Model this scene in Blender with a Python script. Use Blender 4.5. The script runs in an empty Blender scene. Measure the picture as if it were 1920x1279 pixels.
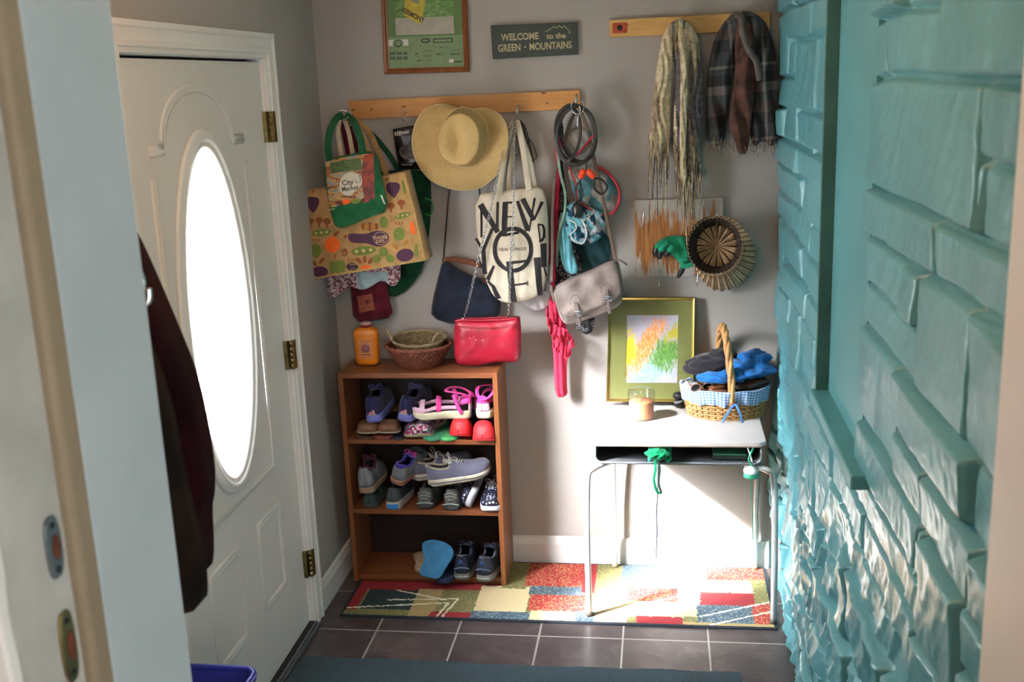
import bpy, bmesh, math, random
import numpy as np
from mathutils import Vector, Matrix, noise as mnoise
from mathutils.geometry import delaunay_2d_cdt
random.seed(7); RNG = np.random.RandomState(5)
SC = bpy.context.scene
COL = SC.collection

# ------------------------------------------------------------------ camera
FPX = 2005.0
def _basis():
    d = np.array([280.0, -499.5, FPX]); d /= np.linalg.norm(d)
    r = -0.0395
    h = np.array([math.cos(r), math.sin(r), 0.0])
    X = h - h.dot(d)*d; X /= np.linalg.norm(X)
    return np.array([X, d, np.cross(X, d)])
RB = _basis()
CAM = np.array([1.291, -4.04, 1.933])
cam_d = bpy.data.cameras.new('camera'); cam = bpy.data.objects.new('camera', cam_d); COL.objects.link(cam)
m = Matrix.Identity(4)
for i in range(3):
    m[i][0] = RB[i, 0]; m[i][1] = -RB[i, 1]; m[i][2] = -RB[i, 2]; m[i][3] = CAM[i]
cam.matrix_world = m
cam_d.sensor_width = 36; cam_d.lens = FPX/1920*36; cam_d.clip_start = 0.05
cam_d.dof.use_dof = True; cam_d.dof.focus_distance = 3.9; cam_d.dof.aperture_fstop = 7.0
SC.camera = cam
def ray(px, py): return RB @ np.array([px-960, py-639.5, FPX])
def P(px, py, y=0.0):
    r = ray(px, py); q = CAM + r*((y-CAM[1])/r[1]); return Vector(q)
def PZ(px, py, z=0.0):
    r = ray(px, py); q = CAM + r*((z-CAM[2])/r[2]); return Vector(q)
def PX(px, py, x=0.0):
    r = ray(px, py); q = CAM + r*((x-CAM[0])/r[0]); return Vector(q)

# ------------------------------------------------------------------ colour management, world, sun, lights
SC.view_settings.view_transform = 'Standard'; SC.view_settings.look = 'None'
SC.view_settings.gamma = 1; SC.view_settings.use_curve_mapping = False
SC.view_settings.exposure = -0.08
SC.cycles.max_bounces = 8; SC.cycles.diffuse_bounces = 5; SC.cycles.transparent_max_bounces = 12
SC.cycles.sample_clamp_indirect = 6.0; SC.cycles.use_denoising = True
SC.cycles.caustics_reflective = False; SC.cycles.caustics_refractive = False
W = bpy.data.worlds.new('World'); SC.world = W; W.use_nodes = True
bg = W.node_tree.nodes['Background']; bg.inputs[0].default_value = (0.86, 0.94, 1.0, 1); bg.inputs[1].default_value = 7.0
def light(name, kind, loc, energy, color, aim=None, size=None, size_y=None, **kw):
    d = bpy.data.lights.new(name, kind); o = bpy.data.objects.new(name, d); COL.objects.link(o)
    o.location = loc; d.energy = energy; d.color = color
    if aim is not None: o.rotation_euler = Vector(aim).to_track_quat('-Z', 'Y').to_euler()
    if size: d.size = size
    if size_y: d.shape = 'RECTANGLE'; d.size_y = size_y
    for k, v in kw.items(): setattr(d, k, v)
    return o
SUN_DIR = Vector((1.33, 0.96, -1.12))
sun = light('sun', 'SUN', (-4, -5, 5), 150.0, (1.0, 0.98, 0.97), aim=SUN_DIR, angle=0.12)
# daylight of the oval door glass, the kitchen window, two ceiling lamps and an added back fill
light('oval_daylight', 'AREA', (-0.08, -1.095, 1.285), 12.0, (0.86, 0.92, 1.0), aim=(1, 0.1, -0.6), size=0.42, size_y=1.0, shape='ELLIPSE', spread=2.6)
light('oval_scattered_sun', 'AREA', (-0.075, -1.095, 1.285), 30.0, (0.93, 0.96, 1.0), aim=SUN_DIR, size=0.42, size_y=1.0, shape='ELLIPSE', spread=0.85)
light('kitchen_window_daylight', 'AREA', (3.38, -4.7, 1.5), 5.0, (0.80, 0.91, 1.0), aim=(-1, 0, 0), size=1.7, size_y=1.3)
light('added_back_window_fill', 'AREA', (2.5, -6.8, 1.6), 30.0, (0.80, 0.90, 1.0), aim=(-.35, 1, -.1), size=1.3, size_y=1.2)  # fill from an added, unseen back window to brighten the front door
light('entry_lamp_bulb', 'POINT', (0.72, -2.30, 2.30), 19.0, (1.0, 0.60, 0.34), shadow_soft_size=0.07)
light('kitchen_lamp_bulb', 'POINT', (1.5, -4.5, 2.2), 11.0, (1.0, 0.70, 0.45), shadow_soft_size=0.1)

# ------------------------------------------------------------------ materials
def lin(c):
    if isinstance(c, str):
        c = c.lstrip('#'); c = tuple(int(c[i:i+2], 16)/255 for i in (0, 2, 4))
    return tuple((v/12.92 if v <= 0.04045 else ((v+0.055)/1.055)**2.4) for v in c[:3]) + (1.0,)
class NT:
    def __init__(s, name):
        s.m = bpy.data.materials.new(name); s.m.use_nodes = True; s.t = s.m.node_tree
        s.b = s.t.nodes['Principled BSDF']; s.out = s.t.nodes['Material Output']
    def n(s, typ, **kw):
        nd = s.t.nodes.new(typ)
        for k, v in kw.items():
            if k.startswith('i_'):
                key = k[2:]; key = int(key) if key.isdigit() else key.replace('_', ' ')
                nd.inputs[key].default_value = v
            else: setattr(nd, k, v)
        return nd
    def l(s, a, b): s.t.links.new(a, b)
    def coord(s, which='Object', scale=(1, 1, 1), rot=(0, 0, 0)):
        tc = s.n('ShaderNodeTexCoord'); mp = s.n('ShaderNodeMapping')
        mp.inputs['Scale'].default_value = scale; mp.inputs['Rotation'].default_value = rot
        s.l(tc.outputs[which], mp.inputs[0]); return mp.outputs[0]
    def noise(s, vec, scale, detail=4, rough=0.55, dist=0.0):
        t = s.n('ShaderNodeTexNoise'); t.inputs['Scale'].default_value = scale; t.inputs['Detail'].default_value = detail
        t.inputs['Roughness'].default_value = rough; t.inputs['Distortion'].default_value = dist
        s.l(vec, t.inputs['Vector']); return t
    def ramp(s, fac, stops, interp='LINEAR'):
        r = s.n('ShaderNodeValToRGB'); r.color_ramp.interpolation = interp
        el = r.color_ramp.elements
        while len(el) < len(stops): el.new(0.5)
        for e, (p, c) in zip(el, stops): e.position = p; e.color = lin(c)
        s.l(fac, r.inputs[0]); return r.outputs[0]
    def mix(s, fac, a, b, blend='MIX'):
        x = s.n('ShaderNodeMix', data_type='RGBA', blend_type=blend)
        for sock, v in ((x.inputs[0], fac), (x.inputs[6], a), (x.inputs[7], b)):
            if hasattr(v, 'is_output'): s.l(v, sock)
            elif isinstance(v, (int, float)): sock.default_value = v
            else: sock.default_value = lin(v)
        return x.outputs[2]
    def bump(s, h, strength=0.3, dist=0.002):
        b = s.n('ShaderNodeBump'); b.inputs['Strength'].default_value = strength; b.inputs['Distance'].default_value = dist
        s.l(h, b.inputs['Height']); s.l(b.outputs[0], s.b.inputs['Normal'])
    def base(s, c):
        if hasattr(c, 'is_output'): s.l(c, s.b.inputs['Base Color'])
        else: s.b.inputs['Base Color'].default_value = lin(c)
    def set(s, **kw):
        for k, v in kw.items(): s.b.inputs[k.replace('_', ' ')].default_value = v
def shade(c, f):
    c = c.lstrip('#'); return '#' + ''.join('%02x' % max(0, min(255, int(int(c[i:i+2], 16)*f))) for i in (0, 2, 4))
def plain(name, c, rough=0.6, var=0.10, scale=30, bump=0.2, metal=0.0, bscale=None, bdist=0.001, **kw):
    t = NT(name); v = t.coord()
    n = t.noise(v, scale, 4)
    t.base(t.ramp(n.outputs[0], [(0.3, shade(c, 1-var)), (0.7, shade(c, 1+var))]))
    t.set(Roughness=rough, Metallic=metal, **kw)
    if bump:
        n2 = t.noise(v, bscale or scale*6, 3); t.bump(n2.outputs[0], bump, bdist)
    return t.m
def fabric(name, c, var=0.12, rough=0.9, weave=900, bump=0.35):
    t = NT(name); v = t.coord(); n = t.noise(v, 25, 5)
    t.base(t.ramp(n.outputs[0], [(0.3, shade(c, 1-var)), (0.7, shade(c, 1+var))]))
    w = t.n('ShaderNodeTexWave', wave_type='BANDS', bands_direction='DIAGONAL'); w.inputs['Scale'].default_value = weave/6; t.l(v, w.inputs[0])
    n2 = t.noise(v, weave/3, 2); t.bump(t.mix(0.5, w.outputs[0], n2.outputs[0]), bump, 0.0008)
    t.set(Roughness=rough); t.b.inputs['Sheen Weight'].default_value = 0.15; t.b.inputs['Specular IOR Level'].default_value = 0.2
    return t.m
def wood(name, c1, c2, axis='X', scale=9, rough=0.45, stretch=14, knots=False):
    t = NT(name); sc = {'X': (1, stretch, stretch), 'Y': (stretch, 1, stretch), 'Z': (stretch, stretch, 1)}[axis]
    v = t.coord(scale=sc); n = t.noise(v, scale/3, 6, 0.6, 0.6); n2 = t.noise(v, scale*2, 4, 0.5, 0.2)
    c = t.mix(0.35, t.ramp(n.outputs[0], [(0.3, c1), (0.7, c2)]), t.ramp(n2.outputs[0], [(0.35, c1), (0.65, c2)]))
    if knots:
        vv = t.coord(scale=(1, 1, 3)); vo = t.n('ShaderNodeTexVoronoi'); vo.inputs['Scale'].default_value = 7; t.l(vv, vo.inputs['Vector'])
        k = t.n('ShaderNodeMath', operation='LESS_THAN'); k.inputs[1].default_value = 0.07; t.l(vo.outputs[0], k.inputs[0])
        c = t.mix(k.outputs[0], c, shade(c1, .6))
    t.base(c); t.set(Roughness=rough); t.bump(n2.outputs[0], 0.15, 0.0006); return t.m
def voro(name, cols, scale=60, rough=0.7, rnd=1.0, bg=None, dots=None):
    t = NT(name); v = t.coord(); vo = t.n('ShaderNodeTexVoronoi'); vo.inputs['Scale'].default_value = scale; vo.inputs['Randomness'].default_value = rnd
    t.l(v, vo.inputs['Vector'])
    if dots:
        k = t.n('ShaderNodeMath', operation='LESS_THAN'); k.inputs[1].default_value = dots; t.l(vo.outputs[0], k.inputs[0])
        t.base(t.mix(k.outputs[0], cols[0], cols[1]))
    else:
        sp = t.n('ShaderNodeSeparateColor'); t.l(vo.outputs[1], sp.inputs[0])
        t.base(t.ramp(sp.outputs[0], [(i/len(cols), c) for i, c in enumerate(cols)], 'CONSTANT'))
    t.set(Roughness=rough); return t.m
M = {}
# walls, floor and trim
def wall_paint(name, c):
    t = NT(name); v = t.coord(); n = t.noise(v, 1.5, 3); n2 = t.noise(v, 220, 3)
    t.base(t.ramp(n.outputs[0], [(0.3, shade(c, .97)), (0.7, shade(c, 1.03))])); t.set(Roughness=0.55); t.bump(n2.outputs[0], 0.15, 0.0006); return t.m
M['wall'] = wall_paint('grey_wall_paint', '#a6a09a')
M['ceiling'] = wall_paint('ceiling_paint', '#e4ddd2')
M['white'] = plain('white_gloss_paint', '#e6e4e0', 0.35, 0.02, 3, 0.08, bscale=60)
M['door'] = plain('door_white_paint', '#dddbd6', 0.38, 0.015, 2, 0.05, bscale=80)
M['jamb'] = plain('worn_blue_grey_jamb_paint', '#aebabe', 0.45, 0.03, 6, 0.2, bscale=25, bdist=.002)
M['tan'] = plain('tan_foam_weatherstrip', '#8c7d66', 0.7, 0.06, 10, 0.1)
M['black'] = plain('black_rubber', '#0c0c0e', 0.6, 0.1, 10, 0.1)
M['brass'] = plain('aged_brass', '#8c7c55', 0.35, 0.15, 40, 0.1, metal=1.0)
M['chrome'] = plain('chrome', '#d8d8da', 0.15, 0.03, 10, 0.0, metal=1.0)
M['rust'] = plain('rusty_brown_hole', '#5a2d1c', 0.9, 0.2, 40, 0.3)
M['steel'] = plain('dull_steel', '#7d8388', 0.4, 0.12, 30, 0.1, metal=0.9)
def stone_mat():
    t = NT('turquoise_painted_stone'); v = t.coord(); n = t.noise(v, 3, 5); n2 = t.noise(v, 40, 5, 0.6, 0.3); n3 = t.noise(v, 170, 3)
    t.base(t.ramp(n.outputs[0], [(0.3, '#5896a0'), (0.7, '#69aab3')])); t.set(Roughness=0.36)
    t.b.inputs['Coat Weight'].default_value = 0.25; t.b.inputs['Coat Roughness'].default_value = 0.22
    t.bump(t.mix(0.3, n2.outputs[0], n3.outputs[0]), 0.45, 0.004); return t.m
M['stone'] = stone_mat()
M['teal_trim'] = plain('turquoise_trim_paint', '#5e9da4', 0.35, 0.04, 8, 0.1)
M['teal_dark'] = plain('dark_green_trim_paint', '#3f6a63', 0.4, 0.08, 8, 0.1)
def tile_mat():
    t = NT('slate_look_floor_tile'); tc = t.n('ShaderNodeTexCoord'); mp = t.n('ShaderNodeMapping')
    mp.inputs['Location'].default_value = (-0.549, 0.602, 0); t.l(tc.outputs['Object'], mp.inputs[0])
    b = t.n('ShaderNodeTexBrick', offset=0.0, squash=1.0)
    b.inputs['Scale'].default_value = 1.0; b.inputs['Brick Width'].default_value = 0.2985; b.inputs['Row Height'].default_value = 0.2985
    b.inputs['Mortar Size'].default_value = 0.0035; b.inputs['Mortar Smooth'].default_value = 0.1; b.inputs['Bias'].default_value = 0
    b.inputs['Color1'].default_value = lin('#5e5556'); b.inputs['Color2'].default_value = lin('#6d6361'); b.inputs['Mortar'].default_value = lin('#a39d98')
    t.l(mp.outputs[0], b.inputs[0]); n = t.noise(tc.outputs['Object'], 9, 8, 0.62, 0.8)
    c = t.mix(0.75, b.outputs[0], t.ramp(n.outputs[0], [(0.28, '#5f5656'), (0.5, '#a09896'), (0.72, '#f2e8e2')]), 'MULTIPLY')
    t.base(t.mix(b.outputs[1], c, '#9b9590')); t.set(Roughness=0.33)
    inv = t.n('ShaderNodeMath', operation='SUBTRACT'); inv.inputs[0].default_value = 1; t.l(b.outputs[1], inv.inputs[1])
    t.bump(inv.outputs[0], 0.5, 0.002); return t.m
M['tile'] = tile_mat()
M['kitchen_floor'] = wood('kitchen_floor_boards', '#8c6a46', '#a98457', 'Y', 8)
def glass_oval():
    t = NT('patterned_door_glass'); v = t.coord(); n = t.noise(v, 9, 3, 0.5, 1.5)
    w = t.n('ShaderNodeTexWave', wave_type='BANDS', bands_direction='Z'); w.inputs['Scale'].default_value = 5; w.inputs['Distortion'].default_value = 7; w.inputs['Detail'].default_value = 2
    t.l(v, w.inputs[0])
    tr = t.n('ShaderNodeBsdfTransparent'); tl = t.n('ShaderNodeBsdfTranslucent'); gl = t.n('ShaderNodeBsdfGlossy'); gl.inputs[1].default_value = 0.05
    r = t.n('ShaderNodeValToRGB'); r.color_ramp.elements[0].position = 0.55; r.color_ramp.elements[1].position = 0.8
    r.color_ramp.elements[0].color = (0.05,)*3+(1,); r.color_ramp.elements[1].color = (0.6,)*3+(1,)
    t.l(w.outputs[0], r.inputs[0])
    mx = t.n('ShaderNodeMixShader'); t.l(r.outputs[0], mx.inputs[0]); t.l(tr.outputs[0], mx.inputs[1]); t.l(tl.outputs[0], mx.inputs[2])
    m2 = t.n('ShaderNodeMixShader'); m2.inputs[0].default_value = 0.05; t.l(mx.outputs[0], m2.inputs[1]); t.l(gl.outputs[0], m2.inputs[2])
    t.l(m2.outputs[0], t.out.inputs[0]); return t.m
M['door_glass'] = glass_oval()
def clear(name, tint=(1, 1, 1, 1), gloss=0.08):
    t = NT(name); tr = t.n('ShaderNodeBsdfTransparent'); tr.inputs[0].default_value = tint
    gl = t.n('ShaderNodeBsdfGlossy'); gl.inputs[1].default_value = 0.03
    lw = t.n('ShaderNodeLayerWeight'); lw.inputs[0].default_value = 0.25
    pw = t.n('ShaderNodeMath', operation='POWER'); pw.inputs[1].default_value = 3.5; t.l(lw.outputs[1], pw.inputs[0]); ml = t.n('ShaderNodeMath', operation='MULTIPLY_ADD'); ml.inputs[1].default_value = .45; ml.inputs[2].default_value = .04; t.l(pw.outputs[0], ml.inputs[0]); lw.inputs[0].default_value = .5
    mx = t.n('ShaderNodeMixShader'); t.l(ml.outputs[0], mx.inputs[0]); t.l(tr.outputs[0], mx.inputs[1]); t.l(gl.outputs[0], mx.inputs[2])
    t.l(mx.outputs[0], t.out.inputs[0]); return t.m
M['glass'] = clear('clear_glass', (0.96, 0.97, 0.97, 1))

# ------------------------------------------------------------------ mesh helpers
def resamp(pts, n, closed=False):
    p = np.array([list(q) for q in pts], float)
    if closed: p = np.vstack([p, p[:1]])
    s = np.r_[0, np.cumsum(np.linalg.norm(np.diff(p, axis=0), axis=1))]
    u = np.linspace(0, s[-1], n, endpoint=not closed)
    return np.stack([np.interp(u, s, p[:, k]) for k in range(p.shape[1])], 1)
def smooth_path(pts, n=40, closed=False):
    """Catmull-Rom through 3-D points"""
    p = [Vector(q) for q in pts]; L = len(p); out = []
    segs = L if closed else L-1
    k = max(2, n//segs)
    for i in range(segs):
        g = (lambda j: p[j % L]) if closed else (lambda j: p[max(0, min(L-1, j))])
        a, b, c, d = g(i-1), g(i), g(i+1), g(i+2)
        for j in range(k):
            t = j/k
            out.append(0.5*((2*b)+(c-a)*t+(2*a-5*b+4*c-d)*t*t+(3*b-a-3*c+d)*t**3))
    if not closed: out.append(p[-1])
    return out
class MB:
    def __init__(s): s.v = []; s.f = []; s.mi = []; s.mats = []; s.sm = []; s.uv = []
    def mid(s, m):
        if isinstance(m, str): m = M[m]
        if m not in s.mats: s.mats.append(m)
        return s.mats.index(m)
    def add(s, vs, fs, mat, smooth=True, uvs=None):
        b = len(s.v); s.v.extend([tuple(v) for v in vs]); k = s.mid(mat) if not isinstance(mat, list) else None
        s.uv.extend(uvs if uvs is not None else [(0, 0)]*len(vs))
        for i, f in enumerate(fs):
            s.f.append(tuple(b+j for j in f)); s.mi.append(k if k is not None else s.mid(mat[i])); s.sm.append(smooth)
        return s
    def box(s, x0, x1, y0, y1, z0, z1, mat, T=None):
        vs = [Vector((x, y, z)) for x in (x0, x1) for y in (y0, y1) for z in (z0, z1)]
        if T: vs = [T @ v for v in vs]
        return s.add(vs, [(0, 1, 3, 2), (4, 6, 7, 5), (0, 4, 5, 1), (2, 3, 7, 6), (0, 2, 6, 4), (1, 5, 7, 3)], mat, False)
    def sweep(s, pts, sec, mat, closed=False, side=None, taper=None):
        """sec: list of (a,b) offsets; side: fixed axis b; frame transported otherwise"""
        pts = [Vector(p) for p in pts]; n = len(pts); m = len(sec); vs = []; fs = []
        prev = None
        for i, p in enumerate(pts):
            if closed: t = pts[(i+1) % n]-pts[i-1]
            else: t = pts[min(n-1, i+1)]-pts[max(0, i-1)]
            if t.length < 1e-9: t = Vector((0, 0, 1))
            t.normalize()
            if side is not None:
                b = Vector(side); a = t.cross(b)
                if a.length < 1e-4: a = prev or Vector((1, 0, 0))
                a.normalize(); b = a.cross(t).normalized() if abs(t.dot(Vector(side))) > 1e-3 else b
                if b.dot(Vector(side)) < 0: b = -b
            else:
                if prev is None: prev = t.orthogonal()
                a = (prev - t*prev.dot(t))
                if a.length < 1e-6: a = t.orthogonal()
                a.normalize(); b = t.cross(a)
            prev = a
            k = taper(i/(n-1)) if taper else 1.0
            for (u, w) in sec: vs.append(p+a*u*k+b*w*k)
        for i in range(n if closed else n-1):
            for j in range(m):
                fs.append((i*m+j, i*m+(j+1) % m, ((i+1) % n)*m+(j+1) % m, ((i+1) % n)*m+j))
        if not closed: fs.append(tuple(range(m))[::-1]); fs.append(tuple((n-1)*m+j for j in range(m)))
        return s.add(vs, fs, mat)
    def tube(s, pts, r, mat, n=8, closed=False, taper=None):
        return s.sweep(pts, [(r*math.cos(a*2*math.pi/n), r*math.sin(a*2*math.pi/n)) for a in range(n)], mat, closed, None, taper)
    def ribbon(s, pts, w, th, mat, side=(0, -1, 0), closed=False, taper=None):
        return s.sweep(pts, [(-w/2, -th/2), (-w/2, th/2), (-w/4, th*.7), (w/4, th*.7), (w/2, th/2), (w/2, -th/2)], mat, closed, side, taper)
    def lathe(s, prof, c, mat, n=32, T=None, sx=1, sy=1, caps=True):
        vs = []; fs = []; k = len(prof)
        for i in range(n):
            a = 2*math.pi*i/n
            for (r, z) in prof:
                v = Vector((r*math.cos(a)*sx, r*math.sin(a)*sy, z))
                if T: v = T @ v
                vs.append(v+Vector(c))
        for i in range(n):
            for j in range(k-1):
                fs.append((i*k+j, ((i+1) % n)*k+j, ((i+1) % n)*k+j+1, i*k+j+1))
        return s.add(vs, fs, mat)
    def grid(s, fn, nu, nv, mat, keep=None, matfn=None, flip=False, cu=False):
        vs = [fn(i/(nu-1 if not cu else nu), j/(nv-1)) for i in range(nu) for j in range(nv)]; fs = []; ms = []
        for i in range(nu if cu else nu-1):
            for j in range(nv-1):
                uc, vc = (i+.5)/(nu-1), (j+.5)/(nv-1)
                if keep and not keep(uc, vc): continue
                i2 = (i+1) % nu
                f = (i*nv+j, i2*nv+j, i2*nv+j+1, i*nv+j+1)
                fs.append(f[::-1] if flip else f); ms.append(matfn(uc, vc) if matfn else mat)
        uvs = [(i/(nu-1), j/(nv-1)) for i in range(nu) for j in range(nv)]
        return s.add(vs, fs, ms, True, uvs)
    def prism(s, poly, T3, d, mat, smooth=False):
        """poly 2-D outline, T3(x,y,h)->3-D, extruded h 0..d"""
        n = len(poly); vs = [T3(a, b, 0) for a, b in poly]+[T3(a, b, d) for a, b in poly]
        fs = [tuple(range(n))[::-1], tuple(range(n, 2*n))]+[(i, (i+1) % n, n+(i+1) % n, n+i) for i in range(n)]
        return s.add(vs, fs, mat, smooth)
    def build(s, name, parent=None, bevel=0, solid=0, sub=0, loc=None, rot=None, kind=None):
        me = bpy.data.meshes.new(name); me.from_pydata(s.v, [], s.f)
        for mt in s.mats: me.materials.append(mt)
        me.polygons.foreach_set('material_index', s.mi); me.polygons.foreach_set('use_smooth', s.sm)
        uvl = me.uv_layers.new(name='UVMap'); li = np.zeros(len(me.loops), int); me.loops.foreach_get('vertex_index', li)
        uvl.data.foreach_set('uv', np.array(s.uv, float)[li].ravel())
        bm = bmesh.new(); bm.from_mesh(me); bmesh.ops.recalc_face_normals(bm, faces=bm.faces); bm.to_mesh(me); bm.free()
        o = bpy.data.objects.new(name, me); COL.objects.link(o)
        if parent: o.parent = parent
        if loc: o.location = loc
        if rot: o.rotation_euler = rot
        if solid: md = o.modifiers.new('solid', 'SOLIDIFY'); md.thickness = solid; md.offset = 0
        if bevel: md = o.modifiers.new('bevel', 'BEVEL'); md.width = bevel; md.segments = 2; md.limit_method = 'ANGLE'; md.angle_limit = 0.6
        if sub: md = o.modifiers.new('sub', 'SUBSURF'); md.levels = sub; md.render_levels = sub
        if kind: o['kind'] = kind
        return o
def thing(name, label, cat, loc=(0, 0, 0), rot=(0, 0, 0), group=None):
    o = bpy.data.objects.new(name, None); COL.objects.link(o); o.location = loc; o.rotation_euler = rot; o.empty_display_size = .05
    return tag(o, label, cat, group)
def tag(o, label, cat, group=None):
    o['label'] = label; o['category'] = cat
    if group: o['group'] = group
    return o
def structure(o, **kw):
    o['kind'] = 'structure'; return o
def root_at(pt): return Vector(pt)

# height-field cloth piece: outline in (x,z), front bulging toward the room
def seg_dist(pts, poly):
    a = poly; b = np.roll(poly, -1, 0); d = b-a; L = (d**2).sum(1)+1e-12
    w = pts[:, None, :]-a[None]; t = np.clip((w*d[None]).sum(2)/L, 0, 1)
    q = w-t[..., None]*d[None]; return np.sqrt((q**2).sum(2)).min(1)
def inside(pts, poly):
    x, y = pts[:, 0], pts[:, 1]; r = np.zeros(len(pts), bool); n = len(poly); j = n-1
    for i in range(n):
        xi, yi = poly[i]; xj, yj = poly[j]
        c = ((yi > y) != (yj > y)) & (x < (xj-xi)*(y-yi)/(yj-yi+1e-15)+xi); r ^= c; j = i
    return r
def chaikin(p, k=2):
    p = np.array(p, float)
    for _ in range(k):
        q = np.roll(p, -1, 0); p = np.stack([p*.75+q*.25, p*.25+q*.75], 1).reshape(-1, 2)
    return p
class Cloth:
    def __init__(s, outline, y0, bulge=0.02, edge=0.03, th=0.006, folds=(), wr=0.003, wrs=18, smooth=1, seed=0, px=True, tilt=0.0, sag=0.0, fn=None, sp=0.007):
        yf = y0-th*.5-bulge*.6
        pts = [(P(a, b, yf)[0], P(a, b, yf)[2]) for a, b in outline] if px else outline
        s.poly = chaikin(pts, smooth) if smooth else np.array(pts, float)
        s.poly = resamp(s.poly, max(24, int(np.linalg.norm(np.roll(s.poly, -1, 0)-s.poly, axis=1).sum()/sp)), closed=True)
        s.y0 = y0; s.bulge = bulge; s.edge = edge; s.th = th; s.folds = folds; s.wr = wr; s.wrs = wrs; s.seed = seed; s.sp = sp
        s.mn = s.poly.min(0); s.mx = s.poly.max(0); s.tilt = tilt; s.sag = sag; s.fn = fn
    def h(s, q):
        q = np.atleast_2d(q); d = seg_dist(q, s.poly); ins = inside(q, s.poly); d = np.where(ins, d, 0)
        e = 1-np.exp(-d/s.edge*1.6)
        v = (s.mx[1]-q[:, 1])/(s.mx[1]-s.mn[1])
        o = s.bulge*e*(1-s.sag+s.sag*2*v)
        for (ang, wl, amp, ph) in s.folds:
            a = math.radians(ang); t = (q[:, 0]*math.cos(a)+q[:, 1]*math.sin(a))*2*math.pi/wl+ph
            wob = 1.2*np.sin(q[:, 1]*9+ph)+.7*np.sin(q[:, 0]*13+ph*2)
            o = o+amp*np.sin(t+wob)*np.clip(d/0.012, 0.3, 1)
        if s.wr:
            o = o+s.wr*np.array([mnoise.fractal(Vector((a*s.wrs+s.seed*7.3, b*s.wrs, s.seed)), 1.0, 2.0, 3) for a, b in q])*np.clip(d/0.01, .3, 1)
        if s.fn is not None: o = o+s.fn(q, d)
        return o+s.tilt*v
    def y(s, q): return s.y0-s.h(q)-s.th*.5
    def mesh(s, mb, mat, matfn=None):
        n = len(s.poly); sp = s.sp
        gx = np.arange(s.mn[0], s.mx[0], sp); gz = np.arange(s.mn[1], s.mx[1], sp)
        g = np.array([(x+(sp/2 if j % 2 else 0), z) for j, z in enumerate(gz) for x in gx])
        g = g[inside(g, s.poly)]; 
        if len(g): g = g[seg_dist(g, s.poly) > sp*.6]
        allp = np.vstack([s.poly, g]) if len(g) else s.poly
        r = delaunay_2d_cdt([Vector(p) for p in allp], [], [list(range(n))], 1, 1e-7)
        pv = np.array([list(v) for v in r[0]]); tri = [tuple(f) for f in r[2]]
        y = s.y(pv); N = len(pv)
        vs = [(pv[i, 0], y[i], pv[i, 1]) for i in range(N)]+[(pv[i, 0], s.y0+s.th*.5-s.tilt*(s.mx[1]-pv[i, 1])/(s.mx[1]-s.mn[1])*.98, pv[i, 1]) for i in range(N)]
        size = s.mx-s.mn; uv = [((p[0]-s.mn[0])/size[0], (p[1]-s.mn[1])/size[1]) for p in pv]
        fs = list(tri); ms = [(matfn(*(pv[list(f)].mean(0))) if matfn else mat) for f in tri]
        fs += [tuple(N+i for i in f[::-1]) for f in tri]; ms += [mat]*len(tri)
        cnt = {}
        for f in tri:
            for a, b in zip(f, f[1:]+f[:1]): cnt[(a, b)] = 1
        for (a, b) in cnt:
            if (b, a) not in cnt: fs.append((b, a, N+a, N+b)); ms.append(mat)
        mb.add(vs, fs, ms, True, uv+uv); return s
    def decal(s, mb, poly, mat, eps=0.0009, px=True, smooth=0, sp=0.006):
        yf = s.y0-s.th*.5-s.bulge*.6-s.tilt*.5
        if px: poly = [(P(a, b, yf)[0], P(a, b, yf)[2]) for a, b in poly]
        poly = chaikin(poly, smooth) if smooth else np.array(poly, float)
        per = np.linalg.norm(np.roll(poly, -1, 0)-poly, axis=1).sum(); poly = resamp(poly, max(8, int(per/sp)), True) if smooth else densify(poly, sp)
        mn, mx = poly.min(0), poly.max(0)
        g = np.array([(x, z) for x in np.arange(mn[0]+sp/2, mx[0], sp) for z in np.arange(mn[1]+sp/2, mx[1], sp)])
        if len(g): g = g[inside(g, poly)]
        if len(g): g = g[seg_dist(g, poly) > sp*.4]
        allp = np.vstack([poly, g]) if len(g) else poly
        r = delaunay_2d_cdt([Vector(p) for p in allp], [], [list(range(len(poly)))], 1, 1e-8)
        if not r[2]: return s
        pv = np.array([list(v) for v in r[0]]); y = s.y(pv)-eps
        mb.add([(a, yy, b) for (a, b), yy in zip(pv, y)], [tuple(f) for f in r[2]], mat); return s
    def text(s, mb, txt, x, z, size, mat, rot=0, eps=0.0012, sx=1.0, align='CENTER', bold=0.0):
        V, F = text_mesh(txt, size, align, bold); c, n = math.cos(rot), math.sin(rot)
        q = np.array([(x+a*sx*c-b*n, z+a*sx*n+b*c) for a, b in V]); y = s.y(q)-eps
        mb.add([(a, yy, b) for (a, b), yy in zip(q, y)], F, mat, False); return s
def densify(poly, sp):
    out = []
    for a, b in zip(poly, np.roll(poly, -1, 0)):
        k = max(1, int(np.linalg.norm(b-a)/sp)); out += [a+(b-a)*i/k for i in range(k)]
    return np.array(out)
def text_mesh(txt, size, align='CENTER', bold=0.0):
    c = bpy.data.curves.new('lettering', 'FONT'); c.body = txt; c.size = size; c.align_x = align; c.align_y = 'CENTER'; c.offset = bold; c.resolution_u = 3
    o = bpy.data.objects.new('lettering', c); COL.objects.link(o)
    dg = bpy.context.evaluated_depsgraph_get(); me = bpy.data.meshes.new_from_object(o.evaluated_get(dg))
    V = [(v.co.x, v.co.y) for v in me.vertices]; F = [tuple(p.vertices) for p in me.polygons]
    bpy.data.objects.remove(o); bpy.data.curves.remove(c); bpy.data.meshes.remove(me); return V, F
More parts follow.
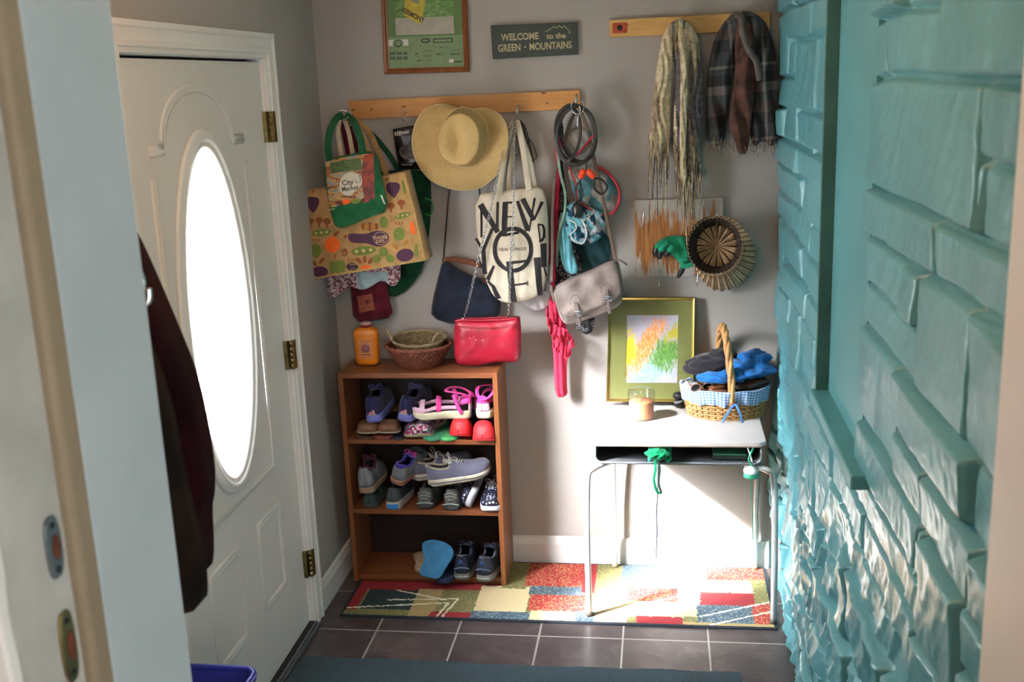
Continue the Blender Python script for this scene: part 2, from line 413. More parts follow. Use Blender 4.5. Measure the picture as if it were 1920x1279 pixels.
def flat_text(mb, txt, fn, size, mat, align='CENTER', bold=0.0, sx=1.0):
    V, F = text_mesh(txt, size, align, bold); mb.add([fn(a*sx, b) for a, b in V], F, mat, False)
def stroke(pts, w):
    """2-D stroke outline with a constant or per-end width"""
    p = [Vector((*q, 0)) for q in pts]; L = []; R = []
    for i, q in enumerate(p):
        t = (p[min(len(p)-1, i+1)]-p[max(0, i-1)]).normalized(); n = Vector((-t.y, t.x, 0)); k = w if not isinstance(w, (tuple, list)) else w[0]+(w[1]-w[0])*i/(len(p)-1)
        L.append((q+n*k/2)[:2]); R.append((q-n*k/2)[:2])
    return L+R[::-1]
def ell(cx, cy, rx, ry, n=24, rot=0):
    return [(cx+rx*math.cos(a)*math.cos(rot)-ry*math.sin(a)*math.sin(rot), cy+rx*math.cos(a)*math.sin(rot)+ry*math.sin(a)*math.cos(rot)) for a in [2*math.pi*i/n for i in range(n)]]
def blob(mb, c, r, mat, amp=0.15, fs=3.0, seed=0, n=36, flat=0.0, pw=1.0, crease=0.0, octv=2):
    n = int(n*1.4)
    def fn(u, v):
        th = 2*math.pi*u; ph = math.pi*v
        d = Vector((math.sin(ph)*math.cos(th), math.sin(ph)*math.sin(th), math.cos(ph)))
        k = 1+amp*mnoise.fractal(d*fs*.6+Vector((seed*3.1, seed, 0)), 1.0, 2.0, octv)
        if crease: k += crease*.42*(.35-abs(mnoise.noise(Vector((d.x*fs*1.1, d.y*fs*1.1, d.z*fs*2.2))+Vector((seed, 5, 2))))**.7)
        q = Vector((d.x*r[0], d.y*r[1], d.z*r[2]))*k
        if flat and q.z < -r[2]*flat: q.z = -r[2]*flat
        return Vector(c)+q
    return mb.grid(fn, n, n//2+2, mat, cu=True)

# ------------------------------------------------------------------ the room
KZ = 0.40   # kitchen floor level
structure(MB().box(-0.12, 1.85, -3.2, 0.12, -0.05, 0.0, 'tile').build('floor'))
structure(MB().box(-1.3, 3.6, -6.9, -3.2, KZ-0.05, KZ, 'kitchen_floor').build('floor_kitchen'))
structure(MB().box(0.69, 1.648, -3.2, -2.88, KZ-0.4, KZ, 'kitchen_floor').build('trim_1'))
structure(MB().box(-0.12, 1.85, -3.2, 0.12, 2.42, 2.47, 'ceiling').build('ceiling'))
structure(MB().box(-1.3, 3.6, -6.9, -3.2, 2.8, 2.85, 'ceiling').build('ceiling_kitchen'))
structure(MB().box(-0.12, 1.85, 0.0, 0.12, 0, 2.42, 'wall').build('wall_back'))
DY0, DY1, DZ = -1.552, -0.572, 2.035
b = MB(); b.box(-0.12, 0, DY1, 0, 0, 2.42, 'wall'); b.box(-0.12, 0, -3.2, DY0, 0, 2.42, 'wall'); b.box(-0.12, 0, DY0, DY1, DZ, 2.42, 'wall')
structure(b.build('wall_left'))
b = MB(); b.box(-1.3, 0.655, -3.2, -2.88, 0, 2.8, 'wall'); b.box(1.69, 3.6, -3.2, -2.88, 0, 2.8, 'wall'); b.box(0.655, 1.69, -3.2, -2.88, 2.16, 2.8, 'wall')
structure(b.build('wall_doorway'))
b = MB(); b.box(-1.42, -1.3, -6.9, -2.88, 0, 2.8, 'wall'); structure(b.build('wall_kitchen_left'))
b = MB(); b.box(-1.3, 1.85, -7.0, -6.9, 0, 2.8, 'wall'); b.box(3.15, 3.6, -7.0, -6.9, 0, 2.8, 'wall'); b.box(1.85, 3.15, -7.0, -6.9, 0, 1.0, 'wall'); b.box(1.85, 3.15, -7.0, -6.9, 2.2, 2.8, 'wall'); structure(b.build('wall_kitchen_back'))
b = MB(); b.box(1.85, 1.91, -6.98, -6.9, 1.0, 2.2, 'white'); b.box(3.09, 3.15, -6.98, -6.9, 1.0, 2.2, 'white'); b.box(1.91, 3.09, -6.98, -6.9, 1.0, 1.06, 'white'); b.box(1.91, 3.09, -6.98, -6.9, 2.14, 2.2, 'white'); structure(b.build('added_window_3'))  # unseen window added so daylight reaches the front door
structure(MB().box(1.91, 3.09, -6.96, -6.955, 1.06, 2.14, 'glass').build('added_window_3_pane'))
b = MB(); b.box(3.5, 3.6, -6.9, -5.6, 0, 2.8, 'wall'); b.box(3.5, 3.6, -3.85, -2.88, 0, 2.8, 'wall'); b.box(3.5, 3.6, -5.6, -3.85, 0, 0.85, 'wall'); b.box(3.5, 3.6, -5.6, -3.85, 2.2, 2.8, 'wall')
structure(b.build('wall_kitchen_right'))
b = MB()
for (a0, a1, z0, z1) in ((-5.6, -5.53, .85, 2.2), (-3.92, -3.85, .85, 2.2), (-5.6, -3.85, .85, .92), (-5.6, -3.85, 2.13, 2.2), (-4.75, -4.70, .85, 2.2)): b.box(3.5, 3.58, a0, a1, z0, z1, 'white')
structure(b.build('window_2'))
structure(MB().box(3.55, 3.556, -5.53, -3.92, .92, 2.13, 'glass').build('window_2_pane'))

# doorway jambs (old exterior wall)
XJ = 0.69
b = MB(); b.box(0.655, XJ, -3.055, -2.875, KZ, 2.16, 'jamb'); structure(b.build('trim_2', bevel=.004))
b = MB(); b.box(0.66, XJ+0.004, -3.092, -3.0575, KZ, 2.16, 'tan'); structure(b.build('trim_3', bevel=.006))
o3 = MB(); o3.box(0.655, XJ-0.008, -3.2, -3.092, KZ, 2.16, plain('worn_strike_paint', '#b4b3ac', .5, .06, 14, .3, bscale=30)); jamb_strike = o3.build('trim_4', bevel=.003); structure(jamb_strike)
# worn kitchen side casing with a ragged paint edge
prof = []
zz = np.linspace(KZ, 2.3, 90)
b = MB()
edge = [(0.686+0.004*mnoise.noise(Vector((z*14, 2, 0)))+0.003*mnoise.noise(Vector((z*45, 5, 0))), z) for z in zz]
b.prism([(0.56, KZ), ]+edge+[(0.56, 2.3)], lambda x, z, h: Vector((x, -3.2-h, z)), 0.018, 'white'); structure(b.build('trim_5', bevel=.003))
b = MB(); b.box(1.648, 1.69, -3.2, -2.878, KZ, 2.16, 'white'); structure(b.build('trim_6', bevel=.004))
b = MB(); b.box(0.655, 1.69, -3.2, -2.878, 2.13, 2.16, 'white'); structure(b.build('trim_7', bevel=.003))
b = MB(); b.box(1.64, 1.76, -3.22, -3.2, KZ, 2.3, 'white'); structure(b.build('trim_8', bevel=.003))
for nm, z0, z1, worn in (('strike_plate', 1.462, 1.528, 0), ('strike_plate', 1.345, 1.425, 1)):
    xs = XJ-0.008; yc = -3.118
    zc = (z0+z1)/2; hh = (z1-z0)/2; out = []
    for k in range(28):
        a = 2*math.pi*k/28; r = 1.0
        out.append((yc+0.013*math.copysign(abs(math.cos(a))**.6, math.cos(a)), zc+hh*math.copysign(abs(math.sin(a))**.8, math.sin(a))))
    b = MB(); b.prism(out, lambda y, z, h: Vector((xs+h, y, z)), 0.0035, 'brass' if worn else 'steel')
    sp = b.build('strike_plate', parent=jamb_strike, bevel=.001)
    b = MB(); b.prism(ell(yc+.002, zc, .006, hh*.42, 14), lambda y, z, h: Vector((xs+.0034+h, y, z)), .0012, 'rust'); b.build('latch_hole', parent=sp)
    b = MB()
    for s_ in (-1, 1): b.prism(ell(yc, zc+s_*hh*.72, .0035, .0035, 10), lambda y, z, h: Vector((xs+.0034+h, y, z)), .001, 'black')
    b.build('screw', parent=sp)

# baseboards
def baseboard(name, T, L):
    prof = [(0, 0), (0.014, 0), (0.014, 0.085), (0.010, 0.10), (0.007, 0.113), (0, 0.118)]
    b = MB(); n = len(prof); vs = [T(t, d, z) for t in (0, L) for d, z in prof]
    b.add(vs, [(i, (i+1) % n, n+(i+1) % n, n+i) for i in range(n)]+[tuple(range(n)), tuple(range(n, 2*n))], 'white', False); structure(b.build(name))
baseboard('baseboard_back', lambda t, d, z: Vector((0.0145+t, -d, z)), 1.69)
baseboard('baseboard_left', lambda t, d, z: Vector((d, -0.49+t, z)), 0.49)
baseboard('baseboard_left_near', lambda t, d, z: Vector((d, -2.88+t, z)), 1.245)

# front door
door = thing('door_1', '', '', (0, DY1, 0)); del door['label']; del door['category']; door['kind'] = 'structure'
FX = -0.010; YC, ZC = -1.095, 1.285; RY, RZ = 0.212, 0.500
dy0, dy1, dz0, dz1 = DY0+0.006, DY1-0.006, 0.018, DZ-0.012
off = Vector((0, -DY1, 0))
def ray_rect(a):
    c, s = math.cos(a), math.sin(a); t = 1e9
    if c > 1e-9: t = min(t, (dy1-YC)/c)
    if c < -1e-9: t = min(t, (dy0-YC)/c)
    if s > 1e-9: t = min(t, (dz1-ZC)/s)
    if s < -1e-9: t = min(t, (dz0-ZC)/s)
    return YC+c*t, ZC+s*t
angs = sorted([2*math.pi*i/96 for i in range(96)]+[math.atan2(z-ZC, y-YC) % (2*math.pi) for y in (dy0, dy1) for z in (dz0, dz1)])
n = len(angs); vs = []
for x in (FX, -0.052):
    for a in angs: y, z = ray_rect(a); vs.append((x, y-DY1, z))
    for a in angs:
        # matching ellipse point along the same direction
        c, s = math.cos(a), math.sin(a); t = 1/math.sqrt((c/RY)**2+(s/RZ)**2); vs.append((x, YC+c*t-DY1, ZC+s*t))
fs = []
for i in range(n):
    j = (i+1) % n
    fs += [(i, j, n+j, n+i), (2*n+i, 3*n+i, 3*n+j, 2*n+j), (i, 2*n+i, 2*n+j, j), (n+i, n+j, 3*n+j, 3*n+i)]
b = MB(); b.add(vs, fs, 'door', False); b.build('door_slab', parent=door)
def dpt(y, z, x=FX): return Vector((x, y-DY1, z))
ring = [dpt(YC+(RY+.022)*math.cos(a), ZC+(RZ+.022)*math.sin(a)) for a in [2*math.pi*i/96 for i in range(96)]]
b = MB(); b.sweep(ring, [(-.028, 0), (-.028, .006), (-.020, .012), (-.012, .009), (-.006, .017), (.006, .019), (.014, .012), (.018, .013), (.026, .008), (.028, 0)], 'white', True, side=(1, 0, 0)); b.build('glass_frame', parent=door)
b = MB(); e = ell(0, 0, RY+.004, RZ+.004, 64); b.prism(e, lambda y, z, h: dpt(YC+y, ZC+z, -.034+h), .006, 'door_glass'); b.build('glass_pane', parent=door)
sec = [(-.016, -.001), (-.013, .004), (-.004, .0055), (0, .0015), (.004, .0055), (.013, .004), (.016, -.001)]
def moulding(pts, closed=False, name='panel_moulding'):
    b = MB(); b.sweep([dpt(y, z) for y, z in pts], sec, 'door', closed, side=(1, 0, 0)); return b.build(name, parent=door)
arc = [(-1.415, 1.79), (-1.335, 1.79)]+[(YC-.005+.235*math.cos(a), 1.80+.15*math.sin(a)) for a in [math.pi-math.pi*i/16*1.0 for i in range(17)]]+[(-.855, 1.79), (-.775, 1.79)]
moulding(arc)
moulding([(-.775, 1.72), (-.775, .70), (-1.415, .70), (-1.415, 1.72)])
def rect(y0, y1, z0, z1): return [(y0, z0), (y1, z0), (y1, z1), (y0, z1)]
for (a0, a1) in ((-1.345, -1.135), (-.965, -.775)):
    moulding(densify(np.array(rect(a0, a1, .27, .56)), .05), True)
for z in (0.247, 1.035, 1.815):
    b = MB(); b.box(FX, 0.004, -.020, -.004, z-.05, z+.05, 'brass'); b.box(FX+.004, 0.021, -.003, .022, z-.05, z+.05, 'brass')
    for k in range(5): b.lathe([(0, 0), (.0065, 0), (.0065, .0185), (0, .0185)], (.012, -.004, z-.05+k*.0202), 'brass', 10)
    b.build('hinge', parent=door)
b = MB(); b.box(-.055, .032, dy0-DY1, dy1-DY1, 0, .012, 'steel'); b.box(-.05, .010, dy0-DY1, dy1-DY1, .012, .018, 'black'); b.box(.012, .020, dy0-DY1, dy1-DY1, .012, .019, 'steel'); b.build('threshold', parent=door)
# casing with stepped profile
def casing_run(p0, p1, wdir):
    prof = [(0, 0), (0, .012), (.012, .014), (.016, .019), (.030, .020), (.034, .016), (.058, .018), (.064, .022), (.078, .020), (.080, 0)]
    return prof
b = MB(); prof = casing_run(0, 0, 0); n = len(prof); W_ = .080
paths = []
for d, x in prof:
    paths.append([(x, DY1+d, 0), (x, DY1+d, DZ+d), (x, DY0-d, DZ+d), (x, DY0-d, 0)])
vs = [Vector(paths[k][j])+Vector((0, 0, 0)) for j in range(4) for k in range(n)]
b.add(vs, [(j*n+k, j*n+(k+1) % n, (j+1)*n+(k+1) % n, (j+1)*n+k) for j in range(3) for k in range(n)], 'white', False)
structure(b.build('trim_9'))
b = MB(); b.box(-.12, -.0, DY1-.005, DY1, 0, DZ, 'white'); b.box(-.12, 0, DY0, DY0+.005, 0, DZ, 'white'); b.box(-.12, 0, DY0, DY1, DZ-.004, DZ, 'white'); b.box(-.12, -.052, DY1-.02, DY1-.005, 0, DZ, 'white'); b.box(-.12, -.052, DY0, DY1, DZ-.03, DZ, 'black'); b.box(-.12, -.052, DY0+.005, DY0+.02, 0, DZ, 'white')  # black head strip added to stop daylight leaking over the door
structure(b.build('trim_10'))
# ground outside the door
structure(MB().box(-6, -.12, -8, 4, -.3, -.15, plain('outdoor_paving', '#b9b4aa', 0.9, .1, 3, .2)).build('ground'))

# stone wall (painted, old exterior): courses of rough blocks
rowz = [0, .12, .22, .32, .42, .52, .62, .725, .82, .92, 1.02, 1.115, 1.21, 1.305, 1.415, 1.51, 1.61, 1.705, 1.81, 1.91, 2.02, 2.12, 2.22, 2.32, 2.42]
R_ = len(rowz)-1; NY = 290; cell = 0.0104; occ = -np.ones((R_, NY), int); blocks = []
def ri(z): return int(np.argmin(np.abs(np.array(rowz)-z)))
def put(y0, y1, r0, r1):
    c0, c1 = int(round(-y1/cell)), int(round(-y0/cell)); c0 = max(0, c0); c1 = min(NY, c1)
    if (occ[r0:r1, c0:c1] >= 0).any() or c1 <= c0: return False
    occ[r0:r1, c0:c1] = len(blocks); blocks.append((-c1*cell, -c0*cell, rowz[r0], rowz[r1])); return True
fixed = [(-2.54, -1.80, 1.705, 1.91), (-3.02, -2.56, 1.81, 1.91), (-3.02, -2.56, 1.705, 1.81), (-2.33, -1.90, 1.91, 2.02), (-3.02, -2.33, 1.91, 2.12), (-2.35, -1.80, 1.61, 1.705), (-3.02, -2.35, 1.61, 1.705),
         (-2.15, -1.80, 1.51, 1.61), (-2.27, -2.15, 1.51, 1.61), (-2.56, -2.27, 1.415, 1.61), (-3.02, -2.56, 1.415, 1.61), (-2.27, -1.80, 1.415, 1.51),
         (-2.135, -1.80, 1.21, 1.415), (-2.60, -2.135, 1.305, 1.415), (-3.02, -2.60, 1.305, 1.415), (-2.38, -1.80, 1.02, 1.115), (-1.56, -1.15, .725, .92), (-1.85, -1.56, .82, .92), (-2.36, -1.85, .92, 1.02), (-2.13, -1.70, .62, .82),
         (-.52, -.30, 1.7, 1.91), (-.35, 0, 1.91, 2.12), (-.9, -.38, 1.21, 1.33)]
for y0, y1, z0, z1 in fixed: put(y0, y1, ri(z0), ri(z1))
rr = random.Random(11)
for r in range(R_):
    c = 0
    while c < NY:
        if occ[r, c] >= 0: c += 1; continue
        L = rr.randint(20, 56); e = c
        while e < NY and e-c < L and occ[r, e] < 0: e += 1
        if NY-e < 10:
            while e < NY and occ[r, e] < 0: e += 1
        r1 = r+1
        if r+1 < R_ and rr.random() < .3 and (occ[r+1, c:e] < 0).all(): r1 = r+2
        occ[r:r1, c:e] = len(blocks); blocks.append((-e*cell, -c*cell, rowz[r], rowz[r1])); c = e
ny, nz = 560, 470
YY = np.linspace(-3.0, 0.0, ny); ZZ = np.linspace(0, 2.42, nz); gy, gz = np.meshgrid(YY, ZZ, indexing='ij')
def vnoise(x, y, seed):
    r = np.random.RandomState(seed).rand(257, 257); xi = np.floor(x).astype(int); yi = np.floor(y).astype(int); fx = x-xi; fy = y-yi
    fx = fx*fx*(3-2*fx); fy = fy*fy*(3-2*fy); g = lambda a, b_: r[a % 257, b_ % 257]
    return (g(xi, yi)*(1-fx)+g(xi+1, yi)*fx)*(1-fy)+(g(xi, yi+1)*(1-fx)+g(xi+1, yi+1)*fx)*fy-.5
warp = vnoise(gy*5, gz*5, 3)*.012; warpz = vnoise(gy*4, gz*7, 4)*.014
wy, wz = gy+warp, gz+warpz
ridx = np.clip(np.searchsorted(rowz, wz, side='right')-1, 0, R_-1); cidx = np.clip((-wy/cell).astype(int), 0, NY-1)
bid = occ[ridx, cidx]; B = np.array(blocks)
bp = np.array([[rr.uniform(.010, .032), rr.uniform(-.05, .05), rr.uniform(-.10, .10), rr.uniform(.5, 1.4)] for _ in blocks])
y0, y1, z0, z1 = B[bid].T.reshape(4, nz, ny).transpose(0, 2, 1) if False else [B[bid][..., k] for k in range(4)]
dE = np.minimum(np.minimum(wy-y0, y1-wy), np.minimum(wz-z0, z1-wz)); dE = np.clip(dE, 0, 1)
sx_ = lambda t: np.clip(t, 0, 1)**2*(3-2*np.clip(t, 0, 1))
pr = bp[bid]
rough = pr[..., 3]*(1.15-0.5*gz/2.4)
u1 = gy*.8+gz*.6; u2 = -gy*.6+gz*.8
cleft = -np.abs(vnoise(u1*13, u2*4.5, 9))*.040-np.abs(vnoise(u1*34+9, u2*10, 12))*.014-np.abs(vnoise(u1*80+9, u2*30, 22))*.004+vnoise(gy*5, gz*6, 10)*.026
low = np.clip((1.35-gz)/.8, 0.22, 1.0)
hgt = pr[..., 0]+pr[..., 1]*(wy-(y0+y1)/2)*.5+pr[..., 2]*(wz-(z0+z1)/2)+cleft*rough*low*1.15+vnoise(gy*60, gz*60, 15)*.002
hgt = np.maximum(hgt, -.006)
H = -.006+(hgt+.006)*sx_(dE/.011)
XW = 1.732
# flat recessed panel where a window was covered over
NYa, NYb, NZ0 = -1.79, -1.305, 1.125
nich = (gy > NYa) & (gy < NYb) & (gz > NZ0)
near = (gy <= NYb+.0) & (gy > NYb-.0)
edgeband = (gy >= NYb) & (gy < NYb+.05) & (gz > NZ0-.02)
H = np.where(edgeband, np.maximum(H, .026), H); H = np.where(nich, -.010, H)
H = np.where((gy < -2.88), np.minimum(H, .0), H)
H = np.where((gy > -.004), np.minimum(H, .0), H)
vs = np.stack([XW-H-.01, gy, gz], -1).reshape(-1, 3)
ii = np.arange(ny-1)[:, None]*nz+np.arange(nz-1)[None]; ii = ii.ravel()
fsn = np.stack([ii, ii+1, ii+nz+1, ii+nz], 1)
me = bpy.data.meshes.new('wall_right'); nV = len(vs)
me.from_pydata(vs.tolist()+[(1.85, -3.0, 0), (1.85, 0, 0), (1.85, -3.0, 2.42), (1.85, 0, 2.42)], [], fsn.tolist()+[(nV, nV+1, nV+3, nV+2)])
me.materials.append(M['stone']); me.polygons.foreach_set('use_smooth', [True]*len(me.polygons))
bm = bmesh.new(); bm.from_mesh(me)
bm.free(); wr = bpy.data.objects.new('wall_right', me); COL.objects.link(wr); structure(wr)
# panel boards and sill of the covered window
b = MB(); b.box(1.712, 1.728, NYa, NYb, NZ0, 2.42, 'teal_trim'); structure(b.build('trim_11'))
b = MB(); b.box(1.680, 1.724, NYb-.012, NYb+.002, NZ0, 2.42, 'teal_dark'); structure(b.build('trim_12', bevel=.002))
b = MB(); b.box(1.667, 1.724, -1.93, NYb+.004, NZ0-.028, NZ0+.004, 'teal_trim'); structure(b.build('trim_13', bevel=.004))

# ------------------------------------------------------------------ rug, mat
def rug_mat(name, c, speck=0.0, c2='#ffffff'):
    t = NT(name); v = t.coord(); n = t.noise(v, 500, 2, 0.6); n2 = t.noise(v, 60, 3)
    col = t.ramp(n.outputs[0], [(0.35, shade(c, .8)), (0.65, shade(c, 1.12))])
    if speck:
        n3 = t.noise(v, 160, 2, 0.7); col = t.mix(t.ramp(n3.outputs[0], [(.56, '#000000'), (.62, '#ffffff')]), col, c2)
    t.base(col); t.set(Roughness=0.95); t.bump(n.outputs[0], 0.6, 0.003); return t.m
RM = dict(red=rug_mat('rug_red', '#8e1f26'), redspeck=rug_mat('rug_red_speckled', '#9c2028', 1, '#c9b06a'), teal=rug_mat('rug_dark_teal', '#1f3134'), navy=rug_mat('rug_slate_blue', '#3c5262', 1, '#94a3a0'),
          olive=rug_mat('rug_olive', '#6e6c42', 1, '#a49b63'), tan=rug_mat('rug_tan', '#a58f5f'), cream=rug_mat('rug_cream', '#cdbb90'), line=rug_mat('rug_ivory_line', '#e0d9bf'), edge=rug_mat('rug_navy_binding', '#1b2430'))
RX0, RX1, RY0, RY1 = 0.083, 1.690, -0.510, -0.018
def pr(x0, y0, x1, y1, m_):   # a colour field given by its corner points, turned into floor metres
    q = [PZ(500+.521*a, 1000+.5205*c_, .008) for a, c_ in ((x0, y0), (x1, y0), (x1, y1), (x0, y1))]
    return (min(q[0].x, q[3].x)*.5+max(q[0].x, q[3].x)*.5, (q[1].x+q[2].x)/2, (q[2].y+q[3].y)/2, (q[0].y+q[1].y)/2, m_)
fields = [pr(*a) for a in ((150, 270, 540, 315, 'olive'), (285, 178, 350, 276, 'red'), (300, 150, 560, 204, 'red'), (350, 204, 540, 274, 'teal'), (520, 200, 640, 330, 'tan'), (620, 205, 770, 284, 'olive'),
          (560, 150, 880, 205, 'red'), (580, 283, 730, 330, 'red'), (730, 282, 944, 330, 'navy'), (760, 190, 944, 282, 'cream'), (860, 80, 950, 200, 'olive'), (944, 70, 1150, 192, 'redspeck'), (944, 192, 1145, 222, 'navy'),
          (944, 222, 1145, 280, 'redspeck'), (944, 280, 1110, 345, 'cream'), (1110, 280, 1180, 345, 'navy'), (1145, 60, 1190, 215, 'red'), (1190, 60, 1280, 205, 'olive'), (1180, 205, 1300, 345, 'cream'), (1280, 60, 1480, 198, 'navy'),
          (1300, 198, 1480, 245, 'redspeck'), (1300, 245, 1500, 300, 'cream'), (1330, 300, 1500, 350, 'red'), (1480, 60, 1580, 300, 'cream'), (1580, 60, 1850, 170, 'redspeck'), (1560, 170, 1750, 215, 'cream'), (1560, 215, 1760, 260, 'red'),
          (1550, 260, 1750, 330, 'navy'), (1750, 170, 1850, 255, 'olive'), (1750, 255, 1850, 330, 'redspeck'), (1500, 325, 1850, 360, 'tan'))]
lines = [[(285, 268), (655, 250), (605, 307)], [(440, 240), (690, 236), (625, 307)], [(470, 205), (640, 240)], [(1290, 270), (1490, 225)], [(1300, 300), (1500, 262)], [(1560, 300), (1850, 240)], [(1600, 330), (1850, 275)]]
lines = [[tuple(PZ(500+.521*a, 1000+.5205*c_, .008)[:2]) for a, c_ in l_] for l_ in lines]
def rug_m(x, y):
    if min(x-RX0, RX1-x, y-RY0, RY1-y) < .012: return RM['edge']
    xx = x+.004*mnoise.noise(Vector((x*60, y*60, 0))); yy = y+.004*mnoise.noise(Vector((x*60, y*60, 5)))
    for l_ in lines:
        for (a, b_), (c_, d_) in zip(l_, l_[1:]):
            dx, dy = c_-a, d_-b_; t = max(0, min(1, ((xx-a)*dx+(yy-b_)*dy)/(dx*dx+dy*dy)))
            if math.hypot(xx-a-t*dx, yy-b_-t*dy) < .0045: return RM['line']
    for f_ in reversed(fields):
        if f_[0] <= xx <= f_[1] and f_[2] <= yy <= f_[3]: return RM[f_[4]]
    return RM['olive']
b = MB(); NX_, NY_ = 320, 100
b.grid(lambda u, v: Vector((RX0+(RX1-RX0)*u, RY0+(RY1-RY0)*v, .008+.0012*mnoise.noise(Vector((u*400, v*160, 0)))-.004*(max(0, abs(v-.5)-.49)*100)**2)), NX_, NY_, RM['olive'],
       matfn=lambda u, v: rug_m(RX0+(RX1-RX0)*u, RY0+(RY1-RY0)*v))
b.box(RX0, RX1, RY0, RY1, .0, .006, RM['edge'])
o = b.build('rug'); tag(o, 'patchwork rug in red, olive, cream and slate blue along the back wall', 'rug')
def mat_mat():
    t = NT('ribbed_blue_mat'); v = t.coord(); n = t.noise(v, 260, 3); 
    t.base(t.ramp(n.outputs[0], [(.3, '#1f2c33'), (.7, '#384d56')])); t.set(Roughness=.95); t.bump(n.outputs[0], .7, .004); return t.m
MM = mat_mat(); b = MB()
b.grid(lambda u, v: Vector((.035+1.505*u, -1.75+.935*v+.004*math.sin(u*9)+.003*math.sin(u*40), .009+.0022*(1-abs(((u*1.505/.045) % 1)-.5)*2)**.5+.001*mnoise.noise(Vector((u*300, v*200, 0))))), 420, 90, MM)
b.box(.035, 1.54, -1.75, -.815, 0, .006, MM); o = b.build('floor_mat'); tag(o, 'dark blue ribbed doormat lying on the tiles nearest the camera', 'doormat')

# ------------------------------------------------------------------ bookcase
bc_out = wood('cherry_laminate', '#6b3d22', '#8f5833', 'Z', 6, .35, 10); bc_in = wood('shaded_cherry_laminate', '#6b3a20', '#85502e', 'X', 6, .4, 10); bc_shaded = wood('shaded_laminate_inside', '#1d0f0a', '#2c1911', 'X', 6, .5, 10)  # shade inside the case is put into the shelf and back panel colours
BX0, BX1, BY0, ZT = .062, .678, -.238, .874
t = thing('bookcase', 'cherry laminate bookcase filled with shoes against the back wall', 'bookcase', (BX0, BY0, .010))
o_ = Vector((-BX0, -BY0, -.010))
def sub_box(name, par, x0, x1, y0, y1, z0, z1, mat, org, bevel=.0012, **k):
    b = MB(); b.box(x0-org[0], x1-org[0], y0-org[1], y1-org[1], z0-org[2], z1-org[2], mat); return b.build(name, parent=par, bevel=bevel, **k)
org = (BX0, BY0, .010)
sub_box('side_panel', t, BX0, BX0+.019, BY0, -.020, .010, ZT, bc_out, org); sub_box('side_panel', t, BX1-.019, BX1, BY0, -.020, .010, ZT, bc_out, org)
sub_box('top_panel', t, BX0+.0192, BX1-.0192, BY0+.001, -.020, ZT-.020, ZT-.001, bc_in, org)
SH = (.608, .318, .040)
for z in SH: sub_box('shelf', t, BX0+.0192, BX1-.0192, BY0+.003, -.024, z-.018, z, bc_in, org)
sub_box('kick_panel', t, BX0+.0192, BX1-.0192, BY0+.012, BY0+.026, .010, .0215, bc_in, org)
sub_box('back_panel', t, BX0+.0192, BX1-.0192, -.0235, -.0205, .012, ZT-.021, bc_shaded, org)

# ------------------------------------------------------------------ coat rails
pine = wood('pine', '#b9793f', '#d29a58', 'X', 10, .4, 9, True); pine2 = wood('pale_pine', '#bb8d4d', '#d8ab66', 'X', 10, .4, 9, True)
def hook(par, org, x, z, y=-.021, drop=.035, out=.045, mat='chrome'):
    b = MB(); X = x-org[0]; Y = y-org[1]; Z = z-org[2]
    pts = smooth_path([(X, Y, Z), (X, Y-.012, Z-.004), (X, Y-.020, Z-drop*.7), (X, Y-.026, Z-drop), (X, Y-out+.004, Z-drop*.9), (X, Y-out, Z-drop*.35), (X, Y-out-.002, Z-drop*.15)], 30)
    b.tube(pts, .0022, mat); b.lathe([(0, 0), (.006, 0), (.005, .003), (0, .004)], (0, 0, 0), mat, 12, T=Matrix.Translation((X, Y+.001, Z)) @ Matrix.Rotation(math.pi/2, 4, 'X'))
    return b.build('hook', parent=par)
def rail(name, label, cx0, cx1, z0, z1, zt0, zt1, mat, hooks):
    org = ((cx0+cx1)/2, 0, z0); t = thing(name, label, 'coat rail', org)
    b = MB(); b.add([(x-org[0], y, z-org[2]) for x, za, zb in ((cx0, z0, z1), (cx1, zt0, zt1)) for y in (-.001, -.021) for z in (za, zb)], [(0, 1, 3, 2), (4, 6, 7, 5), (0, 4, 5, 1), (2, 3, 7, 6), (0, 2, 6, 4), (1, 5, 7, 3)], mat, False)
    b.build('board', parent=t, bevel=.002)
    for hx, hz, kw in hooks: hook(t, org, hx, hz, **kw)
    for k in range(3):
        x = cx0+(cx1-cx0)*(.1+.38*k); b = MB(); b.lathe([(0, 0), (.004, 0), (.003, .002), (0, .0025)], (0, 0, 0), 'brass', 12, T=Matrix.Translation((x-org[0], -.0212, (z0+z1)/2-org[2])) @ Matrix.Rotation(math.pi/2, 4, 'X')); b.build('screw', parent=t)
    return t
rl = rail('coat_rail', 'long orange pine peg rail holding the bags and the straw hat', .118, .996, 1.812, 1.882, 1.822, 1.890, pine,
     [(.125, 1.845, {}), (.338, 1.835, {}), (.56, 1.83, {}), (.765, 1.842, {}), (.983, 1.872, {})])
ru = rail('coat_rail', 'short pale pine rail with a red inlay square holding two scarves', 1.107, 1.672, 2.070, 2.131, 2.072, 2.134, pine2,
     [(1.36, 2.12, {'out': .05}), (1.56, 2.12, {'out': .05})])
b = MB(); b.box(1.118-1.3895, 1.170-1.3895, -.0235, -.021, .014, .050, plain('red_inlay', '#a53a1e', .5, .2, 80)); q = b.build('inlay', parent=ru, bevel=.001)
b = MB(); b.prism(ell(1.144-1.3895, .032, .010, .011, 14), lambda x, z, h: Vector((x, -.0235-h, z)), .001, 'black'); b.build('inlay_mark', parent=q)

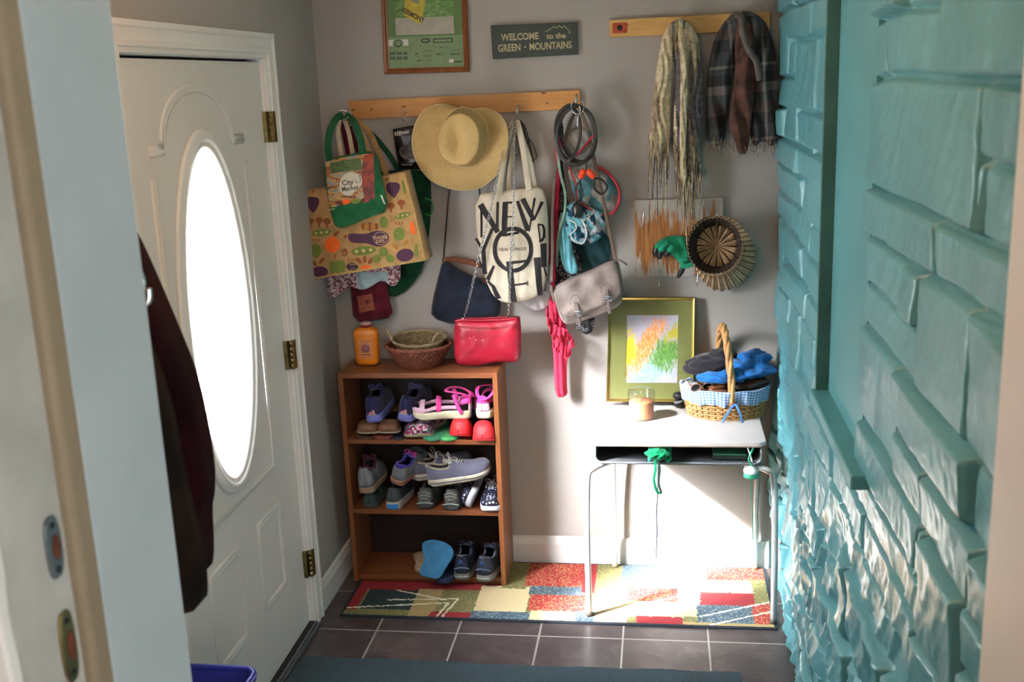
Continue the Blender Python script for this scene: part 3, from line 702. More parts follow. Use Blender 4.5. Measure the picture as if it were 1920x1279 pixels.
# ------------------------------------------------------------------ pictures and sign
def frame4(name, par, q, w, d, mat, y0, org, prof=None):
    """picture frame: q four corners (x,z) tl,tr,br,bl; w face width; d thickness"""
    c = np.array(q, float); ctr = c.mean(0); prof = prof or [(0, 0), (0, d*.7), (w*.15, d), (w*.55, d*.85), (w*.8, d*.6), (w, d*.55), (w, 0)]
    sz = (np.linalg.norm(c[1]-c[0])+np.linalg.norm(c[2]-c[1]))/2; b = MB(); n = len(prof); vs = []
    for k in range(4):
        a, e, f_ = c[k], c[k-1]-c[k], c[(k+1) % 4]-c[k]; e = e/np.linalg.norm(e); f_ = f_/np.linalg.norm(f_); ins = e+f_
        for (u, dd) in prof: p = a+ins*u; vs.append((p[0]-org[0], y0-dd-org[1], p[1]-org[2]))
    b.add(vs, [(k*n+j, k*n+(j+1) % n, ((k+1) % 4)*n+(j+1) % n, ((k+1) % 4)*n+j) for k in range(4) for j in range(n)], mat, False)
    return b.build(name, parent=par)
def quad_fn(q, y, org):
    c = np.array(q, float)
    def fn(u, v):   # u 0..1 left-right, v 0..1 bottom-top
        p = (c[3]*(1-u)+c[2]*u)*(1-v)+(c[0]*(1-u)+c[1]*u)*v; return Vector((p[0]-org[0], y-org[1], p[1]-org[2]))
    return fn
# framed race poster
org = (.43, 0, 1.97); q = [(.273, 2.41), (.592, 2.405), (.587, 1.970), (.264, 1.975)]
t = thing('framed_poster', 'wood framed green poster with a yellow number tag above the peg rail', 'poster', org)
frame4('frame', t, q, .020, .020, wood('reddish_oak', '#6e3a1a', '#96562a', 'Z', 10, .35, 8), -.002, org)
fn = quad_fn([(.291, 2.39), (.574, 2.386), (.569, 1.990), (.282, 1.994)], -.008, org)
def streaks(name, stops, scale=20, rot=0.4, sc=(1, 1, 4), dist=1.5, rough=.6):
    t_ = NT(name); v = t_.coord(scale=sc, rot=(0, rot, 0)); n = t_.noise(v, scale, 5, .6, dist); t_.base(t_.ramp(n.outputs[0], stops)); t_.set(Roughness=rough); return t_.m
b = MB(); pg = plain('poster_green', '#5d7f47', .5, .05, 20); pg2 = plain('poster_pale_green', '#7d9a70', .5, .04, 20); pk = plain('poster_ink', '#22331f', .6, 0, 5, 0)
b.add([fn(0, 0), fn(1, 0), fn(1, 1), fn(0, 1)], [(0, 1, 2, 3)], pg, False)
def pq(u0, v0, u1, v1, mat, lift=.0006):
    b.add([fn(u0, v0)+Vector((0, -lift, 0)), fn(u1, v0)+Vector((0, -lift, 0)), fn(u1, v1)+Vector((0, -lift, 0)), fn(u0, v1)+Vector((0, -lift, 0))], [(0, 1, 2, 3)], mat, False)
pq(0, 0, 1, .285, pg2); pq(.11, .34, .88, 1, streaks('painted_grass', [(.3, '#27682d'), (.5, '#5f9045'), (.7, '#a9b98a')], 30), .0008)
pq(.11, .30, .88, .455, plain('poster_pale_paint', '#b9b4a6', .5, .05, 40), .0010)
pq(.0, .205, .27, .262, 'white', .0012)
def pp(poly, mat, lift): b.add([fn(*p_)+Vector((0, -lift, 0)) for p_ in poly], [tuple(range(len(poly)))], mat, False)
pp(ell(.135, .225, .072, .048, 24), pg2, .0016); pp(ell(.135, .225, .050, .034, 20), pk, .0018); pp(ell(.135, .228, .040, .025, 20), pg2, .002)
pp(ell(.50, .245, .062, .022, 20), pk, .0014); pp(ell(.495, .246, .04, .010, 20), pg2, .0016)
pq(.60, .222, .86, .262, pk, .0014); pq(.615, .230, .845, .252, pg2, .0016)
for (u0, v0, u1, v1) in ((.02, .125, .26, .150), (.02, .080, .26, .108), (.36, .122, .40, .140), (.34, .102, .44, .108), (.47, .102, .58, .110), (.48, .150, .64, .158), (.60, .172, .63, .186), (.65, .176, .80, .184), (.64, .110, .74, .128), (.80, .108, .96, .124), (.82, .150, .97, .156), (.35, .06, .44, .072), (.46, .062, .58, .070)):
    for k in range(max(2, int((u1-u0)/.018))):
        a = u0+k*.018
        if (k*7+int(u0*100)) % 5 == 0: continue
        pq(a, v0, min(u1, a+.013), v1-(.006 if k % 3 == 1 else 0), pk, .0012)
pq(.80, .04, .86, .070, 'white', .0012); pq(.86, .04, .97, .052, pk, .0012)
tg = [(.30, .44), (.52, .36), (.60, .56), (.62, .80), (.42, .78), (.26, .60)]
yl = plain('tag_yellow', '#c9b23c', .5, .12, 30); bl = plain('tag_black', '#1a1712', .5, 0, 5, 0)
pp([(.225, .475), (.43, .395), (.47, .44), (.56, .74), (.62, 1.0), (.38, 1.0), (.26, .70)], yl, .0014)
pp([(.33, .60), (.43, .57), (.48, .70), (.38, .72)], plain('tag_grey', '#8f9580', .5, .1, 40), .0016)
flat_text(b, 'VERMONT', lambda x, z: fn(.345+x*1.0+z*.35, .475-x*.40+z*1.0)+Vector((0, -.0022, 0)), .062, bl, bold=.002)
b.build('poster_print', parent=t)
b = MB(); b.add([fn(0, 0)+Vector((0, -.004, 0)), fn(1, 0)+Vector((0, -.004, 0)), fn(1, 1)+Vector((0, -.004, 0)), fn(0, 1)+Vector((0, -.004, 0))], [(0, 1, 2, 3)], 'glass', False); b.build('glazing', parent=t)
# welcome sign
q = [(P(921, 48)[0], P(921, 48)[2]), (P(1083, 42)[0], P(1083, 42)[2]), (P(1084, 102)[0], P(1084, 102)[2]), (P(925, 111)[0], P(925, 111)[2])]
org = ((q[2][0]+q[3][0])/2, 0, q[3][1]); t = thing('welcome_sign', 'dark green wooden sign with carved cream lettering on the back wall', 'sign', org)
b = MB(); f0, f1 = quad_fn(q, -.002, org), quad_fn(q, -.018, org); vs = [f0(0, 0), f0(1, 0), f0(1, 1), f0(0, 1), f1(0, 0), f1(1, 0), f1(1, 1), f1(0, 1)]
b.add(vs, [(3, 2, 1, 0), (4, 5, 6, 7), (0, 1, 5, 4), (1, 2, 6, 5), (2, 3, 7, 6), (3, 0, 4, 7)], plain('sign_green', '#2b3b36', .55, .1, 30, .2), False); sb = b.build('sign_board', parent=t, bevel=.002)
cr_ = plain('sign_cream', '#b5ab84', .6, .08, 60); b = MB(); f2 = quad_fn(q, -.0188, org)
def sgn(txt, u, v, size, sx=1.0, bold=.0): flat_text(b, txt, lambda x, z: f2(u+x/.315, v+z/.116), size, cr_, bold=bold, sx=sx)
sgn('WELCOME', .335, .62, .0330, .86, .0009); sgn('to the', .755, .60, .0270, 1.05, .0007); sgn('GREEN', .205, .30, .0350, .78, .0009); sgn('MOUNTAINS', .685, .30, .0350, .76, .0009)
pp2 = lambda poly: b.add([f2(*p_) for p_ in poly], [tuple(range(len(poly)))], cr_, False)
pp2(ell(.392, .31, .011, .030, 12))
for i, (pa, pb) in enumerate(zip([(.63, .74), (.69, .82), (.74, .90), (.76, .84), (.79, .92), (.82, .84), (.85, .90), (.90, .76), (.92, .70)], [(.69, .82), (.74, .90), (.76, .84), (.79, .92), (.82, .84), (.85, .90), (.90, .76), (.92, .70), (.90, .66)])):
    s_ = stroke([(pa[0]*2.7, pa[1]), (pb[0]*2.7, pb[1])], .022); pp2([(a/2.7, c_) for a, c_ in s_])
b.build('lettering', parent=t)
# painting leaning on the desk
org = (1.24, -.055, .712); yb, yt = -.060, -.022
q = [(P(1155, 557, yt)[0]-.028, P(1155, 557, yt)[2]), (P(1303, 557, yt)[0], P(1303, 557, yt)[2]), (P(1300, 743, yb)[0], .712), (P(1137, 745, yb)[0], .712)]
t = thing('framed_painting', 'abstract painting in an olive mat and gold frame leaning on the desk', 'painting', org)
def lean(o):   # the frame leans back against the wall
    for v in o.data.vertices:
        k = (v.co.z)/.40; v.co.y += (yt-yb)*k
    return o
gold = plain('gold_frame_metal', '#a8934d', .3, .08, 20, .05, metal=.85); lean(frame4('frame', t, q, .011, .016, gold, yb+.004, org))
fn = quad_fn([(q[0][0]+.009, q[0][1]-.009), (q[1][0]-.009, q[1][1]-.009), (q[2][0]-.009, q[2][1]+.009), (q[3][0]+.009, q[3][1]+.009)], yb-.003, org)
fm = quad_fn([(q[0][0]+.009, q[0][1]-.009), (q[1][0]-.009, q[1][1]-.009), (q[2][0]-.009, q[2][1]+.009), (q[3][0]+.009, q[3][1]+.009)], yb-.0005, org)
b = MB(); ol = plain('olive_mat_board', '#71733f', .45, .03, 20, .05); hole = (.20, .165, .83, .845)
R4 = [(0, 0), (1, 0), (1, 1), (0, 1)]; H4 = [(hole[0], hole[1]), (hole[2], hole[1]), (hole[2], hole[3]), (hole[0], hole[3])]
b.add([fn(*p_) for p_ in R4+H4], [(0, 1, 5, 4), (1, 2, 6, 5), (2, 3, 7, 6), (3, 0, 4, 7)], ol, False); lean(b.build('mat_board', parent=t))
tp = NT('abstract_paint'); v = tp.coord('UV', scale=(1, 1, 1)); v2 = tp.coord('UV', scale=(7, 2.2, 1), rot=(0, 0, -.75))
n1 = tp.noise(v2, 2.6, 8, .7, 1.2); n2 = tp.noise(v, 3.2, 5, .6, .6); n3 = tp.noise(v2, 7, 6, .7, .8)
sx = tp.n('ShaderNodeSeparateXYZ'); tp.l(v, sx.inputs[0])
def region(cx, cy, ax, ay, rot, soft=.5):
    mp = tp.n('ShaderNodeMapping', vector_type='TEXTURE'); mp.inputs['Location'].default_value = (cx, cy, 0); mp.inputs['Rotation'].default_value = (0, 0, rot); mp.inputs['Scale'].default_value = (ax, ay, 1)
    tp.l(v, mp.inputs[0]); ln = tp.n('ShaderNodeVectorMath', operation='LENGTH'); tp.l(mp.outputs[0], ln.inputs[0])
    ad = tp.n('ShaderNodeMath', operation='MULTIPLY_ADD'); tp.l(n1.outputs[0], ad.inputs[0]); ad.inputs[1].default_value = 3.6; ad.inputs[2].default_value = -1.8
    su = tp.n('ShaderNodeMath', operation='ADD'); tp.l(ln.outputs['Value'], su.inputs[0]); tp.l(ad.outputs[0], su.inputs[1])
    mr = tp.n('ShaderNodeMapRange'); mr.inputs[1].default_value = 1.15; mr.inputs[2].default_value = .75; tp.l(su.outputs[0], mr.inputs[0]); return mr.outputs[0]
c = tp.ramp(n1.outputs[0], [(.3, '#8292b4'), (.45, '#aeb5c6'), (.6, '#b9a3aa'), (.75, '#8fb3b3')])
c = tp.mix(region(.35, .15, .8, .22, .5), c, tp.ramp(n3.outputs[0], [(.35, '#5fa592'), (.55, '#a5c4c6'), (.7, '#c4a595')]))
c = tp.mix(region(.35, .52, .55, .17, .85), c, tp.ramp(n3.outputs[0], [(.3, '#d9682a'), (.5, '#e98d3a'), (.62, '#efc2a0'), (.75, '#e8d24a')]))
c = tp.mix(region(.08, .5, .12, .25, 0), c, '#e3c726')
c = tp.mix(region(.80, .45, .30, .24, .5), c, tp.ramp(n3.outputs[0], [(.3, '#1f5a38'), (.5, '#4f8a3c'), (.65, '#95a83c'), (.78, '#c6d090')]))
c = tp.mix(region(.93, .74, .2, .10, .6), c, '#b5ab34'); tp.base(c); tp.set(Roughness=.6)
b = MB(); b.add([fm(*p_) for p_ in H4], [(0, 1, 2, 3)], tp.m, False, [(0, 0), (1, 0), (1, 1), (0, 1)]); lean(b.build('artwork', parent=t))
b = MB(); b.add([p_+Vector((0, -.004, 0)) for p_ in [fn(*z_) for z_ in R4]], [(0, 1, 2, 3)], 'glass', False); lean(b.build('glazing', parent=t))
# weathered board with hooks
q = [(P(1190, 374)[0], P(1190, 374)[2]), (P(1355, 370)[0], P(1355, 370)[2]), (P(1356, 518)[0], P(1350, 516)[2]), (P(1193, 518)[0], P(1193, 518)[2])]
tw = NT('weathered_painted_wood'); v = tw.coord(scale=(9, 9, 1)); n = tw.noise(v, 6.5, 6, .65, .4); v2 = tw.coord(scale=(22, 22, 1)); n2 = tw.noise(v2, 5, 5, .6, .2)
wc = tw.ramp(n2.outputs[0], [(.3, '#7b4a24'), (.55, '#ad7440'), (.75, '#c4925a')])
z_ = tw.coord(); sp_ = tw.n('ShaderNodeSeparateXYZ'); tw.l(z_, sp_.inputs[0]); mr = tw.n('ShaderNodeMapRange'); mr.inputs[1].default_value = 0; mr.inputs[2].default_value = .29; tw.l(sp_.outputs[2], mr.inputs[0])
ab = tw.n('ShaderNodeMath', operation='SUBTRACT'); tw.l(mr.outputs[0], ab.inputs[0]); ab.inputs[1].default_value = .45; ab2 = tw.n('ShaderNodeMath', operation='ABSOLUTE'); tw.l(ab.outputs[0], ab2.inputs[0])
ad = tw.n('ShaderNodeMath', operation='MULTIPLY_ADD'); tw.l(ab2.outputs[0], ad.inputs[0]); ad.inputs[1].default_value = .62; tw.l(n.outputs[0], ad.inputs[2])
tw.base(tw.mix(tw.ramp(ad.outputs[0], [(.66, '#000000'), (.74, '#ffffff')]), wc, '#b3ada5')); tw.set(Roughness=.85); tw.bump(n2.outputs[0], .5, .002)
org = ((q[2][0]+q[3][0])/2, 0, q[3][1]); t = thing('hook_board', 'weathered board with flaking white paint below the scarves', 'hook board', org)
b = MB(); f0, f1 = quad_fn(q, -.002, org), quad_fn(q, -.020, org); vs = [f0(0, 0), f0(1, 0), f0(1, 1), f0(0, 1), f1(0, 0), f1(1, 0), f1(1, 1), f1(0, 1)]
b.add(vs, [(3, 2, 1, 0), (4, 5, 6, 7), (0, 1, 5, 4), (1, 2, 6, 5), (2, 3, 7, 6), (3, 0, 4, 7)], tw.m, False); b.build('board', parent=t, bevel=.002)
for (px, py) in ((1207, 392), (1237, 505), (1309, 500), (1345, 395)):
    c = P(px, py, -.02); b = MB(); b.tube(smooth_path([(c.x-org[0], -.018, c.z-org[2]), (c.x-org[0], -.036, c.z-.006-org[2]), (c.x-org[0]-.003, -.040, c.z-.05-org[2]), (c.x-org[0]-.004, -.052, c.z-.066-org[2]), (c.x-org[0]-.004, -.068, c.z-.052-org[2])], 24), .0024, 'chrome'); b.build('hook', parent=t)

# ------------------------------------------------------------------ school desk
DT = .690; dsk = thing('school_desk', 'old school desk with pale top and open book box under the painting', 'desk', (1.35, -.25, 0.0))
org = (1.35, -.25, 0)
top_m = plain('desk_laminate', '#cfc9c6', .3, .02, 10, .03); edge_m = plain('desk_edge_band', '#a58f7a', .5, .05, 20, .05)
b = MB(); x0, x1, y0, y1 = 1.037, 1.644, -.468, -.012; r = .03
out = []
for cx_, cy_, a0 in ((x1-r, y1-r, 0), (x0+r, y1-r, 90), (x0+r, y0+r, 180), (x1-r, y0+r, 270)):
    for k in range(7): a = math.radians(a0+15*k); out.append((cx_+r*math.cos(a), cy_+r*math.sin(a)))
b.prism(out, lambda x, y, h: Vector((x-org[0], y-org[1], DT-.020+h)), .020, top_m); b.build('desktop', parent=dsk, bevel=.003)
b = MB(); out2 = [(x+(.0012 if x > 1.35 else -.0012), y+(.0012 if y > -.25 else -.0012)) for x, y in out]
b.prism(out2, lambda x, y, h: Vector((x-org[0], y-org[1], DT-.0185+h)), .004, edge_m); b.build('edge_band', parent=dsk)
# open-fronted metal book box: rounded bottom
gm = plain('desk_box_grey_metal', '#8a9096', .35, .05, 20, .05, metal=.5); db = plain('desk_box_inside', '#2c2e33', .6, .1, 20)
bx0, bx1, by0, by1, bz = 1.052, 1.628, -.450, -.04, .605
prof = [(bx0, DT-.021)]+[(bx0+.025-.025*math.cos(a), bz+.025-.025*math.sin(a)) for a in [math.pi/2*k/6 for k in range(7)]]+[(bx1-.025+.025*math.sin(a), bz+.025-.025*math.cos(a)) for a in [math.pi/2*k/6 for k in range(7)]]+[(bx1, DT-.021)]
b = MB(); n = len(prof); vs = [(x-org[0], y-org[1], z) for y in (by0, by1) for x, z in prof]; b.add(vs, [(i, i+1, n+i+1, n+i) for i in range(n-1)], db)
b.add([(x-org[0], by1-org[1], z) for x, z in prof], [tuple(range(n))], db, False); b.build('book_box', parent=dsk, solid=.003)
b = MB(); b.sweep([Vector((x-org[0], by0-.002-org[1], z)) for x, z in prof], [(-.004, -.004), (-.004, .004), (.004, .004), (.004, -.004)], gm, side=(0, 1, 0)); b.build('box_rim', parent=dsk)
wm = plain('white_enamel_tube', '#cfcfcf', .25, .03, 10, .02, metal=.35)
for sgn_, fx, fy, rx, ry in ((-1, 1.018, -.455, 1.095, -.045), (1, 1.678, -.470, 1.650, -.03)):
    xi = bx0+.05 if sgn_ < 0 else bx1-.05
    b = MB(); xo = fx
    b.tube(smooth_path([(xi-org[0], -.40-org[1], bz-.016), (xi+sgn_*.02-org[0], -.42-org[1], bz-.016), (xo-sgn_*.03-org[0], -.445-org[1], bz-.024), (xo-sgn_*.006-org[0], -.452-org[1], bz-.06), (xo-org[0], fy-org[1], .32), (fx-org[0], fy-org[1], .014)], 40), .0115, wm, 12); lg = b.build('leg', parent=dsk)
    b = MB(); b.lathe([(0, 0), (.013, 0), (.0135, .006), (.012, .016), (0, .016)], (fx-org[0], fy-org[1], .0095 if sgn_ < 0 else .0095), plain('foot_glide', '#4a4038', .6, .1, 10), 14); b.build('foot_glide', parent=lg)
    b = MB()
    b.tube(smooth_path([(xi-org[0], -.40-org[1], bz-.016), (xi-org[0], -.2-org[1], bz-.016), (xi-org[0], -.10-org[1], bz-.02), (rx-org[0], ry-.02-org[1], bz-.06), (rx-org[0], ry-org[1], .3), (rx-org[0], ry-org[1], .014)], 40), .0105, wm, 12); lg = b.build('leg', parent=dsk)
    b = MB(); b.lathe([(0, 0), (.012, 0), (.0125, .006), (.011, .016), (0, .016)], (rx-org[0], ry-org[1], .0095), 'tan', 14); b.build('foot_glide', parent=lg)

# ------------------------------------------------------------------ bags and things on the peg rail
def P3(l_): return [P(a, b, y) for a, b, y in l_]
def at(o, base):
    """give a single-mesh or multi-part thing an origin at its base without moving it"""
    return o
def cloth_obj(name, outline, y0, mat, parent=None, matfn=None, deco=None, **kw):
    c = Cloth(outline, y0, **kw); b = MB(); c.mesh(b, mat, matfn)
    if deco: deco(c, b)
    return b.build(name, parent=parent), c
def ribbon_part(name, parent, pts, w, th, mat, n=40, side=(0, -1, 0), **k):
    b = MB(); b.ribbon(smooth_path(P3(pts), n), w, th, mat, side=side, **k); return b.build(name, parent=parent)
def tube_part(name, parent, pts, r, mat, n=40, closed=False, px=True, **k):
    b = MB(); b.tube(smooth_path(P3(pts) if px else pts, n, closed), r, mat, closed=closed, **k); return b.build(name, parent=parent)
F_green = fabric('dark_green_bag_cloth', '#1d5a36', .15); F_burlap = fabric('burlap', '#b08a5a', .10, weave=500, bump=.6); F_tan = fabric('tan_webbing', '#a88358', .1)
F_cream = fabric('cream_cotton', '#cfc0a2', .06); F_maroon = fabric('maroon_cloth', '#551522', .2); F_dkgreen = fabric('deep_green_nylon', '#0f3d26', .2); F_black = fabric('black_cloth', '#17171b', .2)
# deep green bag at the back
t = thing('shopping_bag', 'deep green nylon bag hanging flat behind the vegetable print bag', 'bag', tuple(P(760, 545, -.05)))
def under(t, o):
    o.parent = t; o.matrix_parent_inverse = Matrix.Translation(-t.location); return o
def K(t, objs):
    """parent parts built in world coordinates under their thing"""
    for o in objs: o.parent = t; o.matrix_parent_inverse = Matrix.Translation(t.location).inverted()
    return t
o, c = cloth_obj('bag_body', [(690, 325), (745, 318), (806, 322), (808, 400), (796, 500), (765, 545), (735, 560), (712, 548), (700, 500), (690, 420)], -.020, F_dkgreen, bulge=.012, folds=[(20, .05, .004, 1)], seed=3)
K(t, [o, ribbon_part('handle', None, [(655, 222, -.05), (690, 245, -.05), (730, 290, -.045), (752, 330, -.04)], .020, .003, F_dkgreen), tube_part('cord_loop', None, [(797, 372, -.045), (808, 376, -.05), (812, 392, -.05), (806, 404, -.05), (797, 400, -.045)], .0025, plain('bright_green_cord', '#3f9b4e', .6, .1, 50), 20)])
# maroon wine tote
t = thing('wine_tote', 'maroon felt tote with a square rust patch hanging lowest in the corner', 'bag', tuple(P(692, 603, -.06)))
patch = plain('rust_suede_patch', '#8a4632', .8, .12, 60, .4)
def deco(c, b):
    c.decal(b, [(669, 556), (698, 550), (704, 580), (675, 586)], patch, .0015)
    s = P(686, 568, -.09)
    for k in range(4): a = k*math.pi/4; c.decal(b, [(s.x+r_*math.cos(a)+w_*math.sin(a), s.z+r_*math.sin(a)-w_*math.cos(a)) for r_, w_ in ((-.012, -.0012), (.012, -.0012), (.012, .0012), (-.012, .0012))], F_maroon, .0022, px=False)
o, c = cloth_obj('bag_body', [(652, 500), (718, 492), (728, 560), (736, 596), (700, 604), (662, 606), (657, 560)], -.048, F_maroon, deco=deco, bulge=.020, folds=[(0, .06, .003, 0)], seed=5)
K(t, [o, ribbon_part('handle', None, [(640, 226, -.045), (660, 330, -.06), (670, 430, -.07), (672, 505, -.07)], .018, .003, F_maroon), ribbon_part('handle', None, [(650, 226, -.045), (690, 340, -.06), (702, 430, -.07), (704, 500, -.07)], .018, .003, F_maroon)])
# patterned cotton tote with cream handles
pat = voro('small_pink_print', ['#c9a4a6', '#8c3a4c', '#d9c8c4', '#a35f6a', '#e1d6d0', '#6e3a44'], 160, .9)
t = thing('cotton_tote', 'pink printed cotton tote with a pale blue panel sagging below the vegetable bag', 'bag', tuple(P(680, 560, -.10)))
pbl = fabric('pale_blue_cotton', '#aebfc4', .05)
def mf(x, z):
    a = P(664, 500, -.12).x; b_ = P(722, 500, -.12).x; return pbl if a < x < b_ and z < P(690, 512, -.12).z+.0 else pat
o, c = cloth_obj('bag_body', [(604, 400), (740, 390), (750, 500), (749, 528), (735, 541), (716, 524), (690, 542), (672, 545), (655, 536), (632, 556), (614, 563), (606, 500)], -.088, pat, matfn=mf, bulge=.014, folds=[(10, .045, .006, 2), (60, .09, .003, 1)], smooth=1, seed=8)
K(t, [o, ribbon_part('handle', None, [(637, 222, -.09), (634, 250, -.11), (640, 290, -.14), (648, 340, -.15), (650, 400, -.12)], .017, .003, F_cream), ribbon_part('handle', None, [(645, 222, -.09), (654, 250, -.11), (661, 290, -.14), (666, 340, -.15), (668, 400, -.12)], .017, .003, F_cream)])
# vegetable print bag
t = thing('grocery_bag', 'large burlap grocery bag printed with vegetables and a purple eggplant', 'bag', tuple(P(690, 505, -.14)))
VG = dict(pu=plain('print_purple', '#4b2742', .8, .06, 40), gr=plain('print_green', '#6f7d33', .8, .06, 40), br=plain('print_brown', '#8a4a26', .8, .08, 40), orr=plain('print_orange', '#ee6418', .8, .05, 40), go=plain('print_ochre', '#a8752b', .8, .06, 40), ink=plain('print_light', '#c6a77b', .8, .03, 40), dp=plain('print_dark_purple', '#3a2033', .8, .05, 40))
def veg(c, b):
    D = lambda poly, m_, e=.0012, s=1: c.decal(b, poly, VG[m_], e, smooth=s)
    tr = lambda x, y: (560+x*.1798, 330+y*.1798)     # sketch units on the front panel
    def T(pts): return [tr(*p_) for p_ in pts]
    D(T([(515, 610), (560, 592), (640, 605), (720, 600), (790, 570), (870, 568), (935, 600), (950, 650), (920, 710), (850, 738), (790, 730), (720, 700), (630, 700), (560, 695), (520, 665)]), 'pu')
    D(T([(455, 640), (510, 600), (505, 650)]), 'br'); D(T([(365, 590), (440, 560), (420, 610), (370, 640)]), 'br')
    for (x, y) in ((145, 300), (985, 145)): D(T([(x-75, y-60), (x-30, y-82), (x+60, y-78), (x+78, y-20), (x+40, y+50), (x+12, y+92), (x-20, y+60), (x-70, y+10)]), 'pu')
    for (x, y) in ((120, 160), (890, 30)): D(T([(x-60, y+25), (x-45, y-20), (x-20, y+20)]), 'br'); D(T([(x, y+25), (x+40, y-25), (x+45, y+10)]), 'br')
    for (x, y) in ((120, 470), (215, 460), (300, 470), (965, 310), (1070, 280)):
        D(T(ell(x, y, 42, 34, 16)), 'br'); D(T([(x-12, y), (x+14, y), (x+10, y+75), (x-8, y+75)]), 'br')
    for (x, y, s_, r_) in ((240, 590, 1, -.12), (1085, 410, .8, -.25), (680, 778, 1.25, -.12)):
        D(T(ell(x, y, 108*s_, 38*s_, 20, r_)), 'gr')
        for k in (-1, 0, 1): D(T(ell(x+k*58*s_, y-k*58*s_*math.tan(.12)*(-1 if r_ > 0 else 1), 15*s_, 15*s_, 10)), 'ink', .002, 0)
    for (x, y) in ((180, 780), (1050, 605)): D(T(ell(x, y, 60, 70, 18)), 'gr'); [D(T(stroke([(x+k*22, y-95), (x+k*38, y-130)], 12)), 'br') for k in (-1, 0, 1)]
    D(T(ell(355, 715, 82, 85, 20)), 'orr'); D(T([(1160, 475), (1195, 480), (1225, 600), (1195, 618), (1165, 570)]), 'orr')
    for (x, y, m_) in ((745, 525, 'go'),): 
        for k in (-2, -1, 0, 1, 2): D(T(ell(x+k*34, y, 24, 52-abs(k)*7, 14)), 'go' if k % 2 else 'br', .0012+.0004*(k % 2))
    D(T(ell(890, 480, 46, 62, 16)), 'gr')
    D(T(ell(225, 1000, 82, 60, 18)), 'pu'); D(T(ell(1110, 825, 92, 68, 20, -.2)), 'pu'); D(T(ell(700, 950, 60, 22, 14)), 'orr')
    for (x, y) in ((160, 905), (240, 885), (1010, 735), (1120, 695)): D(T(ell(x, y, 44, 20, 12, .7 if x in (160, 1010) else -.9)), 'br' if x < 900 else 'go')
    for k in (-1, 0, 1): D(T(ell(405+k*48, 945, 36, 72, 14)), 'gr', .0012+.0005*(k == 0))
    D(T(stroke([(385, 870), (380, 830), (400, 812)], 16)), 'br')
    D(T(ell(560, 945, 62, 42, 16)), 'dp'); [D(T(stroke([(555+k*14, 900), (560+k*45, 850)], 12)), 'br') for k in (-1, 0, 1)]
    [D(T(ell(690+k*60, 870+abs(k)*14, 22, 42, 12, k*.6)), 'br') for k in (-1, 0, 1)]
    [D(T(ell(885+k*70, 860-70*(k == 0), 48, 42+10*(k == 0), 14, k*.5)), 'gr') for k in (-1, 0, 1)]
    D(T(ell(482, 795, 34, 44, 14)), 'br'); D(T(ell(480, 805, 16, 22, 10)), 'go', .002)
    D(T([(1215, 710), (1240, 700), (1255, 840), (1200, 845)]), 'gr'); D(T([(1065, 20), (1100, 60), (1125, 200), (1095, 190)]), 'gr')
    pc = P(560+845*.1798, 330+655*.1798, -.245); u = .00035
    for h_ in range(4): c.decal(b, stroke([(pc.x+.0245*math.cos(a), pc.z+.0235*math.sin(a)) for a in [math.pi/2*(h_+i/8) for i in range(9)]], .0016), VG['ink'], .002, px=False)
    c.text(b, 'TRADER', pc.x-.001, pc.z+.003, .0165, VG['ink'], .06, .0024, .95, bold=.0004); c.text(b, "JOE'S", pc.x-.001, pc.z-.011, .0150, VG['ink'], .06, .0024, .95, bold=.0004)
    c.text(b, "TRADER", P(661, 497, -.245).x, P(661, 497, -.245).z, .0085, VG['ink'], .05, .0024); c.text(b, "JOE'S", P(661, 504, -.245).x, P(661, 505, -.245).z, .0085, VG['ink'], .05, .0024)
hem = fabric('pale_burlap_hem', '#b99862', .08)
def mf(x, z):
    return F_burlap
o, c = cloth_obj('bag_body', [(564, 358), (610, 354), (757, 322), (800, 489), (700, 505), (579, 526)], -.176, F_burlap, deco=veg, bulge=.008, edge=.05, th=.10, smooth=0, wr=.0035, wrs=9, seed=2)
b = MB(); 
for pts in ([(579, 524), (700, 503), (797, 487)], [(797, 487), (780, 410), (758, 326)], [(579, 524), (571, 440), (566, 360)]): b.tube([P(x, y, -.228) for x, y in resamp([(*p_,) for p_ in pts], 12)], .004, hem)
hm = b.build('hem')
K(t, [o, hm, ribbon_part('handle', None, [(650, 220, -.10), (672, 240, -.14), (694, 290, -.20), (706, 335, -.232)], .022, .004, F_tan), ribbon_part('handle', None, [(656, 220, -.08), (690, 245, -.10), (715, 300, -.12), (728, 340, -.12)], .022, .004, F_tan)])
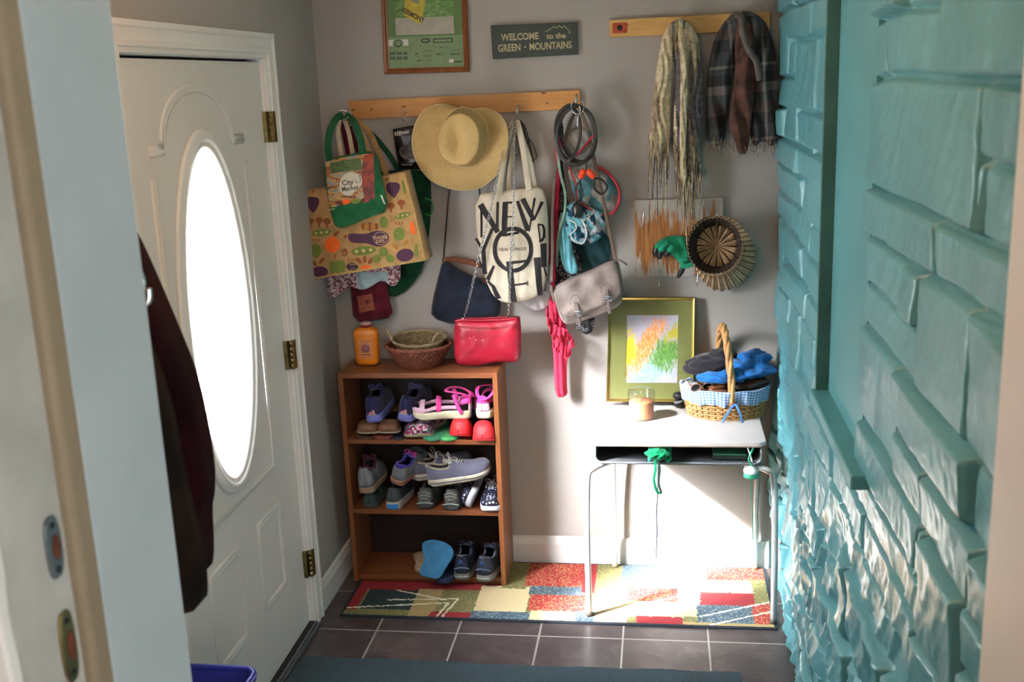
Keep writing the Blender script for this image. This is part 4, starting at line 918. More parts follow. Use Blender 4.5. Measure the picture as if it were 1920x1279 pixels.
# green market tote
t = thing('market_tote', 'small green tote with a produce photo print and round cream logo', 'bag', tuple(P(675, 425, -.27)))
prod = voro('produce_print', ['#5e6a3a', '#7d3b2c', '#b9843a', '#54707e', '#8e2f2b', '#3d4f2d', '#a8a08e', '#7a4a5a', '#2f3a2c'], 70, .6)
stripes = streaks('produce_streaks', [(.25, '#2c3a24'), (.40, '#6d8a9c'), (.5, '#c49344'), (.6, '#7a3a2e'), (.75, '#4d5a2f')], 14, .15, (1, 1, 5), 1.0)
reds = streaks('red_peppers', [(.3, '#331413'), (.5, '#7d2a20'), (.7, '#a84528')], 30, 0, (1, 1, 1), 1.0); gry = fabric('photo_cream', '#cdc4b2', .03); ink = plain('dark_ink', '#2b2320', .7, 0, 5, 0)
def deco(c, b):
    c.decal(b, [(609, 302), (660, 292), (700, 287), (704, 372), (655, 376), (616, 388)], stripes, .0010)
    c.decal(b, [(682, 292), (700, 287), (704, 372), (684, 374), (678, 330)], reds, .0014)
    c.decal(b, [(618, 305), (676, 296), (680, 318), (640, 322), (622, 326)], streaks('green_leaves', [(.35, '#27381f'), (.55, '#4d6a34'), (.7, '#5e444c')], 40, .3), .0014)
    for k, (x, y) in enumerate(((636, 381), (650, 378), (668, 377), (686, 375), (625, 384))): c.decal(b, ell(x, y, 9, 5, 12, -.2), [reds, VG['orr'], VG['gr'], reds, VG['go']][k], .0018)
    lg = [(637, 350), (640, 334), (650, 324), (664, 322), (677, 328), (681, 340), (677, 350), (668, 355), (662, 366), (650, 367), (640, 361)]
    c.decal(b, lg, gry, .0026, smooth=2); q = P(657, 343, -.285)
    c.text(b, 'City', q.x-.008, q.z+.002, .026, ink, .08, .0032, .95, bold=.0004); c.text(b, 'Market', q.x-.001, q.z-.019, .023, ink, .12, .0032, .95, bold=.0004)
    c.decal(b, stroke([(667, 337), (670, 343), (677, 340), (676, 333), (674, 330), (677, 326)], 1.2), ink, .0032)
    c.decal(b, stroke([(622, 388), (626, 385), (630, 386), (637, 383)], 1.3), gry, .003); c.decal(b, stroke([(613, 396), (620, 393), (628, 392)], 1.3), gry, .003)
    c.decal(b, [(713, 366), (716, 366), (722, 384), (719, 382)], gry, .002)
o, c = cloth_obj('bag_body', [(602, 302), (650, 290), (703, 282), (712, 330), (727, 398), (690, 408), (652, 426), (628, 430), (618, 400), (609, 350)], -.262, F_green, deco=deco, bulge=.016, th=.02, folds=[(5, .10, .002, 1)], smooth=1, seed=12)
K(t, [o, ribbon_part('handle', None, [(643, 216, -.13), (631, 222, -.16), (619, 245, -.22), (615, 275, -.262), (618, 302, -.275)], .026, .004, F_green), ribbon_part('handle', None, [(648, 216, -.13), (663, 228, -.17), (675, 258, -.23), (680, 290, -.275)], .026, .004, F_green)])
# keyring-like chrome ring at the first hook
t = thing('carabiner_ring', 'chrome ring clipped on the first hook above the green totes', 'ring', tuple(P(645, 228, -.10)))
K(t, [tube_part('ring', None, [(P(643, 216, -.14)+Vector((.020*math.cos(a), .004*math.sin(a*2), .018*math.sin(a)))) for a in [2*math.pi*i/16 for i in range(16)]], .0022, M['chrome'], 48, True, px=False), tube_part('gate', None, [(655, 204, -.135), (661, 222, -.14), (656, 236, -.14)], .002, M['chrome'], 16)])
# black packet
t = thing('glove_packet', 'black retail packet with white lettering beside the straw hat', 'packet', tuple(P(770, 315, -.09)))
pkm = plain('black_plastic_packet', '#14151a', .25, .1, 20, .3); gm_ = streaks('packet_photo', [(.35, '#15161a'), (.55, '#55504f'), (.7, '#8d8890')], 30, .5, (1, 1, 1.5), 1)
def deco(c, b):
    pw_ = plain('packet_white', '#bdb8b4', .6, .02, 10)
    for k, (x, w_, h_) in enumerate(((741, 3.4, 7), (745.5, 3.4, 8.5), (750, 4.2, 8.5), (754.5, 3, 6), (758.5, 3.4, 5.5), (762.5, 3.2, 5.5), (766, 2.6, 5))): c.decal(b, stroke([(x, 251+h_/2-k*.6), (x+.5, 251-h_/2-k*.6)], w_), pw_, .0012+.0002*(k % 2))
    c.decal(b, [(746, 280), (760, 270), (778, 272), (782, 296), (764, 300), (752, 296)], gm_, .001, smooth=2)
    for k in range(6): c.decal(b, stroke([(753+k*3.6, 309), (755.4+k*3.6, 308.7)], 2.2), plain('packet_grey', '#8d8580', .6, .02, 10), .0012)
    c.decal(b, stroke([(757, 244), (772, 242.6)], 1.6), plain('packet_grey2', '#5d5750', .6, .02, 10), .0012)
o, c = cloth_obj('packet_body', [(736, 242), (762, 237), (792, 234), (800, 300), (790, 318), (748, 318), (741, 280)], -.075, pkm, deco=deco, bulge=.010, smooth=0, seed=4)
K(t, [o, tube_part('hang_tab', None, [(762, 238, -.085), (764, 226, -.075), (768, 217, -.062)], .002, M['chrome'], 10)])

# straw hat
t = thing('straw_hat', 'wide brimmed natural straw cowboy hat hanging on the peg rail', 'hat', tuple(P(868, 357, -.10)))
straw = NT('straw_weave'); v = straw.coord(scale=(1, 1, 1)); n = straw.noise(v, 10, 4); ww = straw.n('ShaderNodeTexWave', wave_type='RINGS', rings_direction='Y'); ww.inputs['Scale'].default_value = 90; ww.inputs['Distortion'].default_value = .6; straw.l(v, ww.inputs[0])
n2 = straw.noise(v, 420, 2); straw.base(straw.mix(.3, straw.ramp(n.outputs[0], [(.3, '#b3935a'), (.7, '#c7a970')]), straw.ramp(n2.outputs[0], [(.4, '#a07f48'), (.6, '#d3b880')]))); straw.set(Roughness=.75); straw.bump(ww.outputs[0], .3, .0012); straw = straw.m
oc = P(868, 268, -.12)
outer = [P(a, b_, -.115)-oc for a, b_ in ((1000, 230),)] and None
hat_out = [(953, 265), (951, 235), (938, 216), (918, 205), (900, 203), (885, 206), (868, 209), (853, 204), (835, 197), (815, 197), (795, 207), (782, 228), (775, 254), (777, 285), (788, 312), (806, 336), (832, 350), (868, 357), (900, 352), (926, 332), (944, 302)]
hat_in = [(914, 265), (913, 240), (905, 222), (893, 210), (882, 203), (872, 200), (860, 202), (850, 206), (842, 216), (833, 228), (827, 244), (825, 255), (825, 270), (828, 284), (834, 296), (844, 306), (866, 313), (888, 312), (900, 300), (910, 285)]
def polar(pts, y, cxy):
    q = [(P(a, b_, y).x-cxy.x, P(a, b_, y).z-cxy.z) for a, b_ in pts]; an = [math.atan2(z, x) % (2*math.pi) for x, z in q]; rad = [math.hypot(x, z) for x, z in q]
    k = np.argsort(an); an = np.array(an)[k]; rad = np.array(rad)[k]; an = np.r_[an-2*math.pi, an, an+2*math.pi]; rad = np.r_[rad, rad, rad]
    return lambda a: float(np.interp(a % (2*math.pi), an, rad))
ro_, ri_ = polar(hat_out, -.11, oc), polar(hat_in, -.13, oc)
def sm_(f, a, w=.18): return (f(a-w)+2*f(a)+f(a+w))/4
def brim(u, v, lo=0):
    a = 2*math.pi*u; r0, r1 = sm_(ri_, a)*.97, sm_(ro_, a, .06); s = v
    r = r0+(r1-r0)*s; wd = (r1-r0)
    y = -.118-.030*math.sin(s*math.pi)*.4+.022*s-.035*s*s*max(0, math.cos(a))**2-.030*s*s*max(0, -math.cos(a))**2
    return Vector((oc.x+r*math.cos(a), y+lo, oc.z+r*math.sin(a)))
b = MB(); b.grid(lambda u, v: brim(u, v), 96, 16, straw, cu=True); br_ = b.build('brim', solid=.003)
b = MB(); b.tube([brim(i/120, 1.0) for i in range(120)], .0028, plain('straw_edge', '#cdb88c', .8, .05, 80), 6, True); rim = b.build('brim_edge')
def crown(u, v):
    a = 2*math.pi*u; r = sm_(ri_, a); s = v; k = (1-s**2.6)**.5 if s < 1 else 0
    hgt_ = .105*(1-(1-s)**1.0) if False else 0
    # v: 0 base .. 1 top centre
    rr_ = r*(1-.16*min(1, s/.62)) if s < .62 else r*.84*math.cos((s-.62)/.38*math.pi/2)**.55
    H_ = .100*min(1, s/.62)**.9 if s < .62 else .100+.014*math.sin((s-.62)/.38*math.pi/2)
    x = rr_*math.cos(a); z = rr_*math.sin(a)
    dent = .030*math.exp(-((x+.004)/.026)**2-((z-.008)/.055)**2)*(s > .6)+.010*math.exp(-((abs(x)-.055)/.02)**2-((z-.05)/.04)**2)
    return Vector((oc.x+x-.002*s, -.118-H_+dent, oc.z+z+.004*s))
b = MB(); b.grid(crown, 80, 40, straw, cu=True); cr2 = b.build('crown')
b = MB(); b.tube([crown(i/90, .02)+Vector((0, -.002, 0)) for i in range(90)], .0026, plain('straw_band', '#d0bb92', .8, .05, 80), 6, True); bd = b.build('hat_band')
K(t, [br_, rim, cr2, bd])

# canvas tote with large lettering
canv = fabric('natural_canvas', '#cfc3ae', .05, weave=700); inkb = plain('black_print', '#1d191c', .8, .15, 60)
t = thing('canvas_tote', 'cream canvas tote with huge black overlapping letters', 'bag', tuple(P(960, 570, -.12)))
def deco(c, b):
    k = .1876; tr = lambda x, y: (880+x*k, 340+y*k)
    def S(pts, w, e=.0012): c.decal(b, stroke([tr(*p_) for p_ in pts], tuple(q_*k for q_ in w) if isinstance(w, tuple) else w*k), inkb, e)
    S([(118, 235), (122, 560)], 24); S([(108, 232), (290, 505)], (70, 52), .0016); S([(288, 205), (284, 470)], 26)
    S([(362, 205), (352, 545)], 54); S([(350, 214), (432, 210)], 20); S([(362, 352), (445, 350)], 14); S([(340, 535), (500, 508)], 26, .0014)
    S([(482, 195), (590, 490)], (32, 56)); S([(535, 172), (650, 385)], (55, 45), .0016); S([(655, 165), (600, 500)], (20, 14)); S([(728, 205), (650, 385)], (34, 16))
    S([(60, 575), (120, 665)], (26, 40)); S([(232, 470), (140, 690)], (32, 34), .0014); S([(140, 680), (150, 930)], (44, 50))
    for h_ in range(4): c.decal(b, stroke([tr(438+182*math.cos(a), 678+210*math.sin(a)) for a in [math.pi/2*(h_+i/10) for i in range(11)]], 42*k), inkb, .0018)
    S([(690, 425), (735, 440), (748, 490), (745, 560), (725, 590), (700, 600)], (18, 30)); S([(690, 425), (712, 600)], 16)
    S([(402, 800), (445, 1215)], (60, 62), .0014); S([(372, 815), (572, 790)], (34, 24), .0018); S([(440, 1035), (580, 1012)], 20, .0018); S([(585, 990), (588, 1040)], 10)
    S([(678, 760), (705, 1150)], (66, 52)); S([(740, 620), (745, 860)], (60, 50)); S([(745, 860), (775, 980), (750, 1110)], (14, 30))
    S([(250, 840), (180, 990)], (26, 46)); S([(180, 1000), (240, 1050), (290, 1180)], (24, 60)); S([(90, 800), (165, 930)], (10, 40))
    q = P(*tr(432, 680), -.16); c.text(b, 'NEW YORKER', q.x, q.z, .0165, inkb, .02, .002, 1.0); q = P(*tr(432, 632), -.16); c.text(b, 'THE', q.x, q.z, .010, inkb, .02, .002)
o, c = cloth_obj('bag_body', [(889, 366), (930, 362), (985, 353), (1008, 350), (1022, 362), (1027, 420), (1028, 500), (1018, 548), (1000, 562), (958, 571), (934, 567), (916, 545), (902, 500), (893, 450)], -.125, canv, deco=deco, bulge=.026, edge=.04, th=.02, folds=[(8, .11, .003, 0), (-6, .055, .0015, 2)], smooth=1, seed=21)
K(t, [o, ribbon_part('handle', None, [(965, 226, -.070), (955, 250, -.09), (945, 300, -.12), (936, 364, -.152)], .022, .003, canv), ribbon_part('handle', None, [(968, 226, -.072), (978, 262, -.10), (986, 310, -.13), (992, 356, -.155)], .024, .003, canv),
      ribbon_part('handle', None, [(964, 228, -.062), (960, 280, -.075), (956, 330, -.09), (955, 360, -.11)], .020, .003, canv), ribbon_part('handle', None, [(968, 228, -.062), (990, 290, -.075), (1000, 330, -.09), (1004, 356, -.11)], .018, .003, canv)])
# white cloth below tote
t = thing('white_cloth', 'white cotton cloth showing just below the lettered canvas tote', 'cloth', tuple(P(1000, 585, -.07)))
o, c = cloth_obj('cloth_body', [(965, 470), (1035, 480), (1032, 570), (1022, 580), (1005, 586), (985, 576), (970, 566)], -.065, fabric('white_muslin', '#c5c0c2', .05), bulge=.018, folds=[(15, .035, .004, 0)], seed=9)
K(t, [o])
# dark glasses case / leather strap behind tote handles
t = thing('leather_strap', 'dark brown leather strap with a buckle loop right of the tote handles', 'strap', tuple(P(990, 305, -.04)))
dkb = plain('dark_brown_leather', '#33211c', .4, .15, 30, .2)
K(t, [ribbon_part('strap', None, [(969, 226, -.050), (980, 240, -.035), (988, 268, -.035), (996, 305, -.035)], .022, .005, dkb), tube_part('loop', None, [(990, 262, -.04), (999, 270, -.045), (1006, 292, -.045), (1001, 299, -.045), (993, 290, -.04)], .0018, dkb, 30, True)])
# red purse on a chain
red = plain('red_leather', '#96142a', .38, .10, 14, .25, bscale=40, bdist=.002)
t = thing('chain_purse', 'small red leather purse on a silver chain resting on the bookcase top', 'purse', tuple(P(912, 688, -.17)))
def deco(c, b):
    for pts in ([(858, 676), (900, 652), (914, 640), (965, 612)], [(914, 640), (935, 652), (968, 678)], [(856, 668), (905, 646), (940, 655), (970, 668)]):
        c.decal(b, stroke(pts, 1.0), shade_red, .0015)
    for (x, y) in ((882, 633), (889, 631), (893, 636), (906, 637)): c.decal(b, ell(x, y, .9, .7, 6), M['white'], .002)
shade_red = plain('red_leather_seam', '#8a1022', .4, .1, 20)
o, c = cloth_obj('purse_body', [(851, 604), (860, 600), (900, 604), (940, 602), (968, 596), (974, 600), (975, 660), (972, 680), (955, 682), (930, 680), (900, 688), (862, 688), (851, 678), (850, 640)], -.150, red, deco=deco, bulge=.024, edge=.03, th=.028, smooth=1, wr=.004, wrs=14, seed=6)
b = MB(); b.tube([P(a, b_, -.172) for a, b_ in resamp([(852, 603), (865, 600), (900, 601), (940, 600), (968, 597)], 24)], .0045, red); b.tube([P(a, b_, -.134) for a, b_ in resamp([(853, 601), (870, 597), (910, 597), (945, 595), (972, 597)], 24)], .004, red)
b.tube([P(a, b_, -.196) for a, b_ in resamp([(856, 611), (880, 613), (920, 614), (972, 606)], 24)], .0022, red); fr = b.build('rim')
def chain(name, pts, pitch=.0105, r=.0046, wr_=.0011):
    q = np.array([list(p_) for p_ in smooth_path(pts, 60)]); L = np.r_[0, np.cumsum(np.linalg.norm(np.diff(q, axis=0), axis=1))]; n = int(L[-1]/pitch); b = MB()
    for i in range(n):
        s0 = (i+.5)*pitch; c_ = Vector([np.interp(s0, L, q[:, k]) for k in range(3)]); d_ = Vector([np.interp(s0+.002, L, q[:, k]) for k in range(3)])-c_; d_.normalize()
        sd = Vector((0, -1, 0)) if i % 2 else d_.cross(Vector((0, -1, 0))).normalized(); sd = (sd*.8+d_.cross(sd)*.5).normalized(); sd = (sd-d_*sd.dot(d_)).normalized()
        b.tube([c_+d_*(pitch*.72*math.cos(a))+sd*(r*math.sin(a)) for a in [2*math.pi*k/10 for k in range(10)]], wr_, 'chrome', 5, True)
    return b.build(name)
K(t, [o, fr, chain('chain', P3([(966, 222, -.068), (952, 252, -.10), (937, 310, -.15), (921, 390, -.182), (898, 480, -.19), (880, 560, -.18), (868, 602, -.155)])),
      chain('chain', P3([(966, 222, -.068), (964, 262, -.11), (964, 340, -.165), (962, 410, -.185), (957, 500, -.195), (955, 560, -.18), (953, 600, -.150)]))])
for x in (868, 953):
    b = MB(); b.tube([P(x, 600, -.155)+Vector((.006*math.cos(a), 0, .006*math.sin(a))) for a in [2*math.pi*k/12 for k in range(12)]], .0015, 'chrome', 6, True); K(t, [b.build('ring')])
# denim and brown leather shoulder bag
den = fabric('dark_denim', '#1d2230', .3, weave=700, bump=.5); lth = plain('saddle_leather', '#7d4526', .45, .12, 20, .2)
t = thing('denim_shoulder_bag', 'dark denim shoulder bag with a brown leather collar behind the red purse', 'bag', tuple(P(870, 606, -.06)))
def mf(x, z):
    # leather collar follows the drooping opening
    top = np.interp(x, [P(825, 0, -.09).x, P(860, 0, -.09).x, P(900, 0, -.09).x, P(940, 0, -.09).x], [P(0, 507, -.09).z, P(0, 533, -.09).z, P(0, 548, -.09).z, P(0, 548, -.09).z]); return lth if z > top else den
o, c = cloth_obj('bag_body', [(829, 488), (850, 504), (880, 519), (905, 527), (930, 528), (938, 570), (934, 598), (900, 612), (850, 612), (806, 598), (808, 570), (820, 520)], -.055, den, matfn=mf, bulge=.030, th=.02, seed=14, wr=.004, smooth=1)
b = MB(); b.ribbon([P(a, b_, y) for a, b_, y in ((829, 488, -.06), (850, 486, -.035), (880, 492, -.03), (930, 506, -.03))], .02, .004, lth); bk = b.build('back_edge')
K(t, [o, bk, tube_part('strap', None, [(872, 226, -.055), (856, 290, -.05), (842, 365, -.05), (836, 430, -.055), (832, 484, -.062)], .003, plain('dark_strap', '#1b1613', .5, .1, 20), 40), tube_part('strap', None, [(874, 226, -.055), (890, 310, -.045), (899, 356, -.045), (904, 420, -.045), (925, 525, -.05)], .003, M['black'], 40),
      tube_part('strap_ring', None, [P(832, 486, -.064)+Vector((.006*math.cos(a), 0, .007*math.sin(a))) for a in [2*math.pi*k/12 for k in range(12)]], .0014, M['brass'], 24, True, px=False)])

# ------------------------------------------------------------------ things on the last hook of the peg rail
hx, hz = P(1085, 200, -.07).x, P(1085, 200, -.07).z
lea = plain('black_leather_lead', '#1d1e1c', .35, .15, 40, .15)
t = thing('black_leash', 'black leather leash coiled in loops on the last peg rail hook', 'leash', tuple(P(1080, 312, -.10)))
def loopc(cx, cy, rx, ry, y, ph=0, n=14, tilt=0): return [(cx+rx*math.cos(a+ph)+tilt*math.sin(a+ph), cy+ry*math.sin(a+ph), y-.006*math.sin(2*a)) for a in [2*math.pi*i/n for i in range(n)]]
for (cx, cy, rx, ry, y, tl) in ((1078, 251, 37, 55, -.128, 4), (1081, 254, 36, 54, -.140, -2), (1084, 250, 33, 53, -.118, 6), (1066, 252, 22, 50, -.134, -4)):
    b = MB(); b.ribbon(smooth_path(P3(loopc(cx, cy, rx, ry, y, tilt=tl)), 70, True), .011, .004, lea, closed=True); K(t, [b.build('coil')])
b = MB(); b.tube(smooth_path(P3(loopc(1083, 200, 12, 14, -.150)), 40, True), .0016, 'chrome', closed=True); K(t, [b.build('ring')])
K(t, [tube_part('snap_clip', None, [(1086, 199, -.152), (1088, 206, -.153), (1084, 218, -.153), (1083, 238, -.150)], .0024, M['chrome'], 20)])
# folded life vest / harness in grey, teal and pink piping
tealf = fabric('teal_fabric', '#47727a', .15); greyf = fabric('pale_grey_fabric', '#8f8a84', .08); pinkp = plain('coral_pink_piping', '#c2303f', .6, .1, 60); navyf = fabric('petrol_blue_fabric', '#1f4a62', .25)
t = thing('dog_life_vest', 'folded grey and teal dog vest edged with coral pink piping', 'dog vest', tuple(P(1110, 405, -.06)))
o1, c = cloth_obj('upper_panel', [(1057, 255), (1078, 240), (1100, 238), (1112, 252), (1104, 280), (1086, 293), (1070, 285)], -.082, greyf, matfn=lambda x, z: tealf if x > P(1083, 0, -.1).x+(z-P(0, 250, -.1).z)*-.3 else greyf, bulge=.014, folds=[(40, .03, .003, 0)], seed=31)
o2, c = cloth_obj('lower_panel', [(1062, 310), (1120, 312), (1150, 330), (1163, 360), (1158, 392), (1148, 402), (1110, 402), (1085, 390), (1070, 350)], -.060, greyf, matfn=lambda x, z: tealf if mnoise.noise(Vector((x*22, 3, z*16))) > -.05 else greyf, bulge=.022, folds=[(50, .05, .004, 1)], seed=33)
K(t, [o1, o2, tube_part('piping', None, [(1080, 292, -.108), (1098, 272, -.110), (1113, 254, -.106)], .0042, pinkp), tube_part('piping', None, [(1120, 312, -.088), (1140, 324, -.090), (1156, 345, -.090), (1162, 368, -.088), (1155, 392, -.085), (1143, 402, -.080)], .0055, pinkp),
      tube_part('piping', None, [(1088, 380, -.095), (1105, 392, -.098), (1122, 401, -.095), (1133, 404, -.09)], .0035, pinkp), tube_part('piping', None, [(1067, 312, -.090), (1074, 330, -.092), (1080, 346, -.092), (1083, 380, -.093)], .003, pinkp),
      ribbon_part('strap', None, [(1046, 250, -.09), (1046, 290, -.10), (1052, 330, -.11), (1060, 365, -.11), (1058, 400, -.11), (1047, 440, -.10), (1044, 500, -.08)], .010, .003, fabric('sage_webbing', '#7f9a84', .08))])
# orange clip on a black cord
org_ = plain('bright_orange_plastic', '#e8451c', .35, .05, 20, .05)
t = thing('whistle_cord', 'black cord with two bright orange plastic toggles below the coiled leash', 'cord', tuple(P(1100, 360, -.13)))
for (a, c_) in (((1088, 334, -.146), (1096, 318, -.146)), ((1101, 319, -.144), (1115, 333, -.144))):
    b = MB(); b.tube([P(*a), P(*a).lerp(P(*c_), .25), P(*a).lerp(P(*c_), .8), P(*c_)], .0125, org_, 14, taper=lambda q: .8 if q in (0, 1) else 1); K(t, [b.build('toggle')])
K(t, [tube_part('cord', None, [(1098, 296, -.130), (1100, 310, -.138), (1098, 320, -.150)], .002, M['black']), tube_part('cord', None, [(1090, 336, -.143), (1080, 352, -.14), (1082, 378, -.138), (1092, 366, -.138), (1088, 340, -.143)], .003, lea, 40), tube_part('cord', None, [(1116, 334, -.142), (1130, 338, -.138), (1138, 352, -.135), (1128, 364, -.132), (1114, 352, -.135), (1116, 336, -.142)], .004, lea, 40)])
# sunglasses-like black thing and crumpled teal/white swim cap
t = thing('crumpled_beach_cloth', 'crumpled turquoise, navy and white cloth with white cords above the satchel', 'cloth', tuple(P(1090, 515, -.06)))
whf = fabric('white_print_fabric', '#b9b6bb', .1); aqua = fabric('aqua_fabric', '#6fb4c2', .1)
def mf(x, z):
    n_ = mnoise.noise(Vector((x*44+z*18+3, 1, z*20-x*10)))+.7*mnoise.noise(Vector((x*90, 4, z*50))); s_ = (x-P(1090, 0, -.1).x)*8
    return navyf if n_ > .12 else (whf if n_+s_*.4 > -.12 else aqua)
o1, c = cloth_obj('bunched_part', [(1056, 395), (1075, 375), (1110, 392), (1132, 400), (1136, 425), (1128, 448), (1100, 462), (1075, 458), (1060, 440)], -.088, navyf, matfn=mf, bulge=.030, folds=[(30, .035, .007, 1), (-50, .028, .005, 0)], seed=35, wr=.008, wrs=22)
o2, c = cloth_obj('hanging_tail', [(1047, 400), (1062, 398), (1068, 440), (1078, 490), (1086, 512), (1070, 516), (1056, 505), (1046, 460)], -.085, aqua, bulge=.014, folds=[(0, .02, .004, 0)], seed=36)
K(t, [o1, o2, tube_part('white_cord', None, [(1064, 412, -.118), (1078, 418, -.126), (1080, 430, -.126), (1070, 440, -.124), (1078, 452, -.122), (1094, 455, -.120), (1100, 435, -.125), (1090, 410, -.128), (1098, 424, -.128)], .0026, M['white'], 60)])
b = MB(); blob(b, P(1083, 394, -.128), (.020, .012, .030), lea, .15, 2, 3, 24); K(t, [b.build('black_toggle')])
# black and white paisley
t = thing('paisley_cloth', 'black cloth with white paisley rings hanging behind the satchel', 'cloth', tuple(P(1070, 632, -.03)))
pz = NT('paisley_print'); v = pz.coord(); vo = pz.n('ShaderNodeTexVoronoi'); vo.inputs['Scale'].default_value = 55; pz.l(v, vo.inputs['Vector'])
pz.base(pz.ramp(vo.outputs[0], [(0, '#15151a'), (.16, '#b7b4b8'), (.24, '#15151a'), (.40, '#15151a'), (.50, '#a9a6ab'), (.56, '#15151a')], 'CONSTANT')); pz.set(Roughness=.9)
o1, c = cloth_obj('cloth_body', [(1046, 225), (1058, 235), (1052, 300), (1064, 370), (1070, 440), (1092, 500), (1100, 560), (1118, 598), (1106, 633), (1076, 616), (1040, 560), (1030, 500), (1036, 440), (1040, 330)], -.035, pz.m, bulge=.016, folds=[(12, .045, .004, 1)], seed=37, smooth=1)
K(t, [o1])
# dark teal shadowy cloth right of it
t = thing('dark_teal_cloth', 'dark teal cloth hanging behind the satchel strap', 'cloth', tuple(P(1125, 510, -.03)))
o1, c = cloth_obj('cloth_body', [(1072, 445), (1112, 430), (1140, 440), (1146, 470), (1140, 500), (1100, 520), (1078, 520)], -.020, fabric('dark_teal_knit', '#1d3b40', .3), bulge=.012, folds=[(20, .04, .003, 1)], seed=38); K(t, [o1])
# pink scarf with ruffles
pk_ = fabric('coral_pink_scarf', '#d0304f', .12, weave=500)
t = thing('pink_scarf', 'coral pink ruffled scarf trailing below the grey satchel', 'scarf', tuple(P(1052, 748, -.06)))
o1, c = cloth_obj('upper_length', [(1043, 250), (1052, 240), (1050, 330), (1047, 395), (1042, 470), (1042, 540), (1026, 560), (1027, 480), (1036, 400), (1040, 320)], -.062, pk_, bulge=.012, folds=[(0, .015, .002, 0)], seed=41, sp=.005)
o2, c = cloth_obj('lower_length', [(1026, 555), (1044, 560), (1058, 600), (1066, 640), (1062, 690), (1062, 728), (1064, 742), (1052, 748), (1040, 744), (1038, 700), (1036, 650), (1030, 600)], -.062, pk_, bulge=.022, folds=[(0, .022, .006, 0)], seed=42, sp=.005)
parts = [o1, o2]
for (pts, w_) in (([(1024, 575, -.098), (1032, 600, -.100), (1046, 612, -.104), (1062, 618, -.104), (1076, 640, -.10)], .030), ([(1026, 590, -.104), (1036, 618, -.108), (1050, 640, -.110), (1064, 652, -.108), (1072, 628, -.10)], .030), ([(1036, 640, -.10), (1050, 652, -.104), (1062, 660, -.104), (1070, 655, -.10)], .022)):
    q = smooth_path(P3(pts), 40); b = MB()
    def rf(u, v, q=q, w_=w_):
        k = u*(len(q)-1); i = min(len(q)-2, int(k)); p_ = q[i].lerp(q[i+1], k-i); return p_+Vector((.004*math.sin(u*60), -.010*v-.011*math.sin(u*48+v)*v, -w_*v-.004*math.sin(u*37)*v))
    b.grid(rf, 90, 7, pk_); parts.append(b.build('ruffle', solid=.0012))
K(t, parts)
# grey satchel
sat = plain('taupe_grey_leather', '#7d7069', .6, .10, 14, .35, bscale=60, bdist=.002); satd = plain('dark_taupe_trim', '#5c514b', .6, .1, 30, .2)
t = thing('satchel', 'taupe grey leather satchel with two buckled straps hanging crooked', 'bag', tuple(P(1100, 612, -.15)))
def deco(c, b):
    for (x, y, r_) in ((1079, 567, -.12), (1137, 545, -.12)):
        c.decal(b, stroke([(x+10*math.cos(a)*math.cos(r_), y-1+13*math.sin(a)) for a in [math.pi*(.85+1.3*i/16) for i in range(17)]], 1.2), satd, .0016)
    c.decal(b, stroke([(1066, 601), (1100, 592), (1135, 578), (1164, 566)], 1.4), satd, .0016)
    c.decal(b, stroke([(1042, 552), (1048, 580), (1058, 600)], 1.0), satd, .0016)
o1, c = cloth_obj('body', [(1034, 542), (1060, 528), (1105, 510), (1140, 492), (1158, 490), (1166, 530), (1168, 558), (1164, 574), (1130, 590), (1095, 602), (1066, 612), (1052, 604), (1042, 575)], -.135, sat, deco=deco, bulge=.020, th=.045, folds=[(25, .09, .003, 1)], seed=44)
o2, c2 = cloth_obj('flap', [(1036, 545), (1062, 529), (1106, 511), (1142, 493), (1156, 492), (1164, 530), (1165, 556), (1130, 574), (1100, 586), (1064, 598), (1052, 590), (1042, 570)], -.176, sat, deco=deco, bulge=.010, th=.004, folds=[(25, .09, .004, 1), (-40, .07, .002, 0)], seed=45)
parts = [o1, o2]
for (x0_, y0_, x1_, y1_, x2_, y2_) in ((1080, 566, 1084, 588, 1087, 611), (1137, 543, 1140, 560, 1144, 588)):
    p_ = ribbon_part('buckle_strap', None, [(x0_, y0_, -.190), (x1_, y1_, -.194), (x2_, y2_, -.188)], .015, .004, satd); parts.append(p_)
    b = MB(); cc = P(x1_, y1_, -.199)
    b.tube([cc+Vector((.012*sx1, 0, .008*sz1)) for sx1, sz1 in ((-1, -1), (-1, 1), (1, 1), (1, -1))], .0022, 'steel', 6, True); b.tube([cc+Vector((-.012, -.001, 0)), cc+Vector((.012, -.001, 0))], .0016, 'steel'); parts.append(b.build('buckle'))
parts += [ribbon_part('shoulder_strap', None, [(1088, 205, -.080), (1100, 240, -.085), (1114, 300, -.105), (1126, 352, -.115), (1136, 400, -.12), (1146, 450, -.13), (1155, 490, -.150)], .013, .003, plain('brown_strap_leather', '#6a5646', .6, .1, 30)),
          ribbon_part('shoulder_strap', None, [(1080, 205, -.080), (1062, 250, -.09), (1042, 320, -.10), (1036, 400, -.12), (1036, 470, -.13), (1034, 530, -.150)], .012, .003, plain('brown_strap_leather2', '#5e4e44', .6, .1, 30)),
          tube_part('strap_end', None, [(1150, 489, -.175), (1162, 488, -.19), (1176, 497, -.195)], .0035, satd, 14), ribbon_part('side_tab', None, [(1033, 535, -.165), (1036, 550, -.17), (1040, 566, -.17)], .012, .003, satd)]
K(t, parts)

